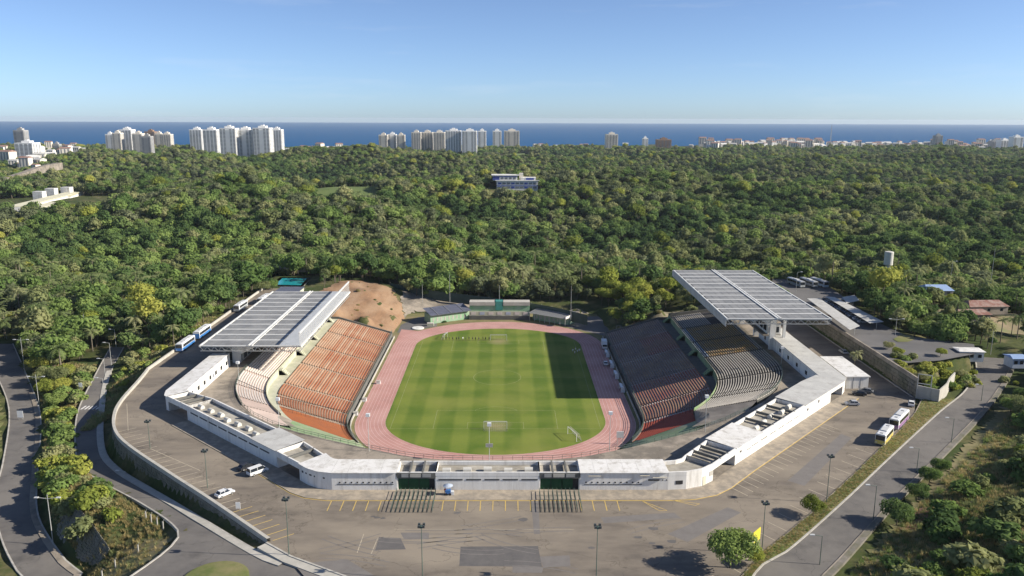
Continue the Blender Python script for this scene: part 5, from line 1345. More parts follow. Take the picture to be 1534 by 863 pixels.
for lb, ba, to, z in (('double arm lamp post at the top of the lower road', (37.5,560), (33,506), 2.2), ('double arm lamp post above the white sign on the lower road', (60,617), (54,561), 2.6), ('double arm lamp post leaning over the shaded lower road', (80,817), (67,741), 3)):
    lamp(lb, ba, to, z, 'double', mat='polegrey')
lamp('bare utility pole among the bushes by the lower road', (129,510), (125,471), 5, 'mast', mat='polegrey', name='utility_pole', cat='utility pole')
for lb, ba, to, z in (('slim mast with white heads and sign over the near goal', (733,692), (733,638), ZP), ('slim mast with white head by the sunlit near bend', (553,676), (553,624), ZP), ('slim mast with white head by the shaded near bend', (913,674), (913,621), ZP), ('slim mast with white head on the right concourse corner', (1056,647), (1058,596), ZP), ('slim mast with white head behind the curved upper rows', (1170,548), (1170,522), ZP), ('slim mast with white head beside the pink upper rows', (419,648), (421,600), ZP), ('slim mast with white head above the pink rows far side', (358,572), (358,545), ZP)):
    r = lamp(lb, ba, to, z, 'speaker', mat='polegrey', name='mast', cat='mast')
    if ba[0] == 733:
        p = G(733, 692); h = GD(733, 667, p.y).z; b = MB(); b.box(p.x-.9, p.x+.9, p.y-.14, p.y-.06, h-.5, h+.5); b.build('sign_board', MAT['conc_pale'], r)
for lb, ba, to, z in (('thin fence mast beside the bare mound', (633,452), (633,426), 5), ('thin fence mast behind the dark roofed pavilion', (674,452), (674,411), 5), ('thin fence mast behind the green terrace', (748,459), (748,427), 4.5), ('thin mast behind the slatted pavilion', (855,478), (855,428), 4)):
    lamp(lb, ba, to, z, 'mast', mat='polegrey', name='mast', cat='mast')
for lb, ba, to, z, kd in (('twin lamp post on the shaded parking terrace', (1341,502), (1341,475), ZT, 'double'), ('street lamp beside the terrace buses', (1192,440), (1192,408), ZT, 'arm'), ('very tall pale mast among the dark trees', (1484,425), (1489,372), 18, 'mast'), ('grey post at the road gate', (1484,530), (1484,495), 15.5, 'mast'), ('slim lamp in the trees right of the tank', (1424,420), (1424,392), 17, 'arm')):
    lamp(lb, ba, to, z, kd, 1, mat='polegrey')

# ------------------------------------------------------------------ signs, cart
MAT['yellowsign'] = M('yellow_billboard', (.70,.60,.06), (.62,.52,.05), .6, .5)
p = G(1128, 822); r = thing('billboard', 'yellow billboard with white lettering beside the leafy tree', 'billboard', (p.x, p.y, ZP), rad(48))
b = MB(); b.box(-3.0, 3.0, -.06, .06, 1.0, 3.6); b.build('board', MAT['yellowsign'], r, world=False)
for x_ in (-2.4, 2.4): b = MB(); b.box(x_-.08, x_+.08, .07, .2, 0, 3.4); b.build('post', MAT['polegrey'], r, world=False)
b = MB(); b.box(-2.4, .6, -.075, -.065, 1.5, 2.3); b.build('pale_panel', MAT['seatwhite'], r, world=False)
for lb, px, z, w_, h_, ba in (('blank white sign on the lower road verge', (31,628), 2.6, 1.9, 2.2, .6), ('small white sign beside the ramp road bushes', (121,583), 5.6, 1.2, 1.5, .8), ('white sign standing in the end parking bay', (357,765), ZP, 1.0, 1.5, .5)):
    p = G(*px, z); r = thing('road_sign', lb, 'sign', (p.x, p.y, z))
    b = MB(); b.box(p.x-w_/2, p.x+w_/2, p.y-.05, p.y+.05, z+ba, z+ba+h_); b.build('board', MAT['paint_white'], r)
    for s_ in (-.35, .35): b = MB(); b.tube((p.x+s_*w_, p.y+.1, z-.2), (p.x+s_*w_, p.y+.1, z+ba+h_*.8), .05, n=6); b.build('post', MAT['polegrey'], r)
p = G(672, 741, ZP+.14); r = thing('vendor_cart', 'blue vendor cart with white box outside the green gate', 'cart', p)
paint('cart_blue', (.04,.16,.42))
b = MB(); b.box(p.x-.7, p.x+.5, p.y-.5, p.y+.5, p.z+.35, p.z+1.25); b.build('cart_body', MAT['cart_blue'], r); b = MB(); b.box(p.x+.55, p.x+1.25, p.y-.35, p.y+.35, p.z+.02, p.z+.9); b.build('cool_box', MAT['paint_white'], r)
b = MB(); b.lathe((p.x-.1, p.y, p.z), [(1.15, 2.25), (.6, 2.5), (.03, 2.65)], 12); b.build('umbrella', MAT['seatblue'], r); b = MB(); b.tube((p.x-.1, p.y, p.z+1.2), (p.x-.1, p.y, p.z+2.6), .04, n=6); b.build('umbrella_pole', MAT['polegrey'], r)
for s_ in (-.5, .35): b = MB(); b.tube((p.x+s_, p.y-.55, p.z+.3), (p.x+s_, p.y-.5, p.z+.3), .3, n=12); b.build('wheel', MAT['rubber'], r)

# guard posts along the left junction bend
for k, (x_, y_) in enumerate(((218,770),(226,775),(235,780),(244,786),(206,815),(171,833),(151,846),(105,852),(84,860))):
    p = G(x_, y_, 11 if k < 5 else 10.5); zg = zt(p.x, p.y); r = thing('guard_post', 'weathered concrete guard post on the overgrown junction island', 'post', (p.x, p.y, zg), 0, 'guard posts on the junction island')
    b = MB(); b.box(-.11, .11, -.11, .11, -.3, 2.0); b.bar((0,0,1.9), (.35,0,2.4), .1, .1); b.build('shaft', MAT['conc_pale'], r, world=False)
    b = MB(); b.box(-.02, .02, -.13, -.11, 0, 1.8); b.build('wire_clip', MAT['galv'], r, world=False)

# ------------------------------------------------------------------ people
def person_mesh():
    me = bpy.data.meshes.new('person_skel')
    v = [(0,0,.95),(0,0,1.2),(0,0,1.42),(0,.01,1.52),(0,.03,1.66),(.19,0,1.40),(.26,.02,1.15),(.25,.12,.92),(-.19,0,1.40),(-.27,.0,1.15),(-.27,.06,.90),(.10,0,.86),(.12,.04,.48),(.12,0,.07),(.12,.14,.03),(-.10,0,.86),(-.14,-.03,.48),(-.15,-.06,.07),(-.15,.08,.03)]
    e = [(0,1),(1,2),(2,3),(3,4),(2,5),(5,6),(6,7),(2,8),(8,9),(9,10),(0,11),(11,12),(12,13),(13,14),(0,15),(15,16),(16,17),(17,18)]
    rr_ = [.15,.14,.16,.06,.11,.07,.05,.04,.07,.05,.04,.095,.07,.05,.05,.095,.07,.05,.05]
    me.from_pydata(v, e, []); ob = bpy.data.objects.new('person_skel', me); COL.objects.link(ob)
    ob.modifiers.new('s', 'SKIN'); 
    for i_, q in enumerate(me.skin_vertices[0].data): q.radius = (rr_[i_], rr_[i_]); q.use_root = (i_ == 0)
    sb = ob.modifiers.new('u', 'SUBSURF'); sb.levels = 1; sb.render_levels = 1
    dg = bpy.context.evaluated_depsgraph_get(); out = bpy.data.meshes.new_from_object(ob.evaluated_get(dg)); out.name = 'body'
    bpy.data.objects.remove(ob); bpy.data.meshes.remove(me); return out
PM = person_mesh()
def kit(name, shirt, shorts):
    m, N, L, P = new_mat(name); P.inputs['Roughness'].default_value = .8
    tc = N.new('ShaderNodeTexCoord'); sp = N.new('ShaderNodeSeparateXYZ'); L.new(tc.outputs['Object'], sp.inputs[0])
    cr = N.new('ShaderNodeValToRGB'); cr.color_ramp.interpolation = 'CONSTANT'; mr = N.new('ShaderNodeMath'); mr.operation = 'DIVIDE'; mr.inputs[1].default_value = 1.8; L.new(sp.outputs[2], mr.inputs[0]); L.new(mr.outputs[0], cr.inputs[0])
    el = cr.color_ramp.elements; el[0].color = (.03,.03,.03,1)
    for pos_, c in ((.07, (.25,.14,.09)), (.32, shorts), (.54, shirt), (.82, (.25,.14,.09)), (.93, (.02,.015,.012))):
        e_ = el.new(pos_); e_.color = c+(1,)
    el.remove(el[1]) if el[1].position == 1.0 else None
    L.new(cr.outputs[0], P.inputs['Base Color']); return m
KITS = {'dark': kit('kit_dark', (.03,.03,.04), (.02,.02,.03)), 'white': kit('kit_white', (.75,.75,.72), (.5,.5,.5)), 'red': kit('kit_red', (.35,.03,.03), (.05,.05,.07)), 'blue': kit('kit_blue', (.07,.15,.4), (.05,.05,.07))}
hair_b = MB(); hair_b.lathe((0, .02, 1.66), [(.115, .0), (.12, .06), (.09, .12), (.02, .14)], 8)
def person(p, color, rz, label, group=None):
    me = PM.copy(); me.materials.clear(); me.materials.append(KITS[color])
    r = thing('person', label, 'person', p, rz, group)
    o = bpy.data.objects.new('body', me); COL.objects.link(o); o.parent = r
    hair_b.build('hair', MAT['rubber'], r, world=False)
for k in range(15):
    x_ = 663+k*(733-663)/14+rnd.uniform(-.8, .8); p = G(x_, 510+rnd.uniform(-.4, .4), .03)
    if k == 6: person(p, 'white', rnd.uniform(0, 6), 'person in white standing in the line of players near the far goal')
    else: person(p, 'dark', rnd.uniform(0, 6), 'person in dark kit standing in the line near the far goal', 'players lined up near the far goal')
for k, (x_, y_) in enumerate(((858,528),(861,531),(865,529),(868,527.5),(862,526))):
    person(G(x_, y_, .03), 'white', k, 'person in white kit in the group on the shaded grass', 'players grouped in the roof shadow')
person(G(453, 668), 'dark', 1, 'person in dark clothes standing on the left concourse')
person(G(1156, 523), 'dark', 2, 'person in dark clothes on the shaded right concourse')
person(G(667, 741, ZP+.14), 'red', 2.5, 'person in red beside the blue vendor cart')
# ------------------------------------------------------------------ foliage
def leaf_mat(name, dark, mid, lite):
    m, N, L, P = new_mat(name); N.remove(P)
    oi = N.new('ShaderNodeObjectInfo'); pos = N.new('ShaderNodeNewGeometry').outputs['Position']
    n = N.new('ShaderNodeTexNoise'); n.inputs['Scale'].default_value = .55; n.inputs['Detail'].default_value = 3; L.new(pos, n.inputs['Vector'])
    n2 = N.new('ShaderNodeTexNoise'); n2.inputs['Scale'].default_value = .011; n2.inputs['Detail'].default_value = 3; L.new(pos, n2.inputs['Vector'])
    a = N.new('ShaderNodeMath'); a.operation = 'MULTIPLY_ADD'; a.inputs[1].default_value = .55; L.new(oi.outputs['Random'], a.inputs[0])
    s1 = N.new('ShaderNodeMath'); s1.operation = 'MULTIPLY_ADD'; s1.inputs[1].default_value = .8; s1.inputs[2].default_value = -.45; L.new(n.outputs['Fac'], s1.inputs[0]); 
    s2 = N.new('ShaderNodeMath'); s2.operation = 'MULTIPLY_ADD'; s2.inputs[1].default_value = 1.7; L.new(n2.outputs['Fac'], s2.inputs[0]); s2.inputs[2].default_value = -.6
    ad = N.new('ShaderNodeMath'); L.new(s1.outputs[0], ad.inputs[0]); L.new(s2.outputs[0], ad.inputs[1]); L.new(ad.outputs[0], a.inputs[2])
    cr = N.new('ShaderNodeValToRGB'); el = cr.color_ramp.elements; el[0].position = .12; el[0].color = dark+(1,); el[1].position = .9; el[1].color = lite+(1,); e = el.new(.5); e.color = mid+(1,)
    L.new(a.outputs[0], cr.inputs[0])
    d = N.new('ShaderNodeBsdfDiffuse'); t = N.new('ShaderNodeBsdfTranslucent'); mx = N.new('ShaderNodeMixShader'); mx.inputs[0].default_value = .42
    L.new(cr.outputs[0], d.inputs[0]); L.new(cr.outputs[0], t.inputs[0]); L.new(d.outputs[0], mx.inputs[1]); L.new(t.outputs[0], mx.inputs[2])
    L.new(mx.outputs[0], N['Material Output'].inputs[0]); return m
LEAF = {
 'dark': leaf_mat('leaf_dark', (0.064,0.109,0.043), (0.113,0.178,0.058), (0.185,0.250,0.085)),
 'mid': leaf_mat('leaf_mid', (0.100,0.164,0.049), (0.190,0.269,0.077), (0.279,0.353,0.108)),
 'olive': leaf_mat('leaf_olive', (0.157,0.185,0.077), (0.259,0.284,0.120), (0.359,0.353,0.169)),
 'grey': leaf_mat('leaf_grey', (.105,.128,.066), (.160,.185,.095), (.215,.235,.130)),
 'lime': leaf_mat('leaf_lime', (0.158,0.196,0.043), (0.285,0.325,0.065), (0.428,0.422,0.100)),
 'palm': leaf_mat('leaf_palm', (0.113,0.159,0.058), (0.206,0.256,0.099), (0.335,0.340,0.169)),
 'dry': leaf_mat('leaf_dry', (0.284,0.241,0.095), (0.426,0.344,0.157), (0.557,0.448,0.238)),
}
def ico(b, c, r, sq, rs, sub=1):
    bm = bmesh.new(); bmesh.ops.create_icosphere(bm, subdivisions=sub, radius=1.0)
    vs_ = [(c[0]+v.co.x*r*rs.uniform(.85, 1.1), c[1]+v.co.y*r*rs.uniform(.85, 1.1), c[2]+v.co.z*r*sq*rs.uniform(.85, 1.1)) for v in bm.verts]
    bm.verts.index_update(); fs_ = [tuple(v.index for v in f.verts) for f in bm.faces]; bm.free(); b.add(vs_, fs_)
def crown(seed, R, zc, nl, nq, leaf, sq=.78, core=.80, spread=.62, sub=1):
    """lobed crown: core lumps inside, leaf clumps on the surface; one mesh builder"""
    rs = random.Random(seed); b = MB(); lobes = []
    for k in range(nl):
        a = 2*math.pi*(k+rs.random()*.7)/nl; d = R*spread*(rs.uniform(.55, 1.0) if k else .1); h = rs.uniform(-.35, .55)*R*sq*(1-.4*d/R)
        lobes.append((Vector((d*math.cos(a), d*math.sin(a), zc+h)), R*rs.uniform(.38, .58)))
    lobes.append((Vector((0, 0, zc+R*sq*.35)), R*.5))
    for c, r in lobes: ico(b, c, r*core, .85, rs, sub)
    tot = sum(r*r for _, r in lobes)
    for c, r in lobes:
        for q in range(int(nq*r*r/tot)):
            u = rs.uniform(-.55, 1); a = rs.uniform(0, 2*math.pi); s_ = math.sqrt(1-u*u)
            nn = Vector((s_*math.cos(a), s_*math.sin(a), u)); p = c+Vector((nn.x, nn.y, nn.z*.85))*(r*rs.uniform(.74, 1.2))
            if any((p-c2).length < r2*.72 for c2, r2 in lobes if c2 is not c): continue
            nn = (nn+Vector((rs.gauss(0, .45), rs.gauss(0, .45), rs.gauss(.15, .45)))).normalized()
            t = nn.orthogonal().normalized(); t = Matrix.Rotation(rs.uniform(0, 6.28), 3, nn) @ t; w_ = nn.cross(t); l1, l2 = leaf*rs.uniform(.6, 1.25), leaf*rs.uniform(.45, .9)
            b.add([p-t*l1, p-w_*l2-nn*l2*.25, p+t*l1*rs.uniform(.8, 1.2), p+w_*l2-nn*l2*.25], [(0, 1, 2), (0, 2, 3)])
    return b
def trunk_b(seed, h, r, limbs=3, lean=.25):
    rs = random.Random(seed); b = MB(); p = Vector((0, 0, -.6)); q = Vector((rs.uniform(-lean, lean), rs.uniform(-lean, lean), h*.55)); b.tube(p, q, r, r*.7, 7)
    for k in range(limbs):
        a = 2*math.pi*k/limbs+rs.random(); e = q+Vector((math.cos(a)*h*.28, math.sin(a)*h*.28, h*.38)); b.tube(q, e, r*.6, r*.25, 6, cap=False)
    return b
def palm_crown(seed, h, R, n=17):
    rs = random.Random(seed); b = MB()
    for k in range(n):
        a = 2*math.pi*k/n+rs.uniform(-.15, .15); el_ = rs.uniform(-.1, 1.05); d = Vector((math.cos(a), math.sin(a), 0)); sdv = Vector((-d.y, d.x, 0)); pts = []
        x_, z_ = 0.0, 0.0; ang = el_; st_ = R/5*rs.uniform(.85, 1.15)
        for j in range(6):
            pts.append((Vector((0, 0, h))+d*x_+Vector((0, 0, z_)), (.10, .42, .55, .48, .32, .05)[j]*R/3)); x_ += st_*math.cos(ang); z_ += st_*math.sin(ang); ang -= .36
        for j in range(5):
            (p, w0), (q, w1) = pts[j], pts[j+1]
            for s_ in (-1, 1):
                # leaflets: two per segment and side, drooping
                for f0, f1 in ((0, .44), (.52, .96)):
                    c0, c1 = p.lerp(q, f0), p.lerp(q, f1); e0 = c0.lerp(c1, .6)+sdv*(s_*lerp(w0, w1, f0)*1.25)-Vector((0, 0, w0*.55)); b.add([c0, c1, e0], [(0, 1, 2)])
    return b
MAT['palmtrunk'] = M('palm_bark', (.20,.17,.13), (.14,.12,.09), 2, .95, obj=True)
def mesh_of(b, mat, name, smooth=False):
    me = bpy.data.meshes.new(name); me.from_pydata(b.v, [], b.f); me.materials.append(mat); me.update(); return me
KIND = {}     # kind -> list of (trunk mesh, crown mesh)
for kd, seeds in (('dark', (1, 2, 3, 13)), ('mid', (4, 5, 6, 14)), ('olive', (7, 8, 15)), ('grey', (9, 10)), ('lime', (11, 12))):
    KIND[kd] = []
    for sdd in seeds:
        rs = random.Random(sdd*13); R_ = 4.4*rs.uniform(.8, 1.25); zc = 6.3*rs.uniform(.8, 1.3)
        cm = mesh_of(crown(sdd, R_, zc, rs.choice((6, 7, 8)), 520 if kd != 'lime' else 700, .62 if kd != 'lime' else .42, rs.uniform(.55, 1.2), spread=rs.uniform(.5, .78)), LEAF[kd], 'crown_'+kd)
        KIND[kd].append((mesh_of(trunk_b(sdd, 6.5, .28), MAT['trunk'], 'trunk_'+kd), cm))
KIND['palm'] = []
for sdd in (21, 22, 23):
    rs = random.Random(sdd); h = rs.uniform(6.5, 9.5); tb = MB(); tb.tube((0, 0, -.6), (0, 0, h), .22, .16, 7)
    KIND['palm'].append((mesh_of(tb, MAT['palmtrunk'], 'palm_trunk'), mesh_of(palm_crown(sdd, h, rs.uniform(3.4, 4.2)), LEAF['palm'], 'palm_fronds')))
FINE = {}     # nearer trees with smaller leaves
for kd, sdd in (('mid', 31), ('dark', 32), ('lime', 33), ('olive', 34)):
    FINE[kd] = (mesh_of(trunk_b(sdd, 5.4, .2, 5), MAT['trunk'], 'trunk_fine'), mesh_of(crown(sdd, 4.0, 4.9, 11, 5200, .27, .72, .52, .88), LEAF[kd], 'crown_fine_'+kd))
SHRUB = {kd: [mesh_of(crown(40+i+j*5, 1.6, .9, 5, 420, .30, .75, .72), LEAF[kd], 'shrub_'+kd) for i in range(2)] for j, kd in enumerate(('mid', 'olive', 'lime', 'dark', 'dry'))}

def plant_tree(kd, x, y, sc, rz, label, group=None, meshes=None, name=None, cat='tree', zsc=1.0, z=None):
    tm, cm = meshes or KIND[kd][int(rz*97) % len(KIND[kd])]
    r = thing(name or ('palm_tree' if kd == 'palm' else 'tree'), label, cat, (x, y, zt(x, y)-.15 if z is None else z), rz, group); r.scale = (sc, sc, sc*zsc)
    for nm, me in (('trunk', tm), ('crown', cm)):
        if me is None: continue
        o = bpy.data.objects.new(nm, me); COL.objects.link(o); o.parent = r
    return r

# ---- where trees may stand
def road_near(x, y, L_, R_, d):
    return min((p.x-x)**2+(p.y-y)**2 for p in L_+R_) < d*d or any(in_poly(np.array([x]), np.array([y]), [V2(L_[i]), V2(L_[i+1]), V2(R_[i+1]), V2(R_[i])])[0] for i in range(0, len(L_)-1))
NO = [FC_OUT+list(reversed(FC_IN)), FC_IN+[(111.8, 400), (-98.8, 400)], BOWL, [(-102,352),(-92,395),(-84,437),(-66,438),(-52,432),(-44,400),(-40,398),(-20,420),(38,402),(52,398),(60,360),(103,358),(104,352)], [(-127,400),(-128,440),(-96,440),(-94,388)], [(130,250),(130,375),(138,396),(164,398),(159,345),(154,310),(156,290),(175,278),(168,266),(150,256)], [(-124,262),(-124,400),(-98,400),(-98,262)], [(121,222),(131,232),(131,252),(150,256),(168,268),(190,275),(180,250),(150,236)], [(140,240),(150,250),(158,252),(152,243)], [(183,298),(183,346),(226,346),(222,300)]]
CLEAR = [((-170, 874), 36, 58), ((-195, 905), 26, 30), ((95, 2080), 170, 60), ((40, 2250), 60, 90), ((10, 896), 36, 30), ((-480, 795), 105, 105), ((-590, 2480), 150, 170), ((-1180, 2060), 230, 260)]
def allowed(X, Y):
    ok = np.ones(X.shape, bool)
    for poly in NO: ok &= ~in_poly(X, Y, poly)
    for (cx, cy), a, c in CLEAR: ok &= ((X-cx)/a)**2+((Y-cy)/c)**2 > 1
    for Lr, Rr, d in ((rAL, rAR, 5), (rBL, rBR, 4.5), (rCL, rCR, 7)):
        q = np.array([(p.x, p.y) for p in Lr+Rr+[a.lerp(c_, .5) for a, c_ in zip(Lr, Rr)]])
        m_ = (Y < 420) & ok
        dd = ((X[m_][:, None]-q[None, :, 0])**2+(Y[m_][:, None]-q[None, :, 1])**2).min(1); k_ = ok[m_]; k_[dd < d*d] = False; ok[m_] = k_
    return ok
rg = np.random.RandomState(5)
def scatter(y0, y1, sp, xr):
    ny = int((y1-y0)/sp); out = []
    for j in range(ny):
        y = y0+j*sp; hw = xr(y); n_ = int(2*hw/sp); x = -hw+np.arange(n_)*sp+rg.uniform(-.42, .42, n_)*sp+(sp/2 if j % 2 else 0); out.append(np.stack([x, y+rg.uniform(-.42, .42, n_)*sp], 1))
    P_ = np.concatenate(out); return P_[allowed(P_[:, 0], P_[:, 1])]
near = scatter(255, 640, 4.9, lambda y: .70*y+45)
# left of the site: only beyond the roads; right: keep the yard and bank looser
nx, ny_ = near[:, 0], near[:, 1]
kp = ~((ny_ < 300) & (nx > -165) & (nx < 130)) & ~((nx > 125) & (ny_ < 262)) & ~((ny_ < 415) & (nx > -52) & (nx < 52))
thin = (nx > 178) & (ny_ < 345)
kp &= ~(thin & (rg.rand(len(nx)) < .45))
near = near[kp]
mid = scatter(640, 1250, 5.8, lambda y: .70*y+60)
far = np.concatenate([scatter(1250, 2000, 6.4, lambda y: .70*y+80), scatter(2000, 2700, 8.0, lambda y: .70*y+80)])
far = far[rg.rand(len(far)) > .04]
def kinds_for(P_):
    n_ = len(P_); f = np.sin(P_[:, 0]/47+1)*np.cos(P_[:, 1]/61)+.6*np.sin(P_[:, 0]/23+P_[:, 1]/31)+rg.normal(0, .75, n_)
    zc_ = zfar(P_[:, 0], P_[:, 1]); zm_ = (zfar(P_[:, 0]+110, P_[:, 1])+zfar(P_[:, 0]-110, P_[:, 1])+zfar(P_[:, 0], P_[:, 1]+110)+zfar(P_[:, 0], P_[:, 1]-110))/4
    f = f*.75+np.clip((zc_-zm_)/7, -1.6, 1.3)*np.clip((P_[:, 1]-480)/150, 0, 1)  # darker kinds in hollows, lighter on rises: hill shading put into leaf colour
    kd = np.where(f < -.6, 0, np.where(f < .25, 1, np.where(f < .8, 2, np.where(f < 1.5, 3, 1))))       # dark mid olive grey
    r_ = rg.rand(n_)
    kd = np.where(r_ < .02, 4, kd)
    pm = np.sin(P_[:, 0]/70+2.2)*np.sin(P_[:, 1]/90+.4)+.4*np.sin(P_[:, 0]/28)
    kd = np.where((pm > .25) & (P_[:, 1] < 1000) & (rg.rand(n_) < .40), 5, kd); kd = np.where((P_[:, 0] < -60) & (P_[:, 1] < 520) & (rg.rand(n_) < .32), 5, kd)
    kd = np.where((((P_[:, 0]-20)/52)**2+((P_[:, 1]-470)/45)**2 < 1) & (rg.rand(n_) < .72), 5, kd)
    kd = np.where((((P_[:, 0]-64)/20)**2+((P_[:, 1]-402)/22)**2 < 1), 4, kd)
    kd = np.where((((P_[:, 0]-168)/16)**2+((P_[:, 1]-505)/14)**2 < 1), 4, kd)
    return kd
KN = ['dark', 'mid', 'olive', 'grey', 'lime', 'palm']
variants = []     # flat list of (kind index, variant)
for ki, kd in enumerate(KN):
    for vi in range(len(KIND[kd])): variants.append((ki, vi))
off = [min(i for i, v in enumerate(variants) if v[0] == ki) for ki in range(6)]
def zs_of(P_):
    z_ = zfar(P_[:, 0], P_[:, 1])
    for i_ in np.where(P_[:, 1] < 490)[0]: z_[i_] = zt(P_[i_, 0], P_[i_, 1])
    return z_
ALL = np.concatenate([near, mid, far]); KA = np.concatenate([kinds_for(near), kinds_for(mid), kinds_for(far)])
SC = np.concatenate([np.clip(rg.lognormal(-.30, .36, len(near)), .35, 1.55), np.clip(rg.lognormal(-.16, .36, len(mid)), .4, 1.8), np.clip(rg.lognormal(-.12, .3, len(far)), .5, 1.5)*np.where(far[:, 1] > 2000, 1.22, 1.0)])
SC = SC*np.where(KA == 4, 1.15, 1.0)
ZA = zs_of(ALL)
# the 290 that show largest stand as trees of their own
dx, dy, dz = ALL[:, 0]-CAM.x, ALL[:, 1]-CAM.y, ZA+5-CAM.z
dep = dx*fwd.x+dy*fwd.y+dz*fwd.z; pxx = PW/2+FPX*(dx*rgt.x+dy*rgt.y+dz*rgt.z)/dep
vis = (pxx > 5) & (pxx < 1529)
order = np.argsort(np.where(vis, dep/SC, 1e9))[:165]
TL = {'dark': 'dark green broadleaf tree in the forest edge around the stadium', 'mid': 'mid green broadleaf tree in the forest edge around the stadium', 'olive': 'olive green broadleaf tree in the forest edge around the stadium', 'grey': 'greyish green broadleaf tree in the forest edge around the stadium', 'lime': 'yellow green feathery tree in the forest edge around the stadium', 'palm': 'palm tree with drooping fronds in the forest edge around the stadium'}
for i in order:
    kd = KN[KA[i]]; plant_tree(kd, ALL[i, 0], ALL[i, 1], float(SC[i]), float(rg.uniform(0, 6.28)), TL[kd], ('palms' if kd == 'palm' else kd+' green trees')+' of the forest edge')
rest = np.ones(len(ALL), bool); rest[order] = False

def gn_stuff(name, pts, rot, scl, idx, models, label=None):
    """one object: models instanced on points"""
    coll = bpy.data.collections.new(name+'_models')
    for k, (nm, parts) in enumerate(models):
        b_me = parts
        o = bpy.data.objects.new('%s_model_%s' % (name, 'abcdefghijklmnopqrstuvwxyz'[k]), b_me); coll.objects.link(o)
    me = bpy.data.meshes.new(name); me.from_pydata(np.asarray(pts, float).tolist(), [], [])
    for an, ar, ty in (('rz', rot, 'FLOAT'), ('sc', scl, 'FLOAT'), ('ix', idx, 'INT')):
        at_ = me.attributes.new(an, ty, 'POINT'); at_.data.foreach_set('value', np.ascontiguousarray(ar, dtype=np.float32 if ty == 'FLOAT' else np.int32))
    ob = bpy.data.objects.new(name, me); COL.objects.link(ob); ob['kind'] = 'stuff'
    if label: ob['label'] = label
    ng = bpy.data.node_groups.new(name+'_scatter', 'GeometryNodeTree'); ng.interface.new_socket('Geometry', in_out='INPUT', socket_type='NodeSocketGeometry'); ng.interface.new_socket('Geometry', in_out='OUTPUT', socket_type='NodeSocketGeometry')
    nd, lk = ng.nodes, ng.links; gi, go = nd.new('NodeGroupInput'), nd.new('NodeGroupOutput')
    ci = nd.new('GeometryNodeCollectionInfo'); ci.inputs['Collection'].default_value = coll; ci.inputs['Separate Children'].default_value = True; ci.inputs['Reset Children'].default_value = True
    ip = nd.new('GeometryNodeInstanceOnPoints'); ip.inputs['Pick Instance'].default_value = True
    def attr(nm, ty): n_ = nd.new('GeometryNodeInputNamedAttribute'); n_.data_type = ty; n_.inputs['Name'].default_value = nm; return n_.outputs['Attribute']
    cx = nd.new('ShaderNodeCombineXYZ'); lk.new(attr('rz', 'FLOAT'), cx.inputs[2])
    e2r = nd.new('FunctionNodeEulerToRotation'); lk.new(cx.outputs[0], e2r.inputs[0])
    lk.new(gi.outputs[0], ip.inputs['Points']); lk.new(ci.outputs[0], ip.inputs['Instance']); lk.new(attr('ix', 'INT'), ip.inputs['Instance Index']); lk.new(e2r.outputs[0], ip.inputs['Rotation']); lk.new(attr('sc', 'FLOAT'), ip.inputs['Scale']); lk.new(ip.outputs[0], go.inputs[0])
    md = ob.modifiers.new('scatter', 'NODES'); md.node_group = ng
    return ob
def joined(tm, cm, nm):
    """trunk and crown in one model mesh"""
    me = bpy.data.meshes.new(nm); v1 = [tuple(v.co) for v in tm.vertices]; v2 = [tuple(v.co) for v in cm.vertices]; f1 = [tuple(p.vertices) for p in tm.polygons]; f2 = [tuple(i+len(v1) for i in p.vertices) for p in cm.polygons]
    me.from_pydata(v1+v2, [], f1+f2); me.materials.append(tm.materials[0]); me.materials.append(cm.materials[0]); me.polygons.foreach_set('material_index', [0]*len(f1)+[1]*len(f2)); me.update(); return me
models = [('t', joined(*KIND[KN[ki]][vi], 'forest_model')) for ki, vi in variants]
nvar = np.array([len(KIND[k]) for k in KN]); offa = np.array(off)
ia = offa[KA]+(rg.randint(0, 1000, len(KA)) % nvar[KA])
gn_stuff('forest', np.column_stack([ALL[rest], ZA[rest]-.2]), rg.uniform(0, 6.28, rest.sum()), SC[rest], ia[rest], models, 'dense green tropical forest covering the hills to the coast')

# ---- single trees and shrubs near the camera
def at_px(x, y, z): p = G(x, y, z); return p.x, p.y
for (x, y, z, sc, kd, lb) in ((1093,850,ZP,1.0,'mid','bushy bright green tree at the car park edge by the billboard'), (1218,773,ZP,.55,'lime','small lime green sapling on the verge by the floodlight post'), (1343,783,ZP+.3,.72,'dark','round dark green street tree with a pale trunk on the bank side'), (1376,745,ZP+.3,.52,'dark','small dark street tree between two others on the bank side'), (1392,722,ZP+.3,.55,'mid','small green street tree above the red soil patch'), (1408,706,ZP+.3,.5,'mid','small green street tree at the end of the roadside row'), (1132,846,ZP,.4,'lime','young thin tree directly behind the billboard')):
    px, py_ = at_px(x, y, z); plant_tree(kd, px, py_, sc, rnd.uniform(0, 6), lb, meshes=FINE[kd], z=zt(px, py_)+.1 if z > ZP else ZP)
for (x, y, z, sc, lb) in ((1282,532,18.0,.8,'yellowish palm leaning over the retaining wall'), (1401,505,18.6,.85,'slim palm on the terrace by the traffic island'), (1435,445,18,.9,'tall palm beside the red roofed house'), (1345,400,14,1.0,'palm next to the cylindrical water tank')):
    px, py_ = at_px(x, y, z); plant_tree('palm', px, py_, sc, rnd.uniform(0, 6), lb, z=max(zt(px, py_), ZP))
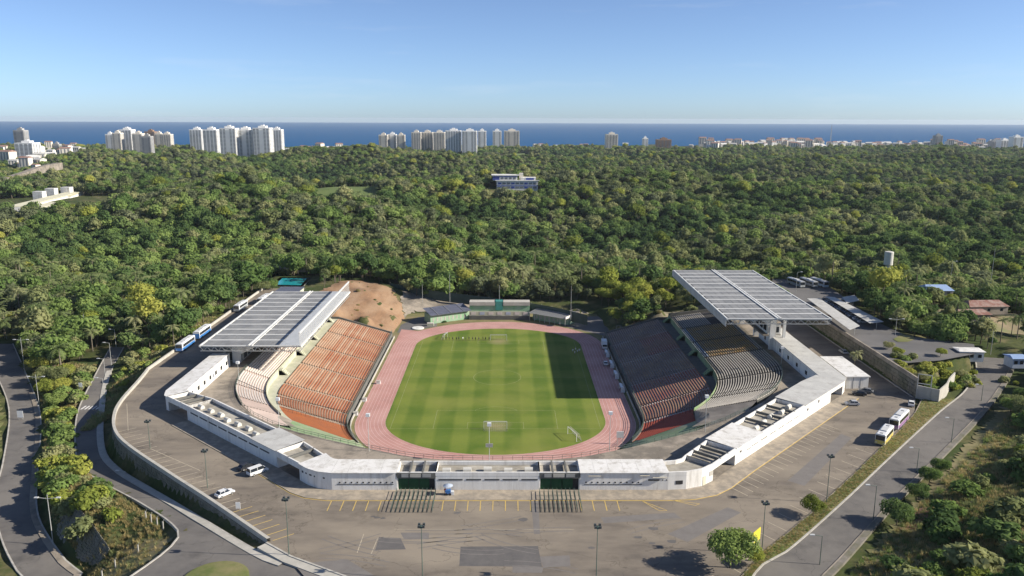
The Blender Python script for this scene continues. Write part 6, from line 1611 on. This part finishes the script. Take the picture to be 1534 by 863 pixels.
# trees by the pool, island, yard
for k, (x, y, z, kd, sc) in enumerate(((400,432,12,'dark',.8),(408,436,12,'mid',.7),(395,440,12,'olive',.75),(1360,560,16,'lime',.45),(1395,585,14.5,'mid',.55),(1380,570,15,'olive',.5),(1420,575,15,'mid',.5),(1440,560,15,'olive',.5),(1408,540,17,'lime',.42),(1345,535,18,'lime',.42),(1330,525,18,'olive',.4))):
    px, py_ = at_px(x, y, z); plant_tree(kd, px, py_, sc, rnd.uniform(0, 6), 'low leafy tree beside the pool' if k < 3 else 'low leafy tree in the walled yard by the road', 'trees beside the pool' if k < 3 else 'trees in the walled yard', meshes=FINE.get(kd))
# shrubs: islands between the roads, bank on the right; each is its own plant
rs = random.Random(77)
spots = []
def fl(P_, t): i_ = int(t); return P_[i_].lerp(P_[min(i_+1, len(P_)-1)], t-i_)
for k in range(88):      # strip between lower road and ramp road
    t = rs.random(); a = fl(rAR, lerp(10, 49, t)); c = fl(rBL, lerp(8, 43, t)); u = rs.uniform(.25, .92); p = a.lerp(c, u); spots.append((p.x, p.y, rs.choice(('olive', 'olive', 'mid', 'mid', 'lime')), rs.uniform(.8, 2.2), 'leafy shrub on the strip between the lower road and the ramp road', 'shrubs between the two left roads'))
for k in range(46):      # beyond the ramp road, below the parapet
    y = rs.uniform(232, 330); xr_ = -121.5; xl = np.interp(y, [232, 260, 300, 330], [-121, -136, -149, -157]); x = lerp(xr_-1.5, xl+2, rs.random())
    if road_near(x, y, rBL, rBR, 4.2): continue
    spots.append((x, y, rs.choice(('olive', 'mid', 'lime', 'olive')), rs.uniform(.8, 1.7), 'leafy shrub below the bus lane parapet wall', 'shrubs below the parapet wall'))
for k in range(105):     # right bank
    y = rs.uniform(118, 240); e = 62+(y-134.8)*.985; x = e+rs.uniform(13, 60)**1.0; spots.append((x, y, rs.choice(('olive', 'mid', 'dark', 'lime', 'mid', 'olive')), rs.uniform(1.1, 2.8), 'scrubby bush on the steep bank above the right road', 'bushes on the right bank'))
for k in range(60):     # walled yard
    x, y = rs.uniform(134, 160), rs.uniform(236, 258)
    if x > 128+(y-222)*.9+6: continue
    spots.append((x, y, rs.choice(('lime', 'olive', 'lime', 'mid')), rs.uniform(.8, 1.8), 'yellow green bush in the walled yard by the road', 'bushes in the walled yard'))
for k in range(22):
    x, y = rs.uniform(132, 176), rs.uniform(248, 262); spots.append((x, y, rs.choice(('lime', 'olive')), rs.uniform(.6, 1.3), 'low bush below the edge of the parking terrace', 'bushes below the parking terrace'))
for k in range(18):
    x, y = rs.uniform(54, 104), rs.uniform(356, 366); spots.append((x, y, rs.choice(('olive', 'dark', 'dry')), rs.uniform(.6, 1.3), 'scrubby bush behind the end of the shaded stand', 'bushes behind the shaded stand'))
for k in range(16):
    x, y = rs.uniform(-84, -52), rs.uniform(358, 425); spots.append((x, y, rs.choice(('dry', 'olive', 'dry')), rs.uniform(.25, .7), 'small weed clump on the bare earth mound', 'weeds on the earth mound'))
for x, y in ((-9, 387.5), (-5, 387.8), (6.5, 387.6), (-27, 381), (-30, 383.5), (-32, 380)): spots.append((x, y-1.5, 'dark', .9, 'trimmed dark bush beside the pavilions at the far bend', 'bushes at the far bend'))
for x, y, kd, sc, lb, gp in spots:
    if x > 60 and y < 245 and ((x-62)*.703-(y-134.8)*.711) < 9: continue
    me = SHRUB[kd][rs.randint(0, 1)]; o = bpy.data.objects.new('shrub', me); COL.objects.link(o); z = zt(x, y)
    o.location = (x, y, z-.1); o.rotation_euler = (0, 0, rs.uniform(0, 6.28)); o.scale = (sc*rs.uniform(.9, 1.3), sc*rs.uniform(.9, 1.3), sc*rs.uniform(.75, 1.1)); tag(o, lb, 'shrub', gp)
# dense scrub trees further up the bank and left margin
rs2 = random.Random(5)
for k in range(34):
    y = rs2.uniform(112, 250); e = 62+(y-134.8)*.985; x = e+rs2.uniform(48, 95)
    kd = rs2.choice(('dark', 'mid', 'dark', 'olive')); plant_tree(kd, x, y, rs2.uniform(.55, .95), rs2.uniform(0, 6), 'shady tree high on the bank above the right road', 'trees on top of the right bank', meshes=FINE[kd])
for k in range(40):
    y = rs2.uniform(252, 345); x = np.interp(y, [252, 300, 345], [-143, -165, -180])-rs2.uniform(5, 34)*np.interp(y, [252, 345], [.35, 1])
    if road_near(x, y, rAL, rAR, 3.5) or road_near(x, y, rBL, rBR, 3): continue
    kd = rs2.choice(('olive', 'mid', 'mid', 'lime')); plant_tree(kd, x, y, rs2.uniform(.6, .95), rs2.uniform(0, 6), 'leafy tree between the lower road and the ramp road', 'trees between the two left roads', meshes=FINE[kd])
for k in range(30):
    y = rs2.uniform(246, 335); x = 150+(y-222)*.86+rs2.uniform(14, 60)
    kd = rs2.choice(('dark', 'dark', 'mid', 'grey')); plant_tree(kd, x, y, rs2.uniform(.9, 1.3), rs2.uniform(0, 6), 'tall dark tree shading the far part of the right road', 'trees shading the right road')
for k in range(34):
    y = rs2.uniform(212, 262); x = 150+(y-222)*.86+rs2.uniform(2, 40)
    kd = rs2.choice(('dark', 'mid', 'olive', 'dark')); plant_tree(kd, x, y, rs2.uniform(.5, .95), rs2.uniform(0, 6), 'leafy tree along the shaded bend of the right road', 'trees along the bend of the right road', meshes=FINE[kd])
for k in range(24):
    x, y = rs2.uniform(52, 104), rs2.uniform(361, 392); kd = 'lime' if 50 < x < 86 and y > 366 and rs2.random() < .7 else rs2.choice(('dark', 'olive', 'mid'))
    plant_tree(kd, x, y, rs2.uniform(.6, 1.1), rs2.uniform(0, 6), '%s tree crowding the end of the shaded stand' % {'lime': 'yellow green feathery', 'dark': 'dark green', 'olive': 'olive green', 'mid': 'mid green'}[kd], 'trees crowding the shaded stand')
for k in range(44):
    x, y = rs2.uniform(153, 184), rs2.uniform(284, 392)
    if x < np.interp(y, [284, 300, 345, 392], [158, 155, 160, 165]): continue
    kd = rs2.choice(('dark', 'mid', 'olive')); plant_tree(kd, x, y, rs2.uniform(.6, 1.0), rs2.uniform(0, 6), 'leafy tree at the back of the parking terrace', 'trees at the back of the terrace')
# grass tufts
tb = MB(); r3 = random.Random(9)
for k in range(26):
    a = r3.uniform(0, 6.28); d = Vector((math.cos(a), math.sin(a), 0)); p = Vector((r3.uniform(-.4, .4), r3.uniform(-.4, .4), -.05)); h = r3.uniform(.35, .85); sd_ = Vector((-d.y, d.x, 0))*.06; e = p+d*h*.55+Vector((0, 0, h)); tb.add([p-sd_, p+sd_, e], [(0, 1, 2)])
tm_ = [('g', mesh_of(tb, LEAF['dry'], 'tuft_dry')), ('g', mesh_of(tb, LEAF['olive'], 'tuft_olive')), ('g', mesh_of(tb, LEAF['mid'], 'tuft_mid'))]
def tufts(name, n_, fx_, label, scl=(.7, 1.6), mixv=(0, 0, 1, 1, 2)):
    P_ = []
    while len(P_) < n_:
        x, y = fx_()
        P_.append((x, y, zt(x, y)))
    gn_stuff(name, P_, rg.uniform(0, 6.28, n_), rg.uniform(scl[0], scl[1], n_), rg.choice(mixv, n_), tm_, label)
def f_bank():
    y = rs.uniform(112, 245); return 62+(y-134.8)*.985+rs.uniform(5, 62), y
tufts('bank_grass', 12000, f_bank, 'rough dry grass on the steep right bank')
def f_isl():
    t = rs.random(); a = fl(rAR, lerp(8, 57, t)); c = fl(rBL, lerp(6, 58, t)); p = a.lerp(c, rs.uniform(.12, .94)); return p.x, p.y
tufts('island_grass', 5000, f_isl, 'rough dry grass between the two left roads', (.5, 1.2), (0, 0, 0, 1))
def f_yard():
    return rs.uniform(133, 165), rs.uniform(234, 262)
def f_left():
    y = rs.uniform(225, 345); return -121-rs.uniform(.5, 1)*rs.uniform(0, np.interp(y, [225, 260, 345], [3, 12, 30])), y
tufts('slope_grass', 3500, f_left, 'grassy slope below the bus lane parapet', (.8, 1.8))
def f_verge():
    t = rs.uniform(0, 58.9); p = fl(VERGE_A, t).lerp(fl(VERGE_B, t), rs.uniform(.04, .96)); return p.x, p.y
P_ = []
for _ in range(5200):
    x, y = f_verge(); P_.append((x, y, ZP+.1))
gn_stuff('verge_tufts', P_, rg.uniform(0, 6.28, 5200), rg.uniform(.18, .5, 5200), rg.choice([0, 0, 0, 1, 2], 5200), tm_, 'short patchy grass along the verge of the right road')
# clearings
drape('clearing', [(-226,925),(-212,880),(-198,830),(-170,808),(-140,830),(-130,880),(-145,930),(-190,945)], MAT['clearing'], .8, 6)
drape('clearing', [(-60,2060),(90,2045),(260,2070),(250,2110),(100,2115),(60,2300),(-10,2300),(20,2110),(-70,2100)], MAT['clearing'], 3, 14)
# ------------------------------------------------------------------ buildings far off
MAT['towerwall'] = M('tower_wall', (.84,.82,.77), (.76,.74,.69), .05, .8)
MAT['towerwarm'] = M('tower_wall_warm', (.74,.68,.57), (.66,.60,.50), .05, .8)
MAT['towergrey'] = M('tower_wall_grey', (.38,.37,.35), (.33,.32,.30), .05, .8)
MAT['towerbrown'] = M('tower_wall_brown', (.30,.19,.12), (.25,.16,.10), .05, .8)
MAT['towerwin'] = M('tower_window', (.20,.21,.22), (.14,.15,.16), .1, .4)
def tower(label, x0, x1, top, D, mat='towerwall', cols=4, cap=1.0, dep=.8, grp='apartment towers near the coast'):
    a, c = GD(x0, top, D), GD(x1, top, D); w_ = c.x-a.x; xc = (a.x+c.x)/2; d_ = max(14, w_*dep); zg = zt(xc, D+d_/2)-6; h = a.z-zg
    r = thing('apartment_tower', label, 'apartment tower', (xc, D, zg), 0, grp)
    b = MB(); b.box(-w_/2, w_/2, 0, d_, 0, h); b.build('wall', MAT[mat], r, world=False)
    nf = int(h/3.1)
    b = MB(); cw = w_/cols
    for k in range(cols):
        if k == cols//2 and cols % 2: continue
        b.box(-w_/2+cw*(k+.18), -w_/2+cw*(k+.82), -.25, .05, 4, h-2.5)
    for k in range(3): b.box(w_/2-.05, w_/2+.25, d_*(k+.2)/3, d_*(k+.8)/3, 4, h-2.5)
    b.build('window_bay', MAT['towerwin'], r, world=False)
    b = MB()
    for f_ in range(1, nf): b.box(-w_/2+.6, w_/2-.6, -.9, .04, f_*3.1, f_*3.1+1.0)
    for f_ in range(1, nf): b.box(w_/2-.04, w_/2+.7, .6, d_-.6, f_*3.1, f_*3.1+.9)
    o = b.build('balconies', MAT[mat], r, world=False); o['kind'] = 'stuff'
    b = MB(); b.box(-w_*.22, w_*.25, d_*.25, d_*.75, h, h+4.5*cap); b.box(-w_*.08, w_*.1, d_*.35, d_*.6, h+4.5*cap, h+7*cap); b.build('roof_block', MAT[mat], r, world=False)
T = [('slim tan tower rising behind a white block', 19, 35, 195, 2000, 'towergrey', 3), ('broad white block below the slim tan tower', 21, 48, 214, 1950, 'towerwall', 4), ('small isolated grey tower against the sea', 78, 88, 216, 2300, 'towergrey', 3),
 ('white tower at the left end of the coastal cluster', 157, 168, 201, 2250, 'towerwall', 3), ('stepped white tower next to the cluster end', 167, 180, 199, 2200, 'towerwarm', 3), ('tallest white tower of the coastal cluster', 177, 196, 194, 2250, 'towerwall', 4), ('cream tower beside the grey cluster tower', 197, 212, 200, 2200, 'towerwarm', 3), ('grey narrow tower in front of the brown topped one', 211, 225, 204, 2050, 'towergrey', 3), ('brown topped tower in the coastal cluster', 216, 231, 197, 2400, 'towerbrown', 3), ('cream tower near the right end of the cluster', 231, 242, 200, 2350, 'towerwarm', 3), ('cream tower at the right end of the cluster', 241, 255, 201, 2350, 'towerwarm', 4),
 ('white tower first of the big six tower row', 283, 301, 194, 2150, 'towerwall', 4), ('white tower second of the big six tower row', 303, 324, 194, 2050, 'towerwall', 4), ('tall white tower third of the big six tower row', 328, 352, 192, 1900, 'towerwall', 5), ('tall white tower fourth of the big six tower row', 352, 377, 194, 1920, 'towerwall', 5), ('tall white tower fifth of the big six tower row', 378, 403, 191.5, 1900, 'towerwall', 5), ('white tower last of the big six tower row', 404, 421, 194, 2080, 'towerwall', 4),
 ('low wide white block with three roof humps by the sea', 567, 580, 202, 2500, 'towerwarm', 3), ('white block joined to the wide low block by the sea', 581, 593, 201, 2520, 'towerwall', 3), ('cream block closing the wide low group by the sea', 594, 606, 202, 2500, 'towerwarm', 3),
 ('cream tower opening the long central row', 616, 630, 198, 2450, 'towerwarm', 4), ('cream tower second in the long central row', 631, 648, 198, 2480, 'towerwarm', 4), ('cream tower third in the long central row', 649, 666, 198, 2450, 'towerwarm', 4), ('broad white tower in the long central row', 667, 690, 195.5, 2350, 'towerwall', 6), ('white tower right of the broad one in the central row', 692, 714, 196, 2330, 'towerwall', 5), ('narrow white tower closing the central row', 716, 728, 196, 2500, 'towerwall', 3), ('narrow white tower left of the wide last block', 738, 751, 196, 2600, 'towerwall', 3), ('wide white block at the right end of the central towers', 755, 778, 196, 2600, 'towerwarm', 5),
 ('lone cream tower right of the centre by the sea', 908, 926, 201, 2500, 'towerwarm', 4), ('small lone white tower by the sea', 963, 971, 207, 2600, 'towerwall', 3), ('low brown block beside the small white tower', 985, 1006, 209, 2600, 'towerbrown', 4), ('dark lone tower at the right coast', 1402, 1413, 203, 2700, 'towergrey', 3),
 ('pale tower at the far right coast edge', 1519, 1534, 205, 2650, 'towerwall', 3), ('pale low block before the far right coast edge', 1500, 1516, 210, 2700, 'towerwall', 4), ('grey block at the far right town', 1486, 1498, 211, 2750, 'towergrey', 3)]
for t in T: tower(*t, grp=None)
# small houses of the coastal towns
def hproto(name, wm, rm, w_, d_, h):
    r = thing(name, '', '', (0, 0, 0)); b = MB(); b.box(-w_/2, w_/2, -d_/2, d_/2, -14, h); b.build('wall', wm, r, world=False)
    b = MB(); b.add([(-w_/2-.6,-d_/2-.6,h),(w_/2+.6,-d_/2-.6,h),(w_/2+.6,d_/2+.6,h),(-w_/2-.6,d_/2+.6,h),(-w_/2,0,h+2.4),(w_/2,0,h+2.4)], [(0,1,5,4),(1,2,5),(2,3,4,5),(3,0,4)]); b.build('roof', rm, r, world=False)
    b = MB(); 
    for k in range(3): b.box(-w_/2+w_*(k+.3)/3, -w_/2+w_*(k+.7)/3, -d_/2-.1, -d_/2, 1, h-1)
    b.build('window_row', MAT['towerwin'], r, world=False); return r
hp = [('white walled house with red roof', hproto('house', MAT['towerwall'], MAT['tile'], 14, 11, 7)), ('white flat house', hproto('house', MAT['towerwall'], MAT['roofwhite'], 18, 12, 9)), ('cream house with grey roof', hproto('house', MAT['towerwarm'], MAT['roofgrey'], 15, 12, 8)), ('tall cream apartment house with red roof', hproto('house', MAT['towerwarm'], MAT['tile'], 16, 13, 15))]
used = set(); rs = random.Random(31)
def put_house(x, y, where, grp):
    k = rs.randint(0, 3); nm, pr = hp[k]
    if k in used: r = copy_tree(pr)
    else: r = pr; used.add(k)
    r.location = (x, y, zt(x, y)+rs.uniform(3, 9)); r.rotation_euler = (0, 0, rs.uniform(-.5, .5)); s_ = rs.uniform(.8, 1.5); r.scale = (s_, s_, s_); tag(r, nm+' '+where, 'house', grp)
def zone(n_, xa, xb, D0, D1, where, grp):
    for _ in range(n_): D = rs.uniform(D0, D1); put_house(GD(rs.uniform(xa, xb), 215, D).x, D, where, grp)
zone(92, 1050, 1240, 2700, 3000, 'on the long coastal ridge right of centre', 'houses on the coastal ridge')
zone(58, 1180, 1400, 2750, 3000, 'in the coastal strip towards the dark tower', 'houses towards the dark tower')
zone(54, 1405, 1534, 2700, 2980, 'in the town at the far right coast', 'houses in the right hand town')
zone(26, 430, 520, 2350, 2650, 'between the six tower row and the central towers', 'houses between the tower groups')
zone(30, 0, 150, 1850, 2350, 'around the slim tan tower on the left', 'houses around the tan tower')
zone(14, 800, 1040, 2750, 2950, 'scattered by the sea right of the central towers', 'houses by the sea')
zone(12, 0, 60, 1500, 1750, 'along the highway on the left', 'houses along the highway')
p = GD(1244, 213, 2700); r = thing('antenna_mast', 'tall thin antenna mast on the coastal ridge', 'mast', (p.x, p.y, zt(p.x, p.y)))
top = GD(1244, 187, 2700).z; b = MB(); z0 = zt(p.x, p.y)
for a in range(3):
    q = 2*math.pi*a/3; b.tube((p.x+2.2*math.cos(q), p.y+2.2*math.sin(q), z0), (p.x+.4*math.cos(q), p.y+.4*math.sin(q), top), .45, .3, 5)
b.build('lattice_leg', MAT['towergrey'], r); b = MB()
for k in range(14): z = lerp(z0, top, k/14); b.tube((p.x-1.6, p.y, z), (p.x+1.6, p.y, z+4), .22, n=4)
b.build('bracing', MAT['towergrey'], r)
# long wall, highway and school at left
r = thing('long_wall', 'long white wall crossing the forest below the tower cluster', 'wall', GD(158, 243, 1750))
pts = [GD(x, y, D) for x, y, D in ((113,249,1650),(150,245,1720),(185,240,1800),(200,238,1850))]; b = MB()
for s_, e_ in zip(pts, pts[1:]): b.bar(zl(s_, s_.z-2), zl(e_, e_.z-2), 1.5, 14)
b.build('wall', MAT['conc_pale'], r); b = MB()
for s_, e_ in zip(pts, pts[1:]): b.bar(zl(s_, s_.z+5.5), zl(e_, e_.z+5.5), 2.2, .8)
b.build('coping', MAT['kerb'], r)
hw = smooth_line([G(-30,285,8), G(0,273,10), G(35,262,12), G(60,253,13), G(90,247,14)], 40); hl, hr_ = offset_line(hw, 4.5), offset_line(hw, -4.5)
b = MB(); b.loft([p+Vector((0,0,4)) for p in hr_], [p+Vector((0,0,4)) for p in hl]); b.loft([p+Vector((0,0,4)) for p in hl], [p+Vector((0,0,-8)) for p in hl]); b.loft([p+Vector((0,0,-8)) for p in hr_], [p+Vector((0,0,4)) for p in hr_])
struct(b.build('highway', MAT['conc']))
MAT['cream'] = M('cream_roof', (.66,.62,.44), (.58,.55,.40), .1, .8)
sc_ = thing('school_building', 'long pale yellow roofed building in the forest on the left', 'building', G(70, 300, 10))
for (xa, ya, xb, yb, wd, zz) in ((20,310,118,286,13,16), (40,314,85,303,11,14), (96,294,122,285,11,15)):
    A, C_ = G(xa, ya, zz), G(xb, yb, zz); b = MB(); b.bar(zl(A, zz-5), zl(C_, zz-5), wd, 9.8); b.build('wall', MAT['white'], sc_)
    b = MB(); b.bar(zl(A, zz), zl(C_, zz), wd+2, .5); b.build('roof', MAT['cream'], sc_)
    d = (C_-A).normalized(); nn = Vector((d.y, -d.x, 0)); nn = nn if nn.y < 0 else -nn
    for k in range(int((C_-A).length/7)):
        q = A+d*(3+k*7)+nn*(wd/2+.05); b = MB(); b.bar(zl(q, zz-3), zl(q+d*4.5, zz-3), .2, 2.2); b.build('window', MAT['towerwin'], sc_)
for x_, y_ in ((60,298), (78,293), (101,291)):
    p = G(x_, y_, 14); b = MB(); b.box(p.x-5, p.x+5, p.y-4, p.y+4, 13, 22); b.build('stair_tower', MAT['roofwhite'], sc_)
for k, (x_, y_) in enumerate(((160,299), (232,290), (175,296))):
    p = G(x_, y_, 12); r = thing('house', ['pale roofed hall among trees right of the school', 'small white roof showing in the forest below the clearing', 'low pale shed beside the hall in the forest'][k], 'house', p)
    b = MB(); b.box(p.x-9, p.x+9, p.y-5, p.y+5, 2, 12); b.build('wall', MAT['white'], r); b = MB(); b.box(p.x-9.5, p.x+9.5, p.y-5.5, p.y+5.5, 12.02, 12.5); b.build('roof', MAT['roofgrey'], r)
# blue and white building on the hill
p = GD(770, 276, 905); zb = zt(p.x, 905)+2.0
off_ = GD(770, 278, 905).z-zb
r = thing('hilltop_building', 'blue and white stepped building on the forested hilltop', 'building', (p.x, 905, zb)); zb = max(zb, GD(770, 279, 905).z)
MAT['deepblue'] = M('deep_blue_paint', (.05,.08,.30), (.04,.06,.24), .3, .6)
def B_(nm, xa, xb, y0, y1, z0, z1, mat): b = MB(); A, C_ = GD(xa, 270, 905).x, GD(xb, 270, 905).x; b.box(A, C_, y0, y1, zb+z0, zb+z1); return b.build(nm, mat, r)
B_('wall', 744, 806, 905, 918, -6, 6, MAT['white']); B_('wall', 738, 775, 908, 925, 6.02, 11.5, MAT['white']); B_('wall', 780, 803, 909, 920, 6.02, 9.5, MAT['white']); B_('roof_slab', 736, 778, 907, 926, 11.52, 12.3, MAT['roofwhite']); B_('stair_tower', 778, 784, 912, 920, 6.02, 14, MAT['towerwarm']); B_('roof_slab', 742, 808, 904, 908.9, 6.02, 6.6, MAT['roofwhite'])
for z0 in (-2.5, 2.0): 
    for k in range(9): B_('window', 746+k*6.6, 751+k*6.6, 904.8, 904.98, z0, z0+2.2, MAT['towerwin'] if k % 3 else MAT['deepblue'])
B_('blue_band', 744, 806, 904.7, 904.97, .3, 1.0, MAT['deepblue']); B_('blue_panel', 738, 748, 907.7, 907.97, 6.6, 11, MAT['deepblue'])
for z0 in (7.4,):
    for k in range(4): B_('window', 750+k*6.2, 754+k*6.2, 907.7, 907.97, z0, z0+2.2, MAT['towerwin'])
B_('blue_band', 738, 775, 907.6, 907.96, 10.1, 11.1, MAT['deepblue']); B_('blue_panel', 788, 800, 908.7, 908.97, 6.8, 9.0, MAT['deepblue'])

# ------------------------------------------------------------------ air
m = bpy.data.materials.new('haze_air'); m.use_nodes = True; N = m.node_tree.nodes; L = m.node_tree.links; N.remove(N['Principled BSDF'])
pv = N.new('ShaderNodeVolumePrincipled'); pv.inputs['Color'].default_value = (.80,.90,1.0,1); pv.inputs['Density'].default_value = HAZE; pv.inputs['Anisotropy'].default_value = .1
L.new(pv.outputs[0], N['Material Output'].inputs['Volume'])
b = MB(); b.box(-46000, 46000, -600, 24400, -36, 106); o = b.build('haze', m); o['kind'] = 'stuff'; o['label'] = 'thin pale blue haze over the forest and sea'
